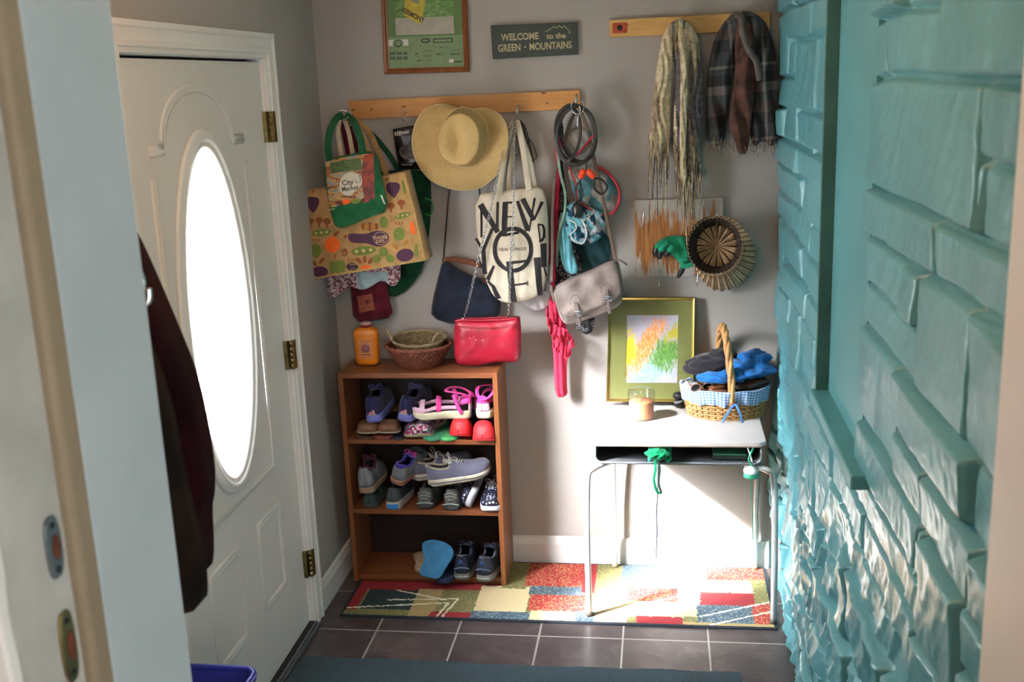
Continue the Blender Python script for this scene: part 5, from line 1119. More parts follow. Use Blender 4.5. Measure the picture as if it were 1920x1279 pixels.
# ------------------------------------------------------------------ scarves
yarn = NT('boucle_yarn'); v = yarn.coord(scale=(1, 1, .25)); n = yarn.noise(v, 60, 5, .7, 1.0); n2 = yarn.noise(v, 12, 3); n3 = yarn.noise(yarn.coord(), 300, 3)
yarn.base(yarn.mix(yarn.ramp(n2.outputs[0], [(.42, '#000000'), (.56, '#ffffff')]), yarn.ramp(n.outputs[0], [(.3, '#8c8173'), (.5, '#c6b7a0'), (.7, '#dccdb8')]), yarn.ramp(n.outputs[0], [(.3, '#3a3a40'), (.5, '#75716c'), (.66, '#b3a58d')]))); yarn.set(Roughness=1); yarn.bump(n3.outputs[0], 1.0, .006); yarn = yarn.m
ycr = [plain('cream_yarn', '#cdbf9f', 1, .15, 60, .5), plain('grey_yarn', '#5f5d60', 1, .2, 60, .5), plain('taupe_yarn', '#96876f', 1, .2, 60, .5), plain('sand_yarn', '#b5976c', 1, .2, 60, .5)]
t = thing('knitted_scarf', 'cream and grey fringed boucle scarf draped over the short rail', 'scarf', tuple(P(1270, 410, -.08)))
ly = fabric('grey_boucle', '#6e6c6c', .35, weave=400, bump=.8)
def mf(x, z):
    a = mnoise.noise(Vector((x*9, 0, z*3)))+.8*mnoise.noise(Vector((x*70, 2, z*4)))
    L_ = x < P(1256, 0, -.1).x+ (P(0, 60, -.1).z-z)*0.05 
    return (ycr[0] if a > -.35 else ycr[2]) if L_ else (ycr[1] if a > -.15 else (ycr[2] if a > -.4 else ycr[0]))
def gather(q, d): return .006*np.sin(q[:, 0]*300+3*np.sin(q[:, 1]*25))*np.clip(d/.01, 0, 1)+.004*np.sin(q[:, 0]*620+q[:, 1]*40)
o1, c = cloth_obj('left_fall', [(1272, 36), (1260, 40), (1243, 62), (1236, 100), (1228, 150), (1222, 200), (1218, 250), (1216, 300), (1252, 308), (1256, 250), (1258, 190), (1262, 120), (1268, 80), (1276, 60)], -.060, yarn, matfn=mf, bulge=.026, th=.012, fn=gather, seed=51, sp=.006)
o2, c = cloth_obj('right_fall', [(1268, 38), (1285, 36), (1302, 52), (1313, 80), (1320, 130), (1321, 200), (1316, 260), (1311, 330), (1300, 345), (1272, 340), (1262, 300), (1262, 220), (1268, 150), (1262, 100), (1264, 70)], -.055, yarn, matfn=mf, bulge=.030, th=.012, fn=gather, seed=52, sp=.006)
o3, c = cloth_obj('middle_strand', [(1276, 62), (1286, 66), (1290, 120), (1289, 200), (1286, 280), (1288, 350), (1277, 350), (1274, 280), (1275, 200), (1277, 130), (1272, 90)], -.098, ycr[0], bulge=.014, fn=gather, seed=53, sp=.005)
b = MB(); rr = random.Random(4)
def strand(x0_, y0_, L_, w_):
    pts = []; x = x0_; 
    for i in range(7): pts.append((x, y0_+L_*i/6, -.085+.01*math.sin(i*1.7+x0_))); x += rr.uniform(-1.6, 1.6)+w_
    b.tube(smooth_path(P3(pts), 24), rr.uniform(.0010, .0019), ycr[rr.choice((0, 0, 1, 2, 2, 3))], 5)
for i in range(34): strand(1216+i*1.15, 240+rr.uniform(0, 60), rr.uniform(40, 115), -.3)
for i in range(60): strand(1264+i*.85+rr.uniform(-1, 1), 270+rr.uniform(0, 70), rr.uniform(50, 120)*(1.1 if 15 < i < 48 else .7), rr.uniform(-.2, .6)*(1 if i < 30 else .3))
K(t, [o1, o2, o3, b.build('fringe', kind='stuff')])
# plaid scarf
pl = NT('muted_plaid'); v = pl.coord(rot=(0, .06, 0)); sx = pl.n('ShaderNodeSeparateXYZ'); pl.l(v, sx.inputs[0])
def bands(sock, period, stops, off=0):
    m1 = pl.n('ShaderNodeMath', operation='MULTIPLY_ADD'); m1.inputs[1].default_value = 1/period; m1.inputs[2].default_value = off; pl.l(sock, m1.inputs[0])
    fr_ = pl.n('ShaderNodeMath', operation='FRACT'); pl.l(m1.outputs[0], fr_.inputs[0]); return pl.ramp(fr_.outputs[0], stops, 'CONSTANT')
hz_ = bands(sx.outputs[2], .26, [(0, '#7a7370'), (.12, '#20242a'), (.26, '#3a4448'), (.34, '#837c74'), (.38, '#343d40'), (.56, '#15181c'), (.72, '#50403c'), (.86, '#454c52')], .23)
vt_ = bands(sx.outputs[0], .11, [(0, '#3b4246'), (.28, '#8a8580'), (.36, '#33383d'), (.6, '#46352f'), (.8, '#1d2125')], .3)
n = pl.noise(pl.coord(), 260, 3); pl.base(pl.mix(.3, pl.mix(.5, hz_, vt_), pl.mix(.5, '#2a2526', hz_))); pl.set(Roughness=.95); pl.bump(n.outputs[0], .4, .002); pl = pl.m
t = thing('plaid_scarf', 'dark plaid wool scarf bunched over the rail in the right corner', 'scarf', tuple(P(1400, 298, -.10)))
pf = lambda q, d: .012*np.sin(q[:, 0]*95+2.2*np.sin(q[:, 1]*14))*np.clip(d/.015, 0, 1)
o1, c = cloth_obj('left_fall', [(1376, 22), (1350, 50), (1334, 90), (1326, 150), (1324, 220), (1322, 262), (1336, 272), (1348, 276), (1360, 262), (1366, 200), (1376, 130), (1392, 70), (1394, 32)], -.045, pl, bulge=.022, fn=pf, seed=61)
o2, c = cloth_obj('centre_fall', [(1382, 24), (1400, 20), (1412, 60), (1420, 110), (1418, 150), (1412, 200), (1408, 240), (1402, 290), (1384, 290), (1374, 250), (1366, 240), (1372, 190), (1380, 140), (1378, 80)], -.074, fabric('rust_brown_plaid', '#4f352e', .3, weave=500), bulge=.020, fn=pf, seed=62)
o3, c = cloth_obj('right_fall', [(1384, 20), (1412, 20), (1436, 40), (1452, 80), (1460, 130), (1462, 200), (1461, 262), (1448, 278), (1430, 262), (1414, 280), (1404, 240), (1412, 180), (1420, 120), (1402, 60)], -.045, pl, bulge=.026, fn=pf, seed=63)
kb = MB(); kb.tube(smooth_path(P3([(1366, 42, -.100), (1378, 28, -.11), (1390, 34, -.125), (1392, 60, -.128), (1402, 90, -.128), (1418, 116, -.125), (1424, 150, -.11)]), 50), .011, fabric('grey_scarf_roll', '#5d5853', .2), 10)
b = MB(); rr = random.Random(9)
for i in range(60):
    x = 1326+i*2.2; y = 262+rr.uniform(-6, 14); b.tube(smooth_path(P3([(x, y, -.075), (x+rr.uniform(-3, 3), y+10, -.078), (x+rr.uniform(-5, 5), y+rr.uniform(14, 24), -.08)]), 8), .0011, ycr[1] if i % 3 else ycr[3], 4)
K(t, [o1, o2, o3, kb.build('twisted_edge'), b.build('fringe', kind='stuff')])

# ------------------------------------------------------------------ glove and basket on the weathered board
gg = fabric('bright_green_knit', '#1f8f6a', .15, weave=600); gbk = plain('black_nitrile', '#16171a', .4, .1, 30)
t = thing('garden_glove', 'green garden glove with black dipped fingertips on the weathered board', 'glove', tuple(P(1270, 520, -.05)))
parts = []
o1, c = cloth_obj('palm', [(1232, 458), (1245, 446), (1268, 443), (1292, 447), (1304, 462), (1304, 492), (1292, 500), (1276, 498), (1262, 480), (1240, 474)], -.036, gg, bulge=.030, th=.012, folds=[(20, .04, .005, 0)], seed=71); parts.append(o1)
for (pts, r_) in (([(1246, 452, -.07), (1236, 460, -.075), (1230, 470, -.075), (1230, 482, -.072)], .012), ([(1252, 455, -.08), (1242, 464, -.085), (1238, 476, -.085), (1236, 486, -.08)], .011), ([(1262, 462, -.085), (1254, 472, -.09), (1246, 480, -.09)], .011), ([(1288, 485, -.07), (1282, 496, -.075), (1278, 508, -.075), (1271, 521, -.07)], .010)):
    q = smooth_path(P3(pts), 24); b = MB(); n_ = len(q)
    b.tube(q[:n_*55//100+1], r_, gg, 12, taper=lambda k_: 1.05); f_ = b.build('finger'); parts.append(f_)
    b = MB(); b.tube(q[n_*50//100:], r_*1.06, gbk, 12, taper=lambda k_: (1-k_**3*.55)); tp_ = b.build('dipped_tip', parent=f_)
b = MB(); b.ribbon(smooth_path(P3([(1276, 492, -.085), (1284, 499, -.088), (1296, 496, -.086), (1304, 490, -.08)]), 20), .016, .004, gg); parts.append(b.build('cuff'))
K(t, parts)
t = thing('woven_hat', 'small ribbed straw hat with starburst crown hanging open side out', 'hat', tuple(P(1356, 550, -.09)))
ow = P(1345, 463, -.06); oi = P(1342, 462, -.12)
rbm = plain('palm_leaf_tan', '#a3835f', .8, .18, 60, .3); rbd = plain('palm_leaf_dark', '#3a2c24', .9, .2, 50, .3); rbl = plain('palm_leaf_pale', '#bd9f7c', .8, .12, 60, .3)
NR = 40
def starf(u, v):
    a = 2*math.pi*u; r = .074*v; pl_ = (1-abs(((u*16) % 1)-.5)*2); return Vector((ow.x+r*math.cos(a), -.030-.010*pl_*v**.5-.002, ow.z+r*math.sin(a)*1.05))
b = MB(); b.grid(starf, 193, 8, rbl, matfn=lambda u, v: [rbl, rbm, rbl, rbd if (int(u*16*4) % 4 == 3 and v > .2) else rbm][int(u*64) % 4]); s1 = b.build('starburst_crown', solid=.002)
def wallf(u, v):
    a = 2*math.pi*u; r0, r1 = .072, .098; c0 = Vector((ow.x, 0, ow.z)); c1 = Vector((oi.x-.004, 0, oi.z+.004)); c = c0.lerp(c1, v); r = r0+(r1-r0)*v+.0015*math.cos(u*NR*2*math.pi)
    return Vector((c.x+r*math.cos(a), -.030-.085*v, c.z+r*math.sin(a)*1.08))
b = MB(); b.grid(wallf, 241, 10, rbd); s2 = b.build('crown_wall', solid=.002)
ho = [(1345, 403), (1365, 406), (1382, 416), (1396, 432), (1410, 452), (1417, 478), (1414, 505), (1402, 524), (1384, 540), (1358, 549), (1336, 545), (1318, 525), (1308, 510), (1302, 490), (1298, 465), (1299, 440), (1310, 418), (1326, 407)]
cw = P(1342, 462, -.115); hof = polar(ho, -.085, cw)
def brimf(u, v):
    a = 2*math.pi*u; r0 = .0975+.0015*math.cos(u*NR*2*math.pi); r1 = max(hof(a), r0+.005)*(1+.022*math.cos(u*NR*2*math.pi)); r = r0+(r1-r0)*v
    w = max(0, (r1-r0)/.05); return Vector((cw.x-.003*(1-v)+r*math.cos(a), -.116+.045*w*v*min(1, w)-.0045*math.cos(u*NR*2*math.pi)*v, cw.z+r*math.sin(a)+(r0*.08*math.sin(a))*(1-v)))
b = MB(); b.grid(brimf, 481, 8, rbl, matfn=lambda u, v: rbd if ((u*NR) % 1) > .86 or ((u*NR) % 1) < .04 else (rbm if v < .3 else rbl)); s3 = b.build('pleated_brim', solid=.0022)
K(t, [s1, s2, s3])

# ------------------------------------------------------------------ things on the desk
DTZ = DT+.0005
# candle
c0 = PZ(1203, 784, DTZ); t = thing('jar_candle', 'peach candle in a clear glass jar on the desk', 'candle', c0)
wax = plain('peach_wax', '#c9835c', .45, .04, 20, .05, Subsurface_Weight=.2)
b = MB(); b.lathe([(0, .004), (.043, .004), (.045, .012), (.045, .066), (.043, .069), (.012, .067), (0, .066)], (0, 0, 0), wax, 40); b.build('wax', parent=t)
b = MB(); b.lathe([(0, 0), (.045, 0), (.0495, .005), (.0505, .02), (.0505, .102), (.0495, .106), (.0480, .104), (.0475, .012), (.044, .0035), (0, .0035)], (0, 0, 0), 'glass', 48); b.build('jar', parent=t)
b = MB(); b.lathe([(0, .0), (.0485, 0), (.0485, .004), (.046, .007), (.030, .008), (.028, .010), (0, .010)], (0, 0, .1045), 'glass', 40); b.build('lid', parent=t)
b = MB(); b.tube([(0, 0, .064), (.001, 0, .072), (.002, .001, .078)], .0012, 'black'); b.build('wick', parent=t)
# wicker basket
bc = Vector((1.520, -.135, DTZ)); t = thing('wicker_basket', 'wicker basket with a blue gingham liner and tall handle on the desk', 'basket', bc)
wk1 = wood('honey_wicker', '#9a6a3a', '#d3a56a', 'X', 30, .5, 4); wk2 = plain('dark_wicker', '#6b4224', .55, .2, 60, .3)
RXb, RYb, HB = .134, .100, .105
def ringpt(a, z, k=1.0, dr=0): 
    f = 1+.16*(z/HB); return Vector((RXb*f*k*math.cos(a)+dr*math.cos(a), RYb*f*k*math.sin(a)+dr*math.sin(a), z))
b = MB(); NS = 34
for j in range(13):
    z = .004+j*.0082
    b.tube([ringpt(2*math.pi*i/(NS*4), z+.0006*math.sin(i*1.3+j), 1, .0030*math.cos(math.pi*i/2+math.pi*j)) for i in range(NS*4)], .0040, wk1, 6, True)
b.grid(lambda u, v: ringpt(2*math.pi*u, .002+v*.098, .985), 48, 4, wk2, cu=True)
b.lathe([(0, .001), (1, .001), (1, .006), (0, .006)], (0, 0, 0), wk1, 40, sx=RXb*.98, sy=RYb*.98)
b.build('woven_body', parent=t)
b = MB()
for i in range(NS): a = 2*math.pi*i/NS; b.tube([ringpt(a, .002, 1.0, .001), ringpt(a, .10, 1.0, .001)], .0028, wk2, 5)
b.build('stakes', parent=t)
b = MB(); hp = []; hpc = []
for i in range(50):
    s_ = i/49; a = math.pi*s_; y = -(RYb*1.13+.004)*math.cos(a); z = .070+.262*math.sin(a)**.8; x = .022-.042*s_-.01*math.sin(a)
    hp.append(Vector((x, y, z)))
for k in range(3):
    pts = []
    for i, p_ in enumerate(hp):
        th = i*.42+k*2.094; tt = (hp[min(49, i+1)]-hp[max(0, i-1)]).normalized(); n_ = Vector((1, 0, 0)); m_ = tt.cross(n_).normalized(); pts.append(p_+n_*.0066*math.cos(th)+m_*.0066*math.sin(th))
    b.tube(pts, .0085, wk1, 8)
h_ = b.build('handle', parent=t)
b = MB(); blob(b, hp[0]+Vector((0, -.006, -.002)), (.016, .012, .014), wk2, .1, 3, 1, 16); b.build('handle_binding', parent=h_)
gh = NT('blue_gingham'); v = gh.coord('UV', scale=(1, 1, 1)); ck = gh.n('ShaderNodeTexChecker'); 
def strip(axis_scale):
    mp = gh.n('ShaderNodeMapping'); mp.inputs['Scale'].default_value = axis_scale; gh.l(v, mp.inputs[0]); c_ = gh.n('ShaderNodeTexChecker'); c_.inputs['Scale'].default_value = 1; c_.inputs['Color1'].default_value = (1, 1, 1, 1); c_.inputs['Color2'].default_value = (0, 0, 0, 1); gh.l(mp.outputs[0], c_.inputs[0]); return c_.outputs[0]
gm1 = gh.mix(.5, strip((150, .001, .001)), strip((.001, 14, .001))); gh.base(gh.ramp(gm1, [(.0, '#4f7fc0'), (.4, '#96b3dc'), (.75, '#dfe6f0')], 'CONSTANT')); gh.set(Roughness=.9); gh = gh.m
def liner(u, v):
    a = 2*math.pi*u; rfl = 1+.03*math.sin(u*2*math.pi*26)*v+.012*math.sin(u*170)
    if v < .25: q = ringpt(a, HB+.012-.0*v, .93+.07*v*4); q.z = HB-.004+.018*v*4*1.0; return q
    s_ = (v-.25)/.75; q = ringpt(a, HB*(1-.42*s_), 1.0, .012*rfl*(1-.3*s_)+.004*math.sin(u*2*math.pi*22)*s_); q.z = HB+.012-.056*s_+.004*math.sin(u*2*math.pi*9); return q
b = MB(); b.grid(liner, 221, 16, gh, cu=True); b.build('gingham_liner', parent=t, solid=.0015)
b = MB(); fr = ringpt(-math.pi/2+.17, HB, 1, .016)
for sg, dx in ((-1, -.045), (1, .028)): b.ribbon(smooth_path([fr+Vector((0, -.006, -.028)), fr+Vector((dx*.5, -.010, -.055)), fr+Vector((dx, -.004, -.100))], 16), .009, .0012, gh)
b.build('ribbon_tie', parent=t)
b = MB(); b.grid(lambda u, v: Vector((RXb*1.04*v*math.cos(2*math.pi*u), RYb*1.04*v*math.sin(2*math.pi*u), .085+.006*mnoise.noise(Vector((u*9, v*4, 0))))), 40, 6, fabric('inner_lining', '#3d3836', .2), cu=True); b.build('inner_lining', parent=t)
# contents, each a thing of its own
def lump(name, label, cat, loc, r, mat, seed, amp=.22, fs=2.4, crease=.25, extra=None, n=56, flat=.55, rot=(0, 0, 0)):
    t_ = thing(name, label, cat, loc, rot); b = MB(); blob(b, (0, 0, 0), r, mat, amp, fs, seed, n, flat, crease=crease); b.build('cloth_body' if cat != 'cap' else 'crown', parent=t_)
    if extra: extra(t_)
    return t_
blu = fabric('royal_blue_fleece', '#1f64a8', .14); blk = fabric('charcoal_knit', '#26232a', .15); brl = plain('brown_leather_glove', '#5e3a22', .4, .25, 20, .3); dbr = plain('dark_brown_suede', '#2b2018', .6, .2, 20, .3)
lump('blue_scarf', 'bright blue fleece scarf spilling over the right side of the wicker basket', 'scarf', bc+Vector((.075, -.012, .172)), (.105, .075, .040), blu, 4, .30, 2.2, .45,
     lambda t_: [b_.build('fold', parent=t_) for b_ in [blob(MB(), Vector((.030, .01, .040)), (.058, .040, .030), blu, .3, 2, 7, 40, crease=.5), blob(MB(), Vector((-.110, -.062, -.012)), (.075, .030, .020), blu, .35, 2.6, 9, 44, crease=.6), blob(MB(), Vector((-.05, -.075, -.002)), (.050, .022, .022), blu, .35, 3, 12, 40, crease=.6)]])
lump('knit_cap', 'black knit cap heaped on top of the wicker basket', 'cap', bc+Vector((-.055, .0, .190)), (.085, .062, .036), blk, 11, .2, 2.0, .3,
     lambda t_: [blob(MB(), Vector((.045, .012, .026)), (.052, .036, .030), blk, .25, 2, 17, 40, crease=.3).build('fold', parent=t_), blob(MB(), Vector((-.035, -.005, -.018)), (.065, .055, .020), blk, .15, 2, 19, 40, crease=.2).build('brim', parent=t_)])
lump('leather_glove', 'brown leather glove on the left inside the wicker basket', 'glove', bc+Vector((-.055, -.050, .122)), (.060, .034, .018), brl, 21, .3, 3, .4)
lump('leather_glove', 'folded reddish brown leather glove at the front rim of the wicker basket', 'glove', bc+Vector((-.040, -.075, .108)), (.050, .020, .012), plain('reddish_brown_leather', '#6b3f2c', .4, .2, 20, .3), 23, .25, 3, .3)
lump('suede_mitten', 'dark brown mitten lying under the blue scarf in the basket', 'mitten', bc+Vector((.080, -.035, .128)), (.070, .050, .022), dbr, 25, .3, 2.6, .5)
t = thing('sunglasses', 'brown rimmed sunglasses tucked into the left side of the basket', 'sunglasses', bc+Vector((-.090, -.092, .128)), (.3, 0, .35))
whr = plain('pale_brown_frame', '#9c7b68', .3, .1, 30); 
for k, x in enumerate((-.022, .024)):
    b = MB(); b.tube([(x+.019*math.cos(a), 0, .015*math.sin(a)) for a in [2*math.pi*i/24 for i in range(24)]], .0024, whr, 8, True); b.build('rim', parent=t)
    b = MB(); b.prism(ell(x, 0, .018, .014, 20), lambda x_, z, h: Vector((x_, h, z)), .0012, plain('dark_lens', '#1a1a20', .08, .02, 5, 0)); b.build('lens', parent=t)
b = MB(); b.tube([(-.003, 0, .004), (.001, -.002, .006), (.005, 0, .004)], .002, whr); b.build('bridge', parent=t)
for x in (-.042, .044): b = MB(); b.tube([(x, 0, .004), (x, .03, .006), (x*.98, .07, -.004)], .002, whr); b.build('temple', parent=t)
lump('white_cloth', 'white and navy striped cloth edge over the left rim of the basket', 'cloth', bc+Vector((-.125, -.040, .118)), (.030, .030, .016), plain('white_navy_cloth', '#b9b3bd', .9, .1, 40), 27, .3, 3, .5)
# small black object behind
c1 = PZ(1274, 765, DTZ); t = thing('camera_pouch', 'small black strap bundle beside the wicker basket', 'pouch', c1+Vector((-.002, .0, 0)))
b = MB(); blob(b, (0, 0, .018), (.019, .019, .018), plain('black_nylon', '#121216', .5, .2, 60, .3), .2, 3, 5, 30, .9); b.build('pouch_body', parent=t)
b = MB(); blob(b, (-.002, .004, .048), (.020, .018, .014), 'black', .25, 3, 8, 26); b.build('strap_bundle', parent=t)
b = MB(); b.ribbon(smooth_path([(-.017, -.016, .026), (0, -.022, .030), (.016, -.014, .034)], 12), .008, .002, plain('grey_tag', '#8d8c92', .5, .1, 40)); b.build('tag', parent=t)

# ------------------------------------------------------------------ things in the desk box
t = thing('green_bandana', 'green cloth tied in a knot hanging out of the desk box', 'cloth', tuple(P(1238, 925, -.47)))
gb = fabric('emerald_cloth', '#0f8a5a', .2)
parts = []
b = MB(); blob(b, P(1232, 852, -.470), (.040, .024, .020), gb, .3, 3, 3, 36, crease=.5); parts.append(b.build('knot'))
b = MB(); b.grid(lambda u, v: P(1215+u*44, 868-18*v-8*math.sin(u*3), -.475)+Vector((0, .06*v-.004*math.sin(u*16), .008*math.sin(u*14)*(1-v))), 24, 8, gb); parts.append(b.build('fan_fold', solid=.002))
parts.append(ribbon_part('loose_end', None, [(1228, 862, -.482), (1229, 880, -.486), (1226, 900, -.486), (1232, 922, -.484), (1241, 924, -.482)], .010, .003, gb)); parts.append(ribbon_part('loose_end', None, [(1233, 862, -.482), (1237, 880, -.487), (1235, 905, -.486), (1240, 924, -.484)], .008, .003, plain('dark_green_band', '#1b3b35', .8, .2, 30)))
K(t, parts)
t = thing('hanging_cord', 'thin dark cord hanging from the green cloth under the desk', 'cord', tuple(P(1231, 1045, -.46)))
K(t, [tube_part('cord', None, [(1234, 866, -.462), (1233, 930, -.462), (1231, 960, -.462), (1232, 1000, -.462), (1230, 1046, -.462)], .0022, plain('dark_violet_cord', '#3a3550', .8, .2, 60), 60)])
t = thing('dog_leash', 'green leash with a white plastic grip hanging at the right of the desk box', 'leash', tuple(P(1410, 1000, -.46)))
gl_ = plain('green_cord', '#2f9d78', .5, .1, 40); wp = plain('white_plastic_grip', '#d4d6d4', .35, .03, 20)
parts = [tube_part('strap', None, [(1412, 840, -.46), (1408, 850, -.475), (1404, 862, -.484), (1409, 872, -.486)], .004, gl_), tube_part('strap', None, [(1402, 840, -.46), (1406, 852, -.478), (1410, 866, -.486)], .003, wp)]
b = MB(); q = P(1409, 884, -.486)
b.lathe([(0, .018), (.012, .018), (.014, .012), (.026, .010), (.028, .002), (.026, -.004), (.024, -.006), (0, -.006)], q, wp, 20); parts.append(b.build('grip'))
b = MB(); b.lathe([(0, -.006), (.026, -.006), (.027, -.018), (.022, -.022), (0, -.022)], q, gl_, 20); parts.append(b.build('grip_base'))
parts.append(tube_part('cord', None, [(1409, 895, -.486), (1409, 930, -.486), (1411, 970, -.486), (1412, 1012, -.486)], .0018, gl_, 30)); K(t, parts)
t = thing('green_box', 'flat dark box with a green edge lying inside the desk box', 'box', (1.53, -.40, .612))
b = MB(); b.box(-.065, .05, -.03, .07, 0, .016, plain('dark_tin', '#24302c', .4, .1, 20)); b.build('box_body', parent=t, bevel=.002)
b = MB(); b.box(-.066, .051, -.031, .071, .0165, .021, plain('green_lid', '#3f7a62', .4, .1, 20)); b.build('lid', parent=t, bevel=.001)

# ------------------------------------------------------------------ things on the bookcase top
TZ = ZT+.0005
t = thing('lotion_bottle', 'orange plastic lotion bottle with red cap on the bookcase', 'bottle', (.148, -.105, TZ))
ob = plain('orange_plastic', '#d97a1a', .35, .04, 8, .05); rc = plain('red_cap', '#8c1c1c', .4, .05, 10); pcap = plain('pink_white_cap_top', '#b98a84', .5, .1, 20)
def bottle(u, v):
    a = 2*math.pi*u; zs = [0, .003, .012, .03, .09, .128, .140, .148, .152]; ws = [.0, .040, .046, .047, .049, .050, .044, .030, .018]; ds = [0, .022, .026, .028, .028, .028, .024, .018, .015]
    z = np.interp(v*(len(zs)-1), range(len(zs)), zs); w = np.interp(v*(len(zs)-1), range(len(zs)), ws); d = np.interp(v*(len(zs)-1), range(len(zs)), ds)
    return Vector((w*math.copysign(abs(math.cos(a))**.65, math.cos(a)), d*math.copysign(abs(math.sin(a))**.65, math.sin(a)), z))
b = MB(); b.grid(bottle, 48, 50, ob, cu=True); b.build('bottle_body', parent=t)
b = MB(); b.lathe([(0, .150), (.019, .150), (.019, .160), (0, .160)], (0, 0, 0), rc, 24, sx=1.15); b.build('cap', parent=t)
b = MB(); b.lathe([(0, .160), (.0185, .160), (.0185, .168), (.016, .171), (0, .171)], (0, 0, 0), pcap, 24, sx=1.15); b.build('cap_top', parent=t)
b = MB(); lb = plain('label_peach', '#c98850', .5, .05, 20); lp = plain('label_plum', '#7a3c40', .5, .1, 20); lr = plain('label_rust', '#a84a20', .5, .05, 10)
yv = -.0285
def lab(poly, m_, e): b.add([(x, yv-e, z) for x, z in poly], [tuple(range(len(poly)))], m_, False)
lab([(-.026, .030), (.028, .030), (.028, .104), (-.026, .104)], lb, .0003); lab(ell(.001, .070, .017, .017, 24), lp, .0006); lab(ell(.001, .072, .012, .012, 24), plain('label_mauve', '#8c5462', .5, .1, 20), .0009)
for k in range(14):
    a = math.pi*(.12+.76*k/13) if k < 7 else -math.pi*(.12+.76*(k-7)/6)
    if k < 7: a = math.pi*(.15+.7*k/6)
    lab([(p_[0], p_[1]) for p_ in ell(.001+.022*math.cos(a), .070+.022*math.sin(a), .0018, .0028, 6, a)], lp, .0006)
lab([(-.020, .042), (.022, .042), (.022, .048), (-.020, .048)], lr, .0006); lab([(-.024, .034), (.026, .034), (.026, .037), (-.024, .037)], lr, .0006); lab([(-.022, .098), (.026, .098), (.026, .101), (-.022, .101)], lr, .0006)
b.build('label', parent=t)
# brown woven bowl with a small wicker basket nested in it
bw = Vector((.357, -.121, TZ)); t = thing('woven_bowl', 'reddish brown woven bowl on the bookcase holding a small wicker basket', 'bowl', bw)
wv = plain('reddish_brown_wicker', '#6a3a2c', .5, .2, 60, .4); wv2 = plain('reddish_brown_rim', '#7d4636', .5, .15, 50, .3)
def bwl(u, v):
    a = 2*math.pi*u; r = .070+.048*v**.8; return Vector((r*math.cos(a)*1.06, r*math.sin(a)*.90, .001+.078*v))+Vector((math.cos(a), math.sin(a), 0))*.0022*math.sin(u*2*math.pi*36)*math.sin(v*math.pi*7)
b = MB(); b.grid(bwl, 289, 40, wv, cu=True); b.lathe([(0, .001), (.070, .001), (.070, .004), (0, .004)], (0, 0, 0), wv, 36, sx=1.06, sy=.9); b.build('bowl_body', parent=t, solid=.004)
b = MB()
for k in range(2): b.tube([Vector((.119*1.06*math.cos(a), .119*.90*math.sin(a), .082))+Vector((0, 0, .004*math.cos(i*.8+k*math.pi)))+Vector((math.cos(a), math.sin(a), 0))*.003*math.sin(i*.8+k*math.pi) for i, a in enumerate([2*math.pi*i/110 for i in range(110)])], .0048, wv2, 6, True)
b.build('braided_rim', parent=t)
tb = bw+Vector((.0, .002, .030)); t = thing('small_wicker_basket', 'small grey twig basket with bent handles nested in the brown bowl', 'basket', tb)
tw1 = wood('grey_twig', '#7d6a4c', '#a8977a', 'X', 30, .7, 3); tw2 = plain('dry_grass_weave', '#6a5a3c', .9, .25, 80, .5)
def bk(u, v):
    a = 2*math.pi*u; r = .058+.034*v; q = Vector((r*math.cos(a)*1.10, r*math.sin(a)*.72, .004+.070*v)); q.z += .016*math.sin(a)*v; return q+Vector((math.cos(a), math.sin(a), 0))*.0016*math.sin(u*2*math.pi*28+(math.pi if int(v*14) % 2 else 0))
b = MB(); b.grid(bk, 225, 30, tw2, cu=True); b.lathe([(0, .003), (.058, .003), (.058, .006), (0, .006)], (0, 0, 0), tw2, 30, sx=1.1, sy=.72); b.build('woven_body', parent=t, solid=.003)
b = MB()
for k in range(2): b.tube([bk(i/80, 1.0)+Vector((0, 0, .003+.003*math.sin(i*.5+k*3))) for i in range(80)], .0034, tw1, 6, True)
b.build('twig_rim', parent=t)
b = MB(); b.tube(smooth_path([(-.104, .01, .062), (-.118, .0, .088), (-.120, -.015, .116), (-.106, -.02, .100), (-.095, -.030, .072)], 30), .0042, tw1); b.build('twig_handle', parent=t)
b = MB(); b.tube(smooth_path([(.066, -.050, .070), (.078, -.060, .096), (.100, -.045, .112), (.116, -.020, .104), (.110, -.005, .080), (.098, .010, .074)], 30), .0038, tw1); b.build('twig_handle', parent=t)

# ------------------------------------------------------------------ coats, hook and bin by the doorway
mar = plain('maroon_wool', '#1e080d', 1.0, .3, 12, .5, bscale=120, Specular_IOR_Level=.08); brn = plain('dark_brown_wool', '#1b1511', 1.0, .35, 14, .5, bscale=120, Specular_IOR_Level=.08)
t = thing('maroon_coat', 'long maroon wool coat hanging behind the near doorway jamb', 'coat', (.55, -2.74, 1.25))
def outl(pts, y): return [(P(a, b_, y).x, P(a, b_, y).z) for a, b_ in pts]
yc = -2.672
ol_ = outl([(225, 380), (262, 440), (300, 525), (340, 620), (372, 700), (392, 790), (404, 870), (404, 920), (398, 950), (402, 1010), (400, 1062), (388, 1062)], yc)
o1, c = cloth_obj('coat_body', [(.40, 1.84), (.46, 1.86)]+ol_+[(.57, 1.225), (.42, 1.22)], yc-.03, mar, px=False, bulge=.030, edge=.02, th=.06, folds=[(4, .060, .016, 1), (-8, .035, .006, 0)], seed=81, sp=.012, smooth=1)
o2, c = cloth_obj('sleeve', [(x-.028, z) for x, z in outl([(258, 450), (300, 540), (335, 640), (362, 740), (384, 860), (392, 950), (388, 1058)], yc)]+[(.555, 1.24), (.545, 1.5), (.525, 1.7)], yc-.100, mar, px=False, bulge=.024, edge=.015, th=.02, folds=[(0, .035, .004, 0)], seed=82, sp=.01)
K(t, [o1, o2])
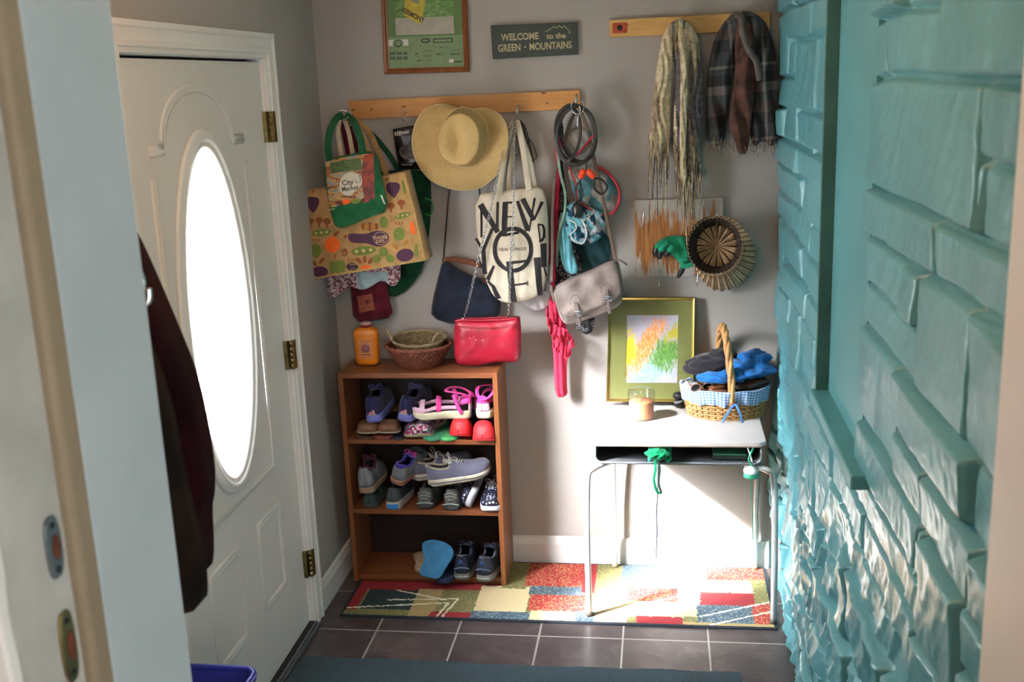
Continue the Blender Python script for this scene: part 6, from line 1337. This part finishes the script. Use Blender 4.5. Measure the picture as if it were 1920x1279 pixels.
t = thing('brown_coat', 'dark brown coat hanging in front of the maroon coat beside the jamb', 'coat', (.55, -2.82, 1.2))
ol_ = outl([(230, 560), (268, 600), (300, 680), (326, 760), (345, 860), (360, 930), (378, 1000), (388, 1060), (391, 1110), (385, 1128), (340, 1132)], -2.785)
o1, c = cloth_obj('coat_body', [(.50, 1.80)]+ol_+[(.60, 1.235), (.48, 1.23)], -2.800, brn, px=False, bulge=.020, edge=.02, th=.03, folds=[(6, .05, .006, 2)], seed=83, sp=.012, smooth=1)
K(t, [o1])
t = thing('coat_hook', 'silver double coat hook on the edge of the doorway wall', 'hook', (.643, -2.865, 1.70))
b = MB(); b.box(-.012, .012, -.004, .0, -.035, .035, 'chrome', T=Matrix.Translation((0, .001, 0))); b.build('hook_plate', parent=t, bevel=.002)
q = Vector((.655, -2.87, 1.70)); b = MB(); b.tube([p_-q for p_ in smooth_path([(.655, -2.866, 1.735), (.668, -2.852, 1.742), (.677, -2.845, 1.728), (.680, -2.843, 1.712), (.676, -2.845, 1.700)], 20)], .004, 'chrome'); b.build('hook_prong', parent=t)
b = MB(); b.tube([p_-q for p_ in smooth_path([(.655, -2.866, 1.690), (.672, -2.855, 1.680), (.686, -2.848, 1.690), (.688, -2.846, 1.706)], 20)], .004, 'chrome'); b.build('hook_prong', parent=t)
# blue bin
bp_ = plain('blue_bin_plastic', '#27329a', .35, .05, 8, .05)
t = thing('recycling_bin', 'blue plastic bin on the floor beside the front door', 'bin', (.14, -1.92, 0))
def rrect(hx_, hy_, r, n=5):
    o_ = []
    for sx_1, sy_1, a0 in ((1, 1, 0), (-1, 1, 90), (-1, -1, 180), (1, -1, 270)):
        for k in range(n+1): a = math.radians(a0+90*k/n); o_.append((sx_1*(hx_-r)+r*math.cos(a), sy_1*(hy_-r)+r*math.sin(a)))
    return o_
b = MB(); pf0 = []; secs = [(.090, .19, .001), (.093, .195, .02), (.112, .228, .485), (.112, .228, .487), (.108, .224, .484), (.090, .19, .012)]
rings = [[(x, y, z) for x, y in rrect(hx_, hy_, .03)] for hx_, hy_, z in secs]; n_ = len(rings[0]); vs = [p_ for r_ in rings for p_ in r_]
b.add(vs, [(k*n_+i, k*n_+(i+1) % n_, (k+1)*n_+(i+1) % n_, (k+1)*n_+i) for k in range(len(secs)-1) for i in range(n_)]+[tuple(range(n_))[::-1], tuple((len(secs)-1)*n_+i for i in range(n_))], bp_); b.build('bin_body', parent=t)
b = MB(); b.sweep([Vector((x, y, .487)) for x, y in rrect(.116, .232, .034, 8)], [(-.006, -.010), (-.008, .004), (-.003, .010), (.005, .009), (.008, .0), (.006, -.010)], bp_, True, side=(0, 0, 1)); b.build('rolled_rim', parent=t)
t = thing('recyclables', 'crumpled grey paper bag inside the blue bin', 'paper', (.14, -1.92, .02))
b = MB(); blob(b, (0, 0, .2), (.080, .17, .19), plain('grey_paper', '#8d9296', .8, .1, 10), .12, 3, 6, 40, crease=.3); b.build('paper_body', parent=t)
# unseen ceiling plates of the two warm lamps, numbered with the trim
wg = NT('lamp_opal_glass'); wg.b.inputs['Emission Color'].default_value = (1, .72, .45, 1); wg.b.inputs['Emission Strength'].default_value = 6; wg.set(Roughness=.4)
for k, (x, y, z) in enumerate(((0.72, -2.30, 2.42), (1.5, -4.5, 2.80))):
    b = MB(); b.lathe([(0, -.001), (.09, -.001), (.09, -.018), (.085, -.022), (0, -.022)], (x, y, z), 'brass', 32); structure(b.build('trim_%d' % (14+k)))

# ------------------------------------------------------------------ shoes
TT = [0, .006, .022, .06, .14, .30, .46, .60, .72, .84, .92, .97, .992, 1.0]
WW = [.0, .28, .48, .62, .70, .70, .76, .90, 1.0, .98, .82, .55, .28, .0]
def shoe(label, loc, rot, L=.25, W=.088, H=.085, sole_h=.022, cols=None, open_=(.07, .40, .80), heelH=.82, toeH=.50, keep=None, matfn=None, laces=True, tongue=True, lace_mat=None, heel_patch=None, toe_cap=None, group=None, name='sneaker', lean=0, sole_k=1.0, collar=None, cat='shoe', loops=False, extra=None, stripe=None):
    t = thing(name, label, cat, loc, rot, group)
    up, so, inn = cols['upper'], cols['sole'], cols['inner']
    wof = lambda s: W/2*float(np.interp(s, TT, WW)); lean_ = lambda s: .10*W*math.sin(s*math.pi)**2
    def spring(s): return .010*max(0, (s-.75)/.25)**2
    def hof_(s):
        return H*float(np.interp(s, [0, .03, .10, .22, .34, .42, .50, .62, .74, .86, .94, 1], [heelH, heelH*1.02, heelH, heelH*.82, heelH*.80, .96*1.0 if laces or tongue else .62, .86 if laces or tongue else .60, .68, toeH*1.08, toeH, toeH*.80, toeH*.30]))
    b = MB()
    def sl(u, v):
        # closed loft around the sole: u around, v 0 bottom .. 1 top
        return None
    n_ = 40; ss = [float(np.interp(i/(n_-1), [0, .12, .85, 1], [0, .04, .94, 1])) for i in range(n_)]
    sf = lambda s, k: Vector((lean_(s)+k*(wof(s)*1.05+.002), s*L, 0))
    flare = sole_k
    outl_ = [sf(s, 1) for s in ss]+[sf(s, -1) for s in ss[::-1][1:-1]]; m_ = len(outl_); lv = [(0, .93), (sole_h*.25, 1.0*flare), (sole_h*.8, 1.0), (sole_h, .97)]; vs = []
    for z, k in lv:
        for q in outl_: s = q.y/L; cx_ = lean_(s); vs.append((cx_+(q.x-cx_)*k, L*.5+(q.y-L*.5)*(1-(1-k)*.3), z*(1+.25*(1-s))+spring(s)*(1-z/sole_h*.3)))
    b.add(vs, [(k*m_+i, k*m_+(i+1) % m_, (k+1)*m_+(i+1) % m_, (k+1)*m_+i) for k in range(3) for i in range(m_)]+[tuple(range(m_))[::-1], tuple(3*m_+i for i in range(m_))], so)
    b.build('sole', parent=t)
    if stripe:
        b = MB(); b.tube([Vector((vs[m_+i][0]*1.0, vs[m_+i][1], vs[2*m_+i][2]*.62)) for i in range(m_)], .0022, stripe, 5, True); b.build('sole_stripe', parent=t)
    t0, t1, am = open_
    def uf(u, v):
        s = float(np.interp(u, [0, .10, .9, 1], [0, .035, .965, 1])); a = math.pi*v
        w = wof(s); hh = hof_(s); zb = sole_h*(1+.25*(1-s))*.92+spring(s)
        ca, sa = math.cos(a), math.sin(a)
        return Vector((lean_(s)+w*math.copysign(abs(ca)**.72, ca), s*L, zb+hh*abs(sa)**.80))
    def sof(u): return float(np.interp(u, [0, .10, .9, 1], [0, .035, .965, 1]))
    def kp(u, v):
        s = sof(u); a = abs(v-.5)*2
        if keep: return keep(s, v)
        if t0 <= s <= t1: return a > .30*am+.30*math.sqrt(max(0, 1-((s-(t0+t1)/2)/((t1-t0)/2))**2))*am*.6 if s < t1-.02 else a > .25
        if s < t0: return a > .30*am*max(0, (s/t0)**.5)*.9
        if (tongue or laces) and t1 < s < t1+.20: return a > .17
        return True
    def mfn(u, v):
        s = sof(u)
        if matfn: 
            r = matfn(s, v)
            if r: return r
        if toe_cap and s > .84: return toe_cap
        if heel_patch and s < .06 : return heel_patch
        return up
    b = MB(); b.grid(uf, 56, 41, up, keep=kp, matfn=mfn); b.build('upper', parent=t, solid=.0028)
    b = MB(); vs = [(lean_(s)+k*wof(s)*.90, s*L, sole_h*(1+.25*(1-s))+spring(s)+.003) for s in ss[2:-2] for k in (-1, 1)]
    b.add(vs, [(2*i, 2*i+1, 2*i+3, 2*i+2) for i in range(len(ss)-5)], inn, False); b.build('insole', parent=t)
    if collar:
        pts = []
        for i in range(29):
            q = i/28; vv = .5-.30*am/2*1.15*math.cos(q*2*math.pi) if False else None
        b = MB(); path = []
        for side_ in (0, 1):
            rs = np.linspace(t1-.02, .012, 14) if side_ == 0 else np.linspace(.012, t1-.02, 14)
            for s in rs:
                aa = .30*am+.30*math.sqrt(max(0, 1-((s-(t0+t1)/2)/((t1-t0)/2))**2))*am*.6 if s > t0 else .30*am*max(0, (s/t0)**.5)*.9
                v_ = .5+(-1 if side_ == 0 else 1)*aa/2; u_ = float(np.interp(s, [0, .035, .965, 1], [0, .10, .9, 1])); path.append(uf(u_, v_))
        b.tube(smooth_path(path, 80), .0042, collar, 7); b.build('collar', parent=t)
    if tongue:
        b = MB(); tb0, tb1 = t1+.20, t1-.07
        def tf(u, v):
            s = tb0+(tb1-tb0)*v; w = .019; x = lean_(s)+(u-.5)*2*w; z = sole_h+spring(s)+hof_(max(s, t1+.01))*.97-.004+.020*max(0, v-.72)/.28-.006*(abs(u-.5)*2)**2
            return Vector((x, s*L-.010*max(0, v-.72)/.28, z))
        b.grid(tf, 9, 12, cols.get('tongue', up)); b.build('tongue', parent=t, solid=.004)
    if laces:
        lm = lace_mat or M['white']; b = MB()
        for k in range(5):
            s = t1+.02+.038*k; z = sole_h+spring(s)+hof_(s)*.985; w = .018+.002*(k == 0)
            b.ribbon([Vector((lean_(s)-w, s*L, z-.006)), Vector((lean_(s)-w*.5, s*L+.003, z+.001)), Vector((lean_(s)+w*.5, s*L-.003, z+.001)), Vector((lean_(s)+w, s*L, z-.006))], .0050, .0016, lm, side=(0, 0, 1))
        s = t1+.01; z = sole_h+hof_(s)+.004; c_ = Vector((lean_(s), s*L, z))
        for sg in (-1, 1):
            k_ = 1.6 if loops else 1
            b.tube(smooth_path([c_, c_+Vector((sg*.016*k_, -.004, .012*k_)), c_+Vector((sg*.026*k_, -.010, .004)), c_+Vector((sg*.014, -.004, -.004)), c_], 24), .0016, lm, 5)
            b.tube(smooth_path([c_, c_+Vector((sg*.012, .012, .002)), c_+Vector((sg*.024, .026, -.012))], 12), .0015, lm, 5)
        b.build('laces', parent=t)
    if extra: extra(t, uf, L, wof, lean_)
    return t
def flop(label, loc, rot, so, st, L=.245, W=.088, th=.016, name='flip_flop', group=None, cat='sandal'):
    t = thing(name, label, cat, loc, rot, group); wof = lambda s: W/2*float(np.interp(s, TT, WW)); ln = lambda s: .10*W*math.sin(s*math.pi)**2
    ss = [i/29 for i in range(30)]; o_ = [(ln(s)+wof(max(.012, min(.99, s)))*1.08, s*L) for s in ss]+[(ln(s)-wof(max(.012, min(.99, s)))*1.08, s*L) for s in ss[::-1]]
    b = MB(); b.prism(o_, lambda x, y, h: Vector((x, y, h)), th, so); b.build('sole', parent=t, bevel=.003)
    if st:
        b = MB(); a = Vector((ln(.76), .76*L, th)); 
        for sg in (-1, 1): b.ribbon(smooth_path([a, a+Vector((0, -.004, .014)), Vector((ln(.6)+sg*.026, .62*L, th+.030)), Vector((ln(.45)+sg*W*.40, .46*L, th-.002))], 20), .012, .003, st, side=(0, 0, 1))
        b.build('strap', parent=t)
    return t
def pl_(n, c, **k): return plain(n, c, k.pop('rough', .65), k.pop('var', .12), 40, k.pop('bump', .3), **k)
blackin = pl_('shoe_dark_lining', '#15151a'); PI = math.pi
S1, S2, S3 = SH
def xat(px, y, z=None): return None
def sx(px, py, y): return P(px, py, y).x
# top shelf ---------------------------------------------------------------
navy_u = fabric('navy_mesh', '#232348', .2); lav = pl_('lavender_sole', '#6f76bd', var=.06)
ath = voro('heel_logo_pink', ['#c98a90', '#b04a58', '#d9b0ac'], 300, .6)
def heel_logo(t, uf, L, wof, ln):
    # three slanted bars forming a small triangle on the heel
    b = MB()
    for k, (x0_, h_) in enumerate(((-.0105, .007), (-.002, .012), (.0065, .017))):
        pts = [(x0_-.004, 0), (x0_+.0035, 0), (x0_+.0035-.002, h_), (x0_-.006, h_)]
        b.add([(x, -.0018-.0, .038+z) for x, z in pts], [(0, 1, 2, 3)], pl_('logo_pink%d' % k, '#d08a8e', var=.02), False)
    b.add([(-.017, -.0016, .034), (.014, -.0016, .034), (.014, -.0016, .0365), (-.017, -.0016, .0365)], [(0, 1, 2, 3)], M['white'], False)
    b.build('heel_logo', parent=t)
nv = dict(upper=navy_u, sole=lav, inner=blackin, tongue=navy_u)
kw = dict(cols=nv, L=.235, W=.088, H=.088, sole_h=.028, collar=fabric('navy_lining', '#1a1a38', .2), lace_mat=pl_('purple_lace', '#5a5590'), extra=heel_logo, sole_k=1.06)
shoe('navy running shoe with lavender sole, left of the pair on the top shelf', (sx(700, 770, -.235), -.232, S1+.066), (math.radians(6), math.radians(-5), math.radians(4)), **kw)
shoe('navy running shoe with lavender sole, right of the pair on the top shelf', (sx(757, 775, -.235), -.236, S1+.072), (math.radians(8), math.radians(8), math.radians(-6)), **kw)
tanl = pl_('tan_leather', '#6b4a35'); crs = pl_('cream_sole_rim', '#a89a80'); rdl = pl_('red_brown_leather', '#7a3a2e')
def moc(label, loc, rot, up, so, **k): return shoe(label, loc, rot, L=.23, W=.084, H=k.pop('H', .040), sole_h=.010, cols=dict(upper=up, sole=so, inner=blackin), laces=False, tongue=False, open_=(.05, .62, 1.15), heelH=.9, toeH=.8, name='slip_on_shoe', **k)
moc('tan slip-on shoe with cream rim under the left navy running shoe', (sx(678, 800, -.24), -.030, S1+.032), (math.radians(-3), 0, PI+.12), tanl, crs)
moc('tan slip-on shoe with cream rim under the navy running shoes, the right one', (sx(722, 795, -.24), -.028, S1+.034), (math.radians(-3), 0, PI+.05), tanl, crs)
flop('reddish brown sandal at the far left bottom of the top shelf', (sx(676, 812, -.24), -.026, S1+.001), (0, 0, PI+.10), pl_('brown_footbed', '#4b3528'), None, .215, .082, .013, 'leather_sandal')
flop('reddish brown sandal next to the navy flip flop on the top shelf', (sx(716, 812, -.24), -.026, S1+.001), (0, 0, PI-.02), rdl, None, .215, .080, .014, 'leather_sandal')
flop('dark navy flip flop edge between the brown sandals and the floral shoes', (sx(744, 826, -.24), -.030, S1+.001), (0, 0, PI+.02), pl_('navy_foam', '#262a3c'), None, .215, .052, .010)
flo = voro('floral_print', ['#a02a55', '#d9c9c9', '#5b2848', '#d05a7a', '#3f8f93', '#7a3a5a', '#c98a9a', '#2c2a40'], 130, .75)
shoe('floral print slip-on shoe, the left one with its toe facing out', (sx(765, 808, -.25)+.0, -.022, S1+.001), (0, 0, PI+.08), L=.215, W=.078, H=.045, sole_h=.013, cols=dict(upper=flo, sole=crs, inner=blackin), laces=False, tongue=False, open_=(.06, .60, 1.0), heelH=.95, toeH=.85, name='slip_on_shoe')
flop('teal green flip flop beneath the right floral shoe', (sx(812, 823, -.25), -.030, S1+.001), (0, 0, PI-.03), pl_('teal_green_foam', '#3f8f6c', var=.05), None, .222, .080, .013)
shoe('floral print slip-on shoe stacked on a teal flip flop', (sx(806, 810, -.25)+.004, -.034, S1+.0145), (math.radians(-2), math.radians(-6), PI-.25), L=.205, W=.078, H=.045, sole_h=.013, cols=dict(upper=flo, sole=crs, inner=blackin), laces=False, tongue=False, open_=(.06, .60, 1.0), heelH=.95, toeH=.85, name='slip_on_shoe')
flop('bright green flip flop between the floral and red shoes', (sx(850, 822, -.25)-.002, -.028, S1+.001), (0, 0, PI-.12), pl_('bright_green_foam', '#4fa463', var=.05), None, .222, .080, .012)
redu = pl_('scarlet_suede', '#d01f27', var=.05); dk = pl_('dark_teal_lining', '#1c2c33')
rk = dict(L=.215, W=.084, H=.064, sole_h=.007, cols=dict(upper=redu, sole=redu, inner=dk), laces=False, tongue=False, open_=(.05, .66, 1.12), heelH=.9, toeH=.95, name='ballet_flat', matfn=lambda s, v: redu if s > .60 else dk, cat='shoe')
shoe('scarlet toed ballet flat, the left and farther one', (sx(868, 812, -.25)-.004, -.040, S1+.0135), (0, math.radians(-3), PI-.05), **rk)
shoe('scarlet toed ballet flat, the right and nearer one', (sx(905, 826, -.27)-.002, -.055, S1+.001), (0, 0, PI+.02), **rk)
# pink sandals
pk1 = pl_('hot_pink_webbing', '#d8408f', var=.06); pk2 = pl_('pale_pink_webbing', '#cfa9bd', var=.05); cs = pl_('cream_rubber', '#cfc7a8', var=.04)
def sandal_keep(s, v):
    a = abs(v-.5)*2
    if s > .93: return a > .55
    if .78 < s < .86: return True
    if .50 < s < .60: return True
    if s < .05: return a > .0
    if s < .22: return .28 < (1-a) < .62
    if .05 <= s <= .86: return .12 < (1-a) < .30
    return a > .62
def sandal_mat(s, v):
    a = abs(v-.5)*2
    if .50 < s < .60 or s < .20 and a < .7: return pk1
    return pk2
def ank(t, uf, L, wof, ln):
    b = MB(); q = [Vector((ln(.3)+.034*math.cos(a), .20*L+.052*math.sin(a), .098+.012*math.sin(a)+.006*math.cos(2*a))) for a in [2*PI*i/24 for i in range(24)]]
    b.ribbon(q, .013, .003, pk1, closed=True, side=(0, 0, 1)); b.build('ankle_strap', parent=t)
    for sg in (-1, 1):
        b = MB(); b.ribbon(smooth_path([Vector((sg*.036, .16*L, .024)), Vector((sg*.038, .24*L, .06)), Vector((sg*.034, .30*L, .100))], 14), .014, .003, pk1, side=(sg, 0, 0)); b.build('side_strap', parent=t)
sk = dict(L=.225, W=.090, H=.078, sole_h=.026, cols=dict(upper=pk2, sole=cs, inner=blackin), laces=False, tongue=False, keep=sandal_keep, matfn=sandal_mat, name='sport_sandal', extra=ank, cat='sandal', heelH=.75, toeH=.45)
shoe('pink and cream sport sandal lying sideways on the top shelf', (sx(884, 775, -.19), -.190, S1+.082), (math.radians(2), math.radians(-3), math.radians(99)), **sk)
shoe('pink and cream sport sandal with its heel facing out at the right', (sx(905, 783, -.235), -.222, S1+.082), (math.radians(2), 0, math.radians(-3)), **sk)
# middle shelf ------------------------------------------------------------
slv = pl_('silver_grey_mesh', '#8a9196', rough=.35, metal=.3); gsole = pl_('tan_grey_sole', '#9c8168'); wine = fabric('wine_lining', '#4a1d33', .25)
dg = pl_('dark_grey_mesh', '#3b4144'); grs = pl_('dark_green_trail', '#2e3f3a'); whs = pl_('pale_midsole', '#a9a398')
shoe('dark green trail shoe beneath the grey and maroon runner', (sx(690, 938, -.235), -.222, S2+.001), (0, 0, .06), L=.19, W=.086, H=.050, sole_h=.016, cols=dict(upper=grs, sole=dg, inner=blackin), collar=grs, lace_mat=M['black'], heelH=.8, name='trail_shoe')
def mf_(s, v): return slv if (s < .05 or .2 < s < .3) else (wine if abs(v-.5) < .26 else slv)
shoe('grey and silver runner with maroon lining at the far left of the middle shelf', (sx(683, 926, -.25)+.004, -.236, S2+.066), (math.radians(3), math.radians(-3), math.radians(3)), L=.21, W=.092, H=.102, sole_h=.024, cols=dict(upper=slv, sole=gsole, inner=wine, tongue=wine), matfn=mf_, collar=wine, lace_mat=pl_('wine_lace', '#7a3050'), name='running_shoe')
shoe('dark grey running shoe with a bright blue heel under the silver runner', (sx(735, 955, -.25), -.240, S2+.001), (0, 0, .0), L=.215, W=.084, H=.064, sole_h=.030, cols=dict(upper=dg, sole=whs, inner=blackin), collar=dg, lace_mat=dg, name='running_shoe',
     extra=lambda t, uf, L, wof, ln: MB().box(-.020, .022, -.0035, .004, .006, .024, pl_('bright_blue_rubber', '#1f6fae')).build('blue_heel_plug', parent=t, bevel=.002))
pur = fabric('violet_lining', '#4a3a9a', .2)
def mf_(s, v): return slv if abs(v-.5) > .22 else (pur if s < .4 else slv)
shoe('silver running shoe with violet lining tilted onto its red edged sole', (sx(738, 905, -.25), -.232, S2+.104), (math.radians(14), math.radians(20), math.radians(-14)), L=.20, W=.084, H=.088, sole_h=.026, cols=dict(upper=slv, sole=gsole, inner=pur, tongue=pur), matfn=mf_, collar=pur, lace_mat=pl_('pink_lace', '#b0388a'), name='running_shoe', stripe=pl_('red_outsole_edge', '#b8382e'))
gcan = fabric('grey_canvas', '#5e5d6e', .08, weave=800); ivs = pl_('ivory_rubber', '#b9b29c', var=.08); inn_ = fabric('beige_lining', '#8d8577', .1)
# hiking shoes
hk = pl_('grey_hiker_suede', '#55514e', var=.25); hsol = pl_('hiker_sole', '#3f4140'); trim = pl_('hiker_pale_rand', '#8f9a98')
def hl(t, uf, L, wof, ln):
    b = MB()
    for k, z in enumerate((.070, .058)): b.tube(smooth_path([Vector((x, -.0005-abs(x)*.0-.001+.35*abs(x)**1.3, z+.004*math.cos(x*120))) for x in np.linspace(-.026, .026, 9)], 18), .0016, trim, 5)
    for x in (-.006, .006): b.lathe([(0, 0), (.004, 0), (.0035, .001), (0, .0015)], (0, 0, 0), pl_('badge_grey', '#8b8e90'), 10, T=Matrix.Translation((x, -.002, .046)) @ Matrix.Rotation(PI/2, 4, 'X'))
    b.tube(smooth_path([Vector((x, -.0015+.35*abs(x)**1.25, .026+.003*math.cos(x*90))) for x in np.linspace(-.032, .032, 9)], 18), .0032, trim, 6); b.build('heel_trim', parent=t)
hkk = dict(L=.205, W=.088, H=.072, sole_h=.022, cols=dict(upper=hk, sole=hsol, inner=blackin), collar=dg, lace_mat=M['black'], name='hiking_shoe', extra=hl)
shoe('grey hiking shoe heel out on the middle shelf, the left of two', (sx(795, 951, -.24), -.226, S2+.001), (0, 0, .02), **hkk)
shoe('grey hiking shoe heel out on the middle shelf, next to the dotted shoe', (sx(844, 956, -.25), -.236, S2+.001), (0, 0, -.03), **hkk)
def eyel(t, uf, L, wof, ln):
    b = MB(); b.box(-.010, .010, -.004, .003, .004, .018, ivs); b.build('heel_tab', parent=t, bevel=.001)
ck_ = dict(L=.245, W=.088, H=.066, sole_h=.024, cols=dict(upper=gcan, sole=ivs, inner=inn_, tongue=inn_), collar=inn_, lace_mat=pl_('pale_grey_lace', '#b5b2b0', var=.05), loops=True, name='canvas_sneaker', extra=eyel, stripe=pl_('navy_sole_line', '#3a3d58'))
shoe('grey canvas sneaker behind its mate on top of the hiking shoes', (sx(772, 900, -.20), -.165, S2+.102), (math.radians(6), math.radians(6), math.radians(-62)), **ck_)
shoe('grey canvas sneaker with loose pale laces, in front on the pile of shoes', (sx(803, 912, -.25), -.222, S2+.104), (math.radians(9), math.radians(6), math.radians(-76)), **ck_)
dot = voro('polka_dots', ['#15172e', '#d5d6e0'], 75, .6, .35, dots=.30); whr_ = pl_('white_rubber', '#c9c9d6', var=.04)
dk_ = dict(L=.205, W=.078, H=.060, sole_h=.024, cols=dict(upper=dot, sole=whr_, inner=blackin), collar=whr_, lace_mat=whr_, name='polka_dot_sneaker')
shoe('navy polka dot sneaker standing on its side, sole to the left', (sx(893, 940, -.235)-.010, -.026, S2+.038), (math.radians(0), math.radians(68), PI+.0), **dk_)
shoe('navy polka dot sneaker toe out at the right end of the middle shelf', (sx(916, 955, -.26)+.001, -.052, S2+.001), (0, 0, PI+.03), **dk_)
# bottom shelf ------------------------------------------------------------
nhk = pl_('navy_hiker', '#1d2536', var=.2); nsol = pl_('grey_tread', '#6a6a66')
def pull(t, uf, L, wof, ln):
    b = MB(); b.ribbon(smooth_path([Vector((-.006, -.002, .074)), Vector((0, -.008, .090)), Vector((.006, -.002, .074))], 12), .006, .002, pl_('blue_pull_tab', '#3a5a8c'), side=(0, -1, 0)); b.build('pull_tab', parent=t)
    b = MB(); b.tube(smooth_path([Vector((x, -.0015+.35*abs(x)**1.25, .050+.006*math.cos(x*60))) for x in np.linspace(-.030, .030, 9)], 18), .0020, pl_('blue_grey_piping', '#5a6b86'), 5); b.build('heel_piping', parent=t)
nk = dict(L=.24, W=.092, H=.090, sole_h=.026, cols=dict(upper=nhk, sole=nsol, inner=blackin), collar=pl_('navy_grey_collar', '#4a5262'), lace_mat=nhk, name='walking_shoe', extra=pull, stripe=pl_('pale_midsole_line', '#9a9a98'))
shoe('navy walking shoe, left of the pair on the bottom shelf', (sx(868, 1090, -.255), -.270, S3+.001), (0, 0, .06), **nk)
shoe('navy walking shoe, right of the pair on the bottom shelf', (sx(908, 1098, -.265), -.280, S3+.001), (0, 0, -.10), **nk)
bfo = pl_('blue_foam', '#2b6c94', var=.1, rough=.8); bfd = pl_('navy_slide_foam', '#1d2b4c')
flop('dark navy slide lying flat under the blue insole', (sx(832, 1088, -.275)+.004, -.300, S3+.001), (0, 0, .04), bfd, bfd, .235, .092, .020, 'slide_sandal')
t = flop('blue foam flip flop leaning upright on the bottom shelf', (sx(808, 1100, -.30)-.004, -.302, S3+.024), (math.radians(50), math.radians(8), math.radians(-6)), bfo, None, .150, .122, .012)
flop('cream slipper edge peeking out left of the blue flip flop', (sx(784, 1085, -.24)+.004, -.205, S3+.001), (0, 0, math.radians(10)), pl_('cream_foam', '#b49c84'), None, .16, .07, .018, 'slipper')
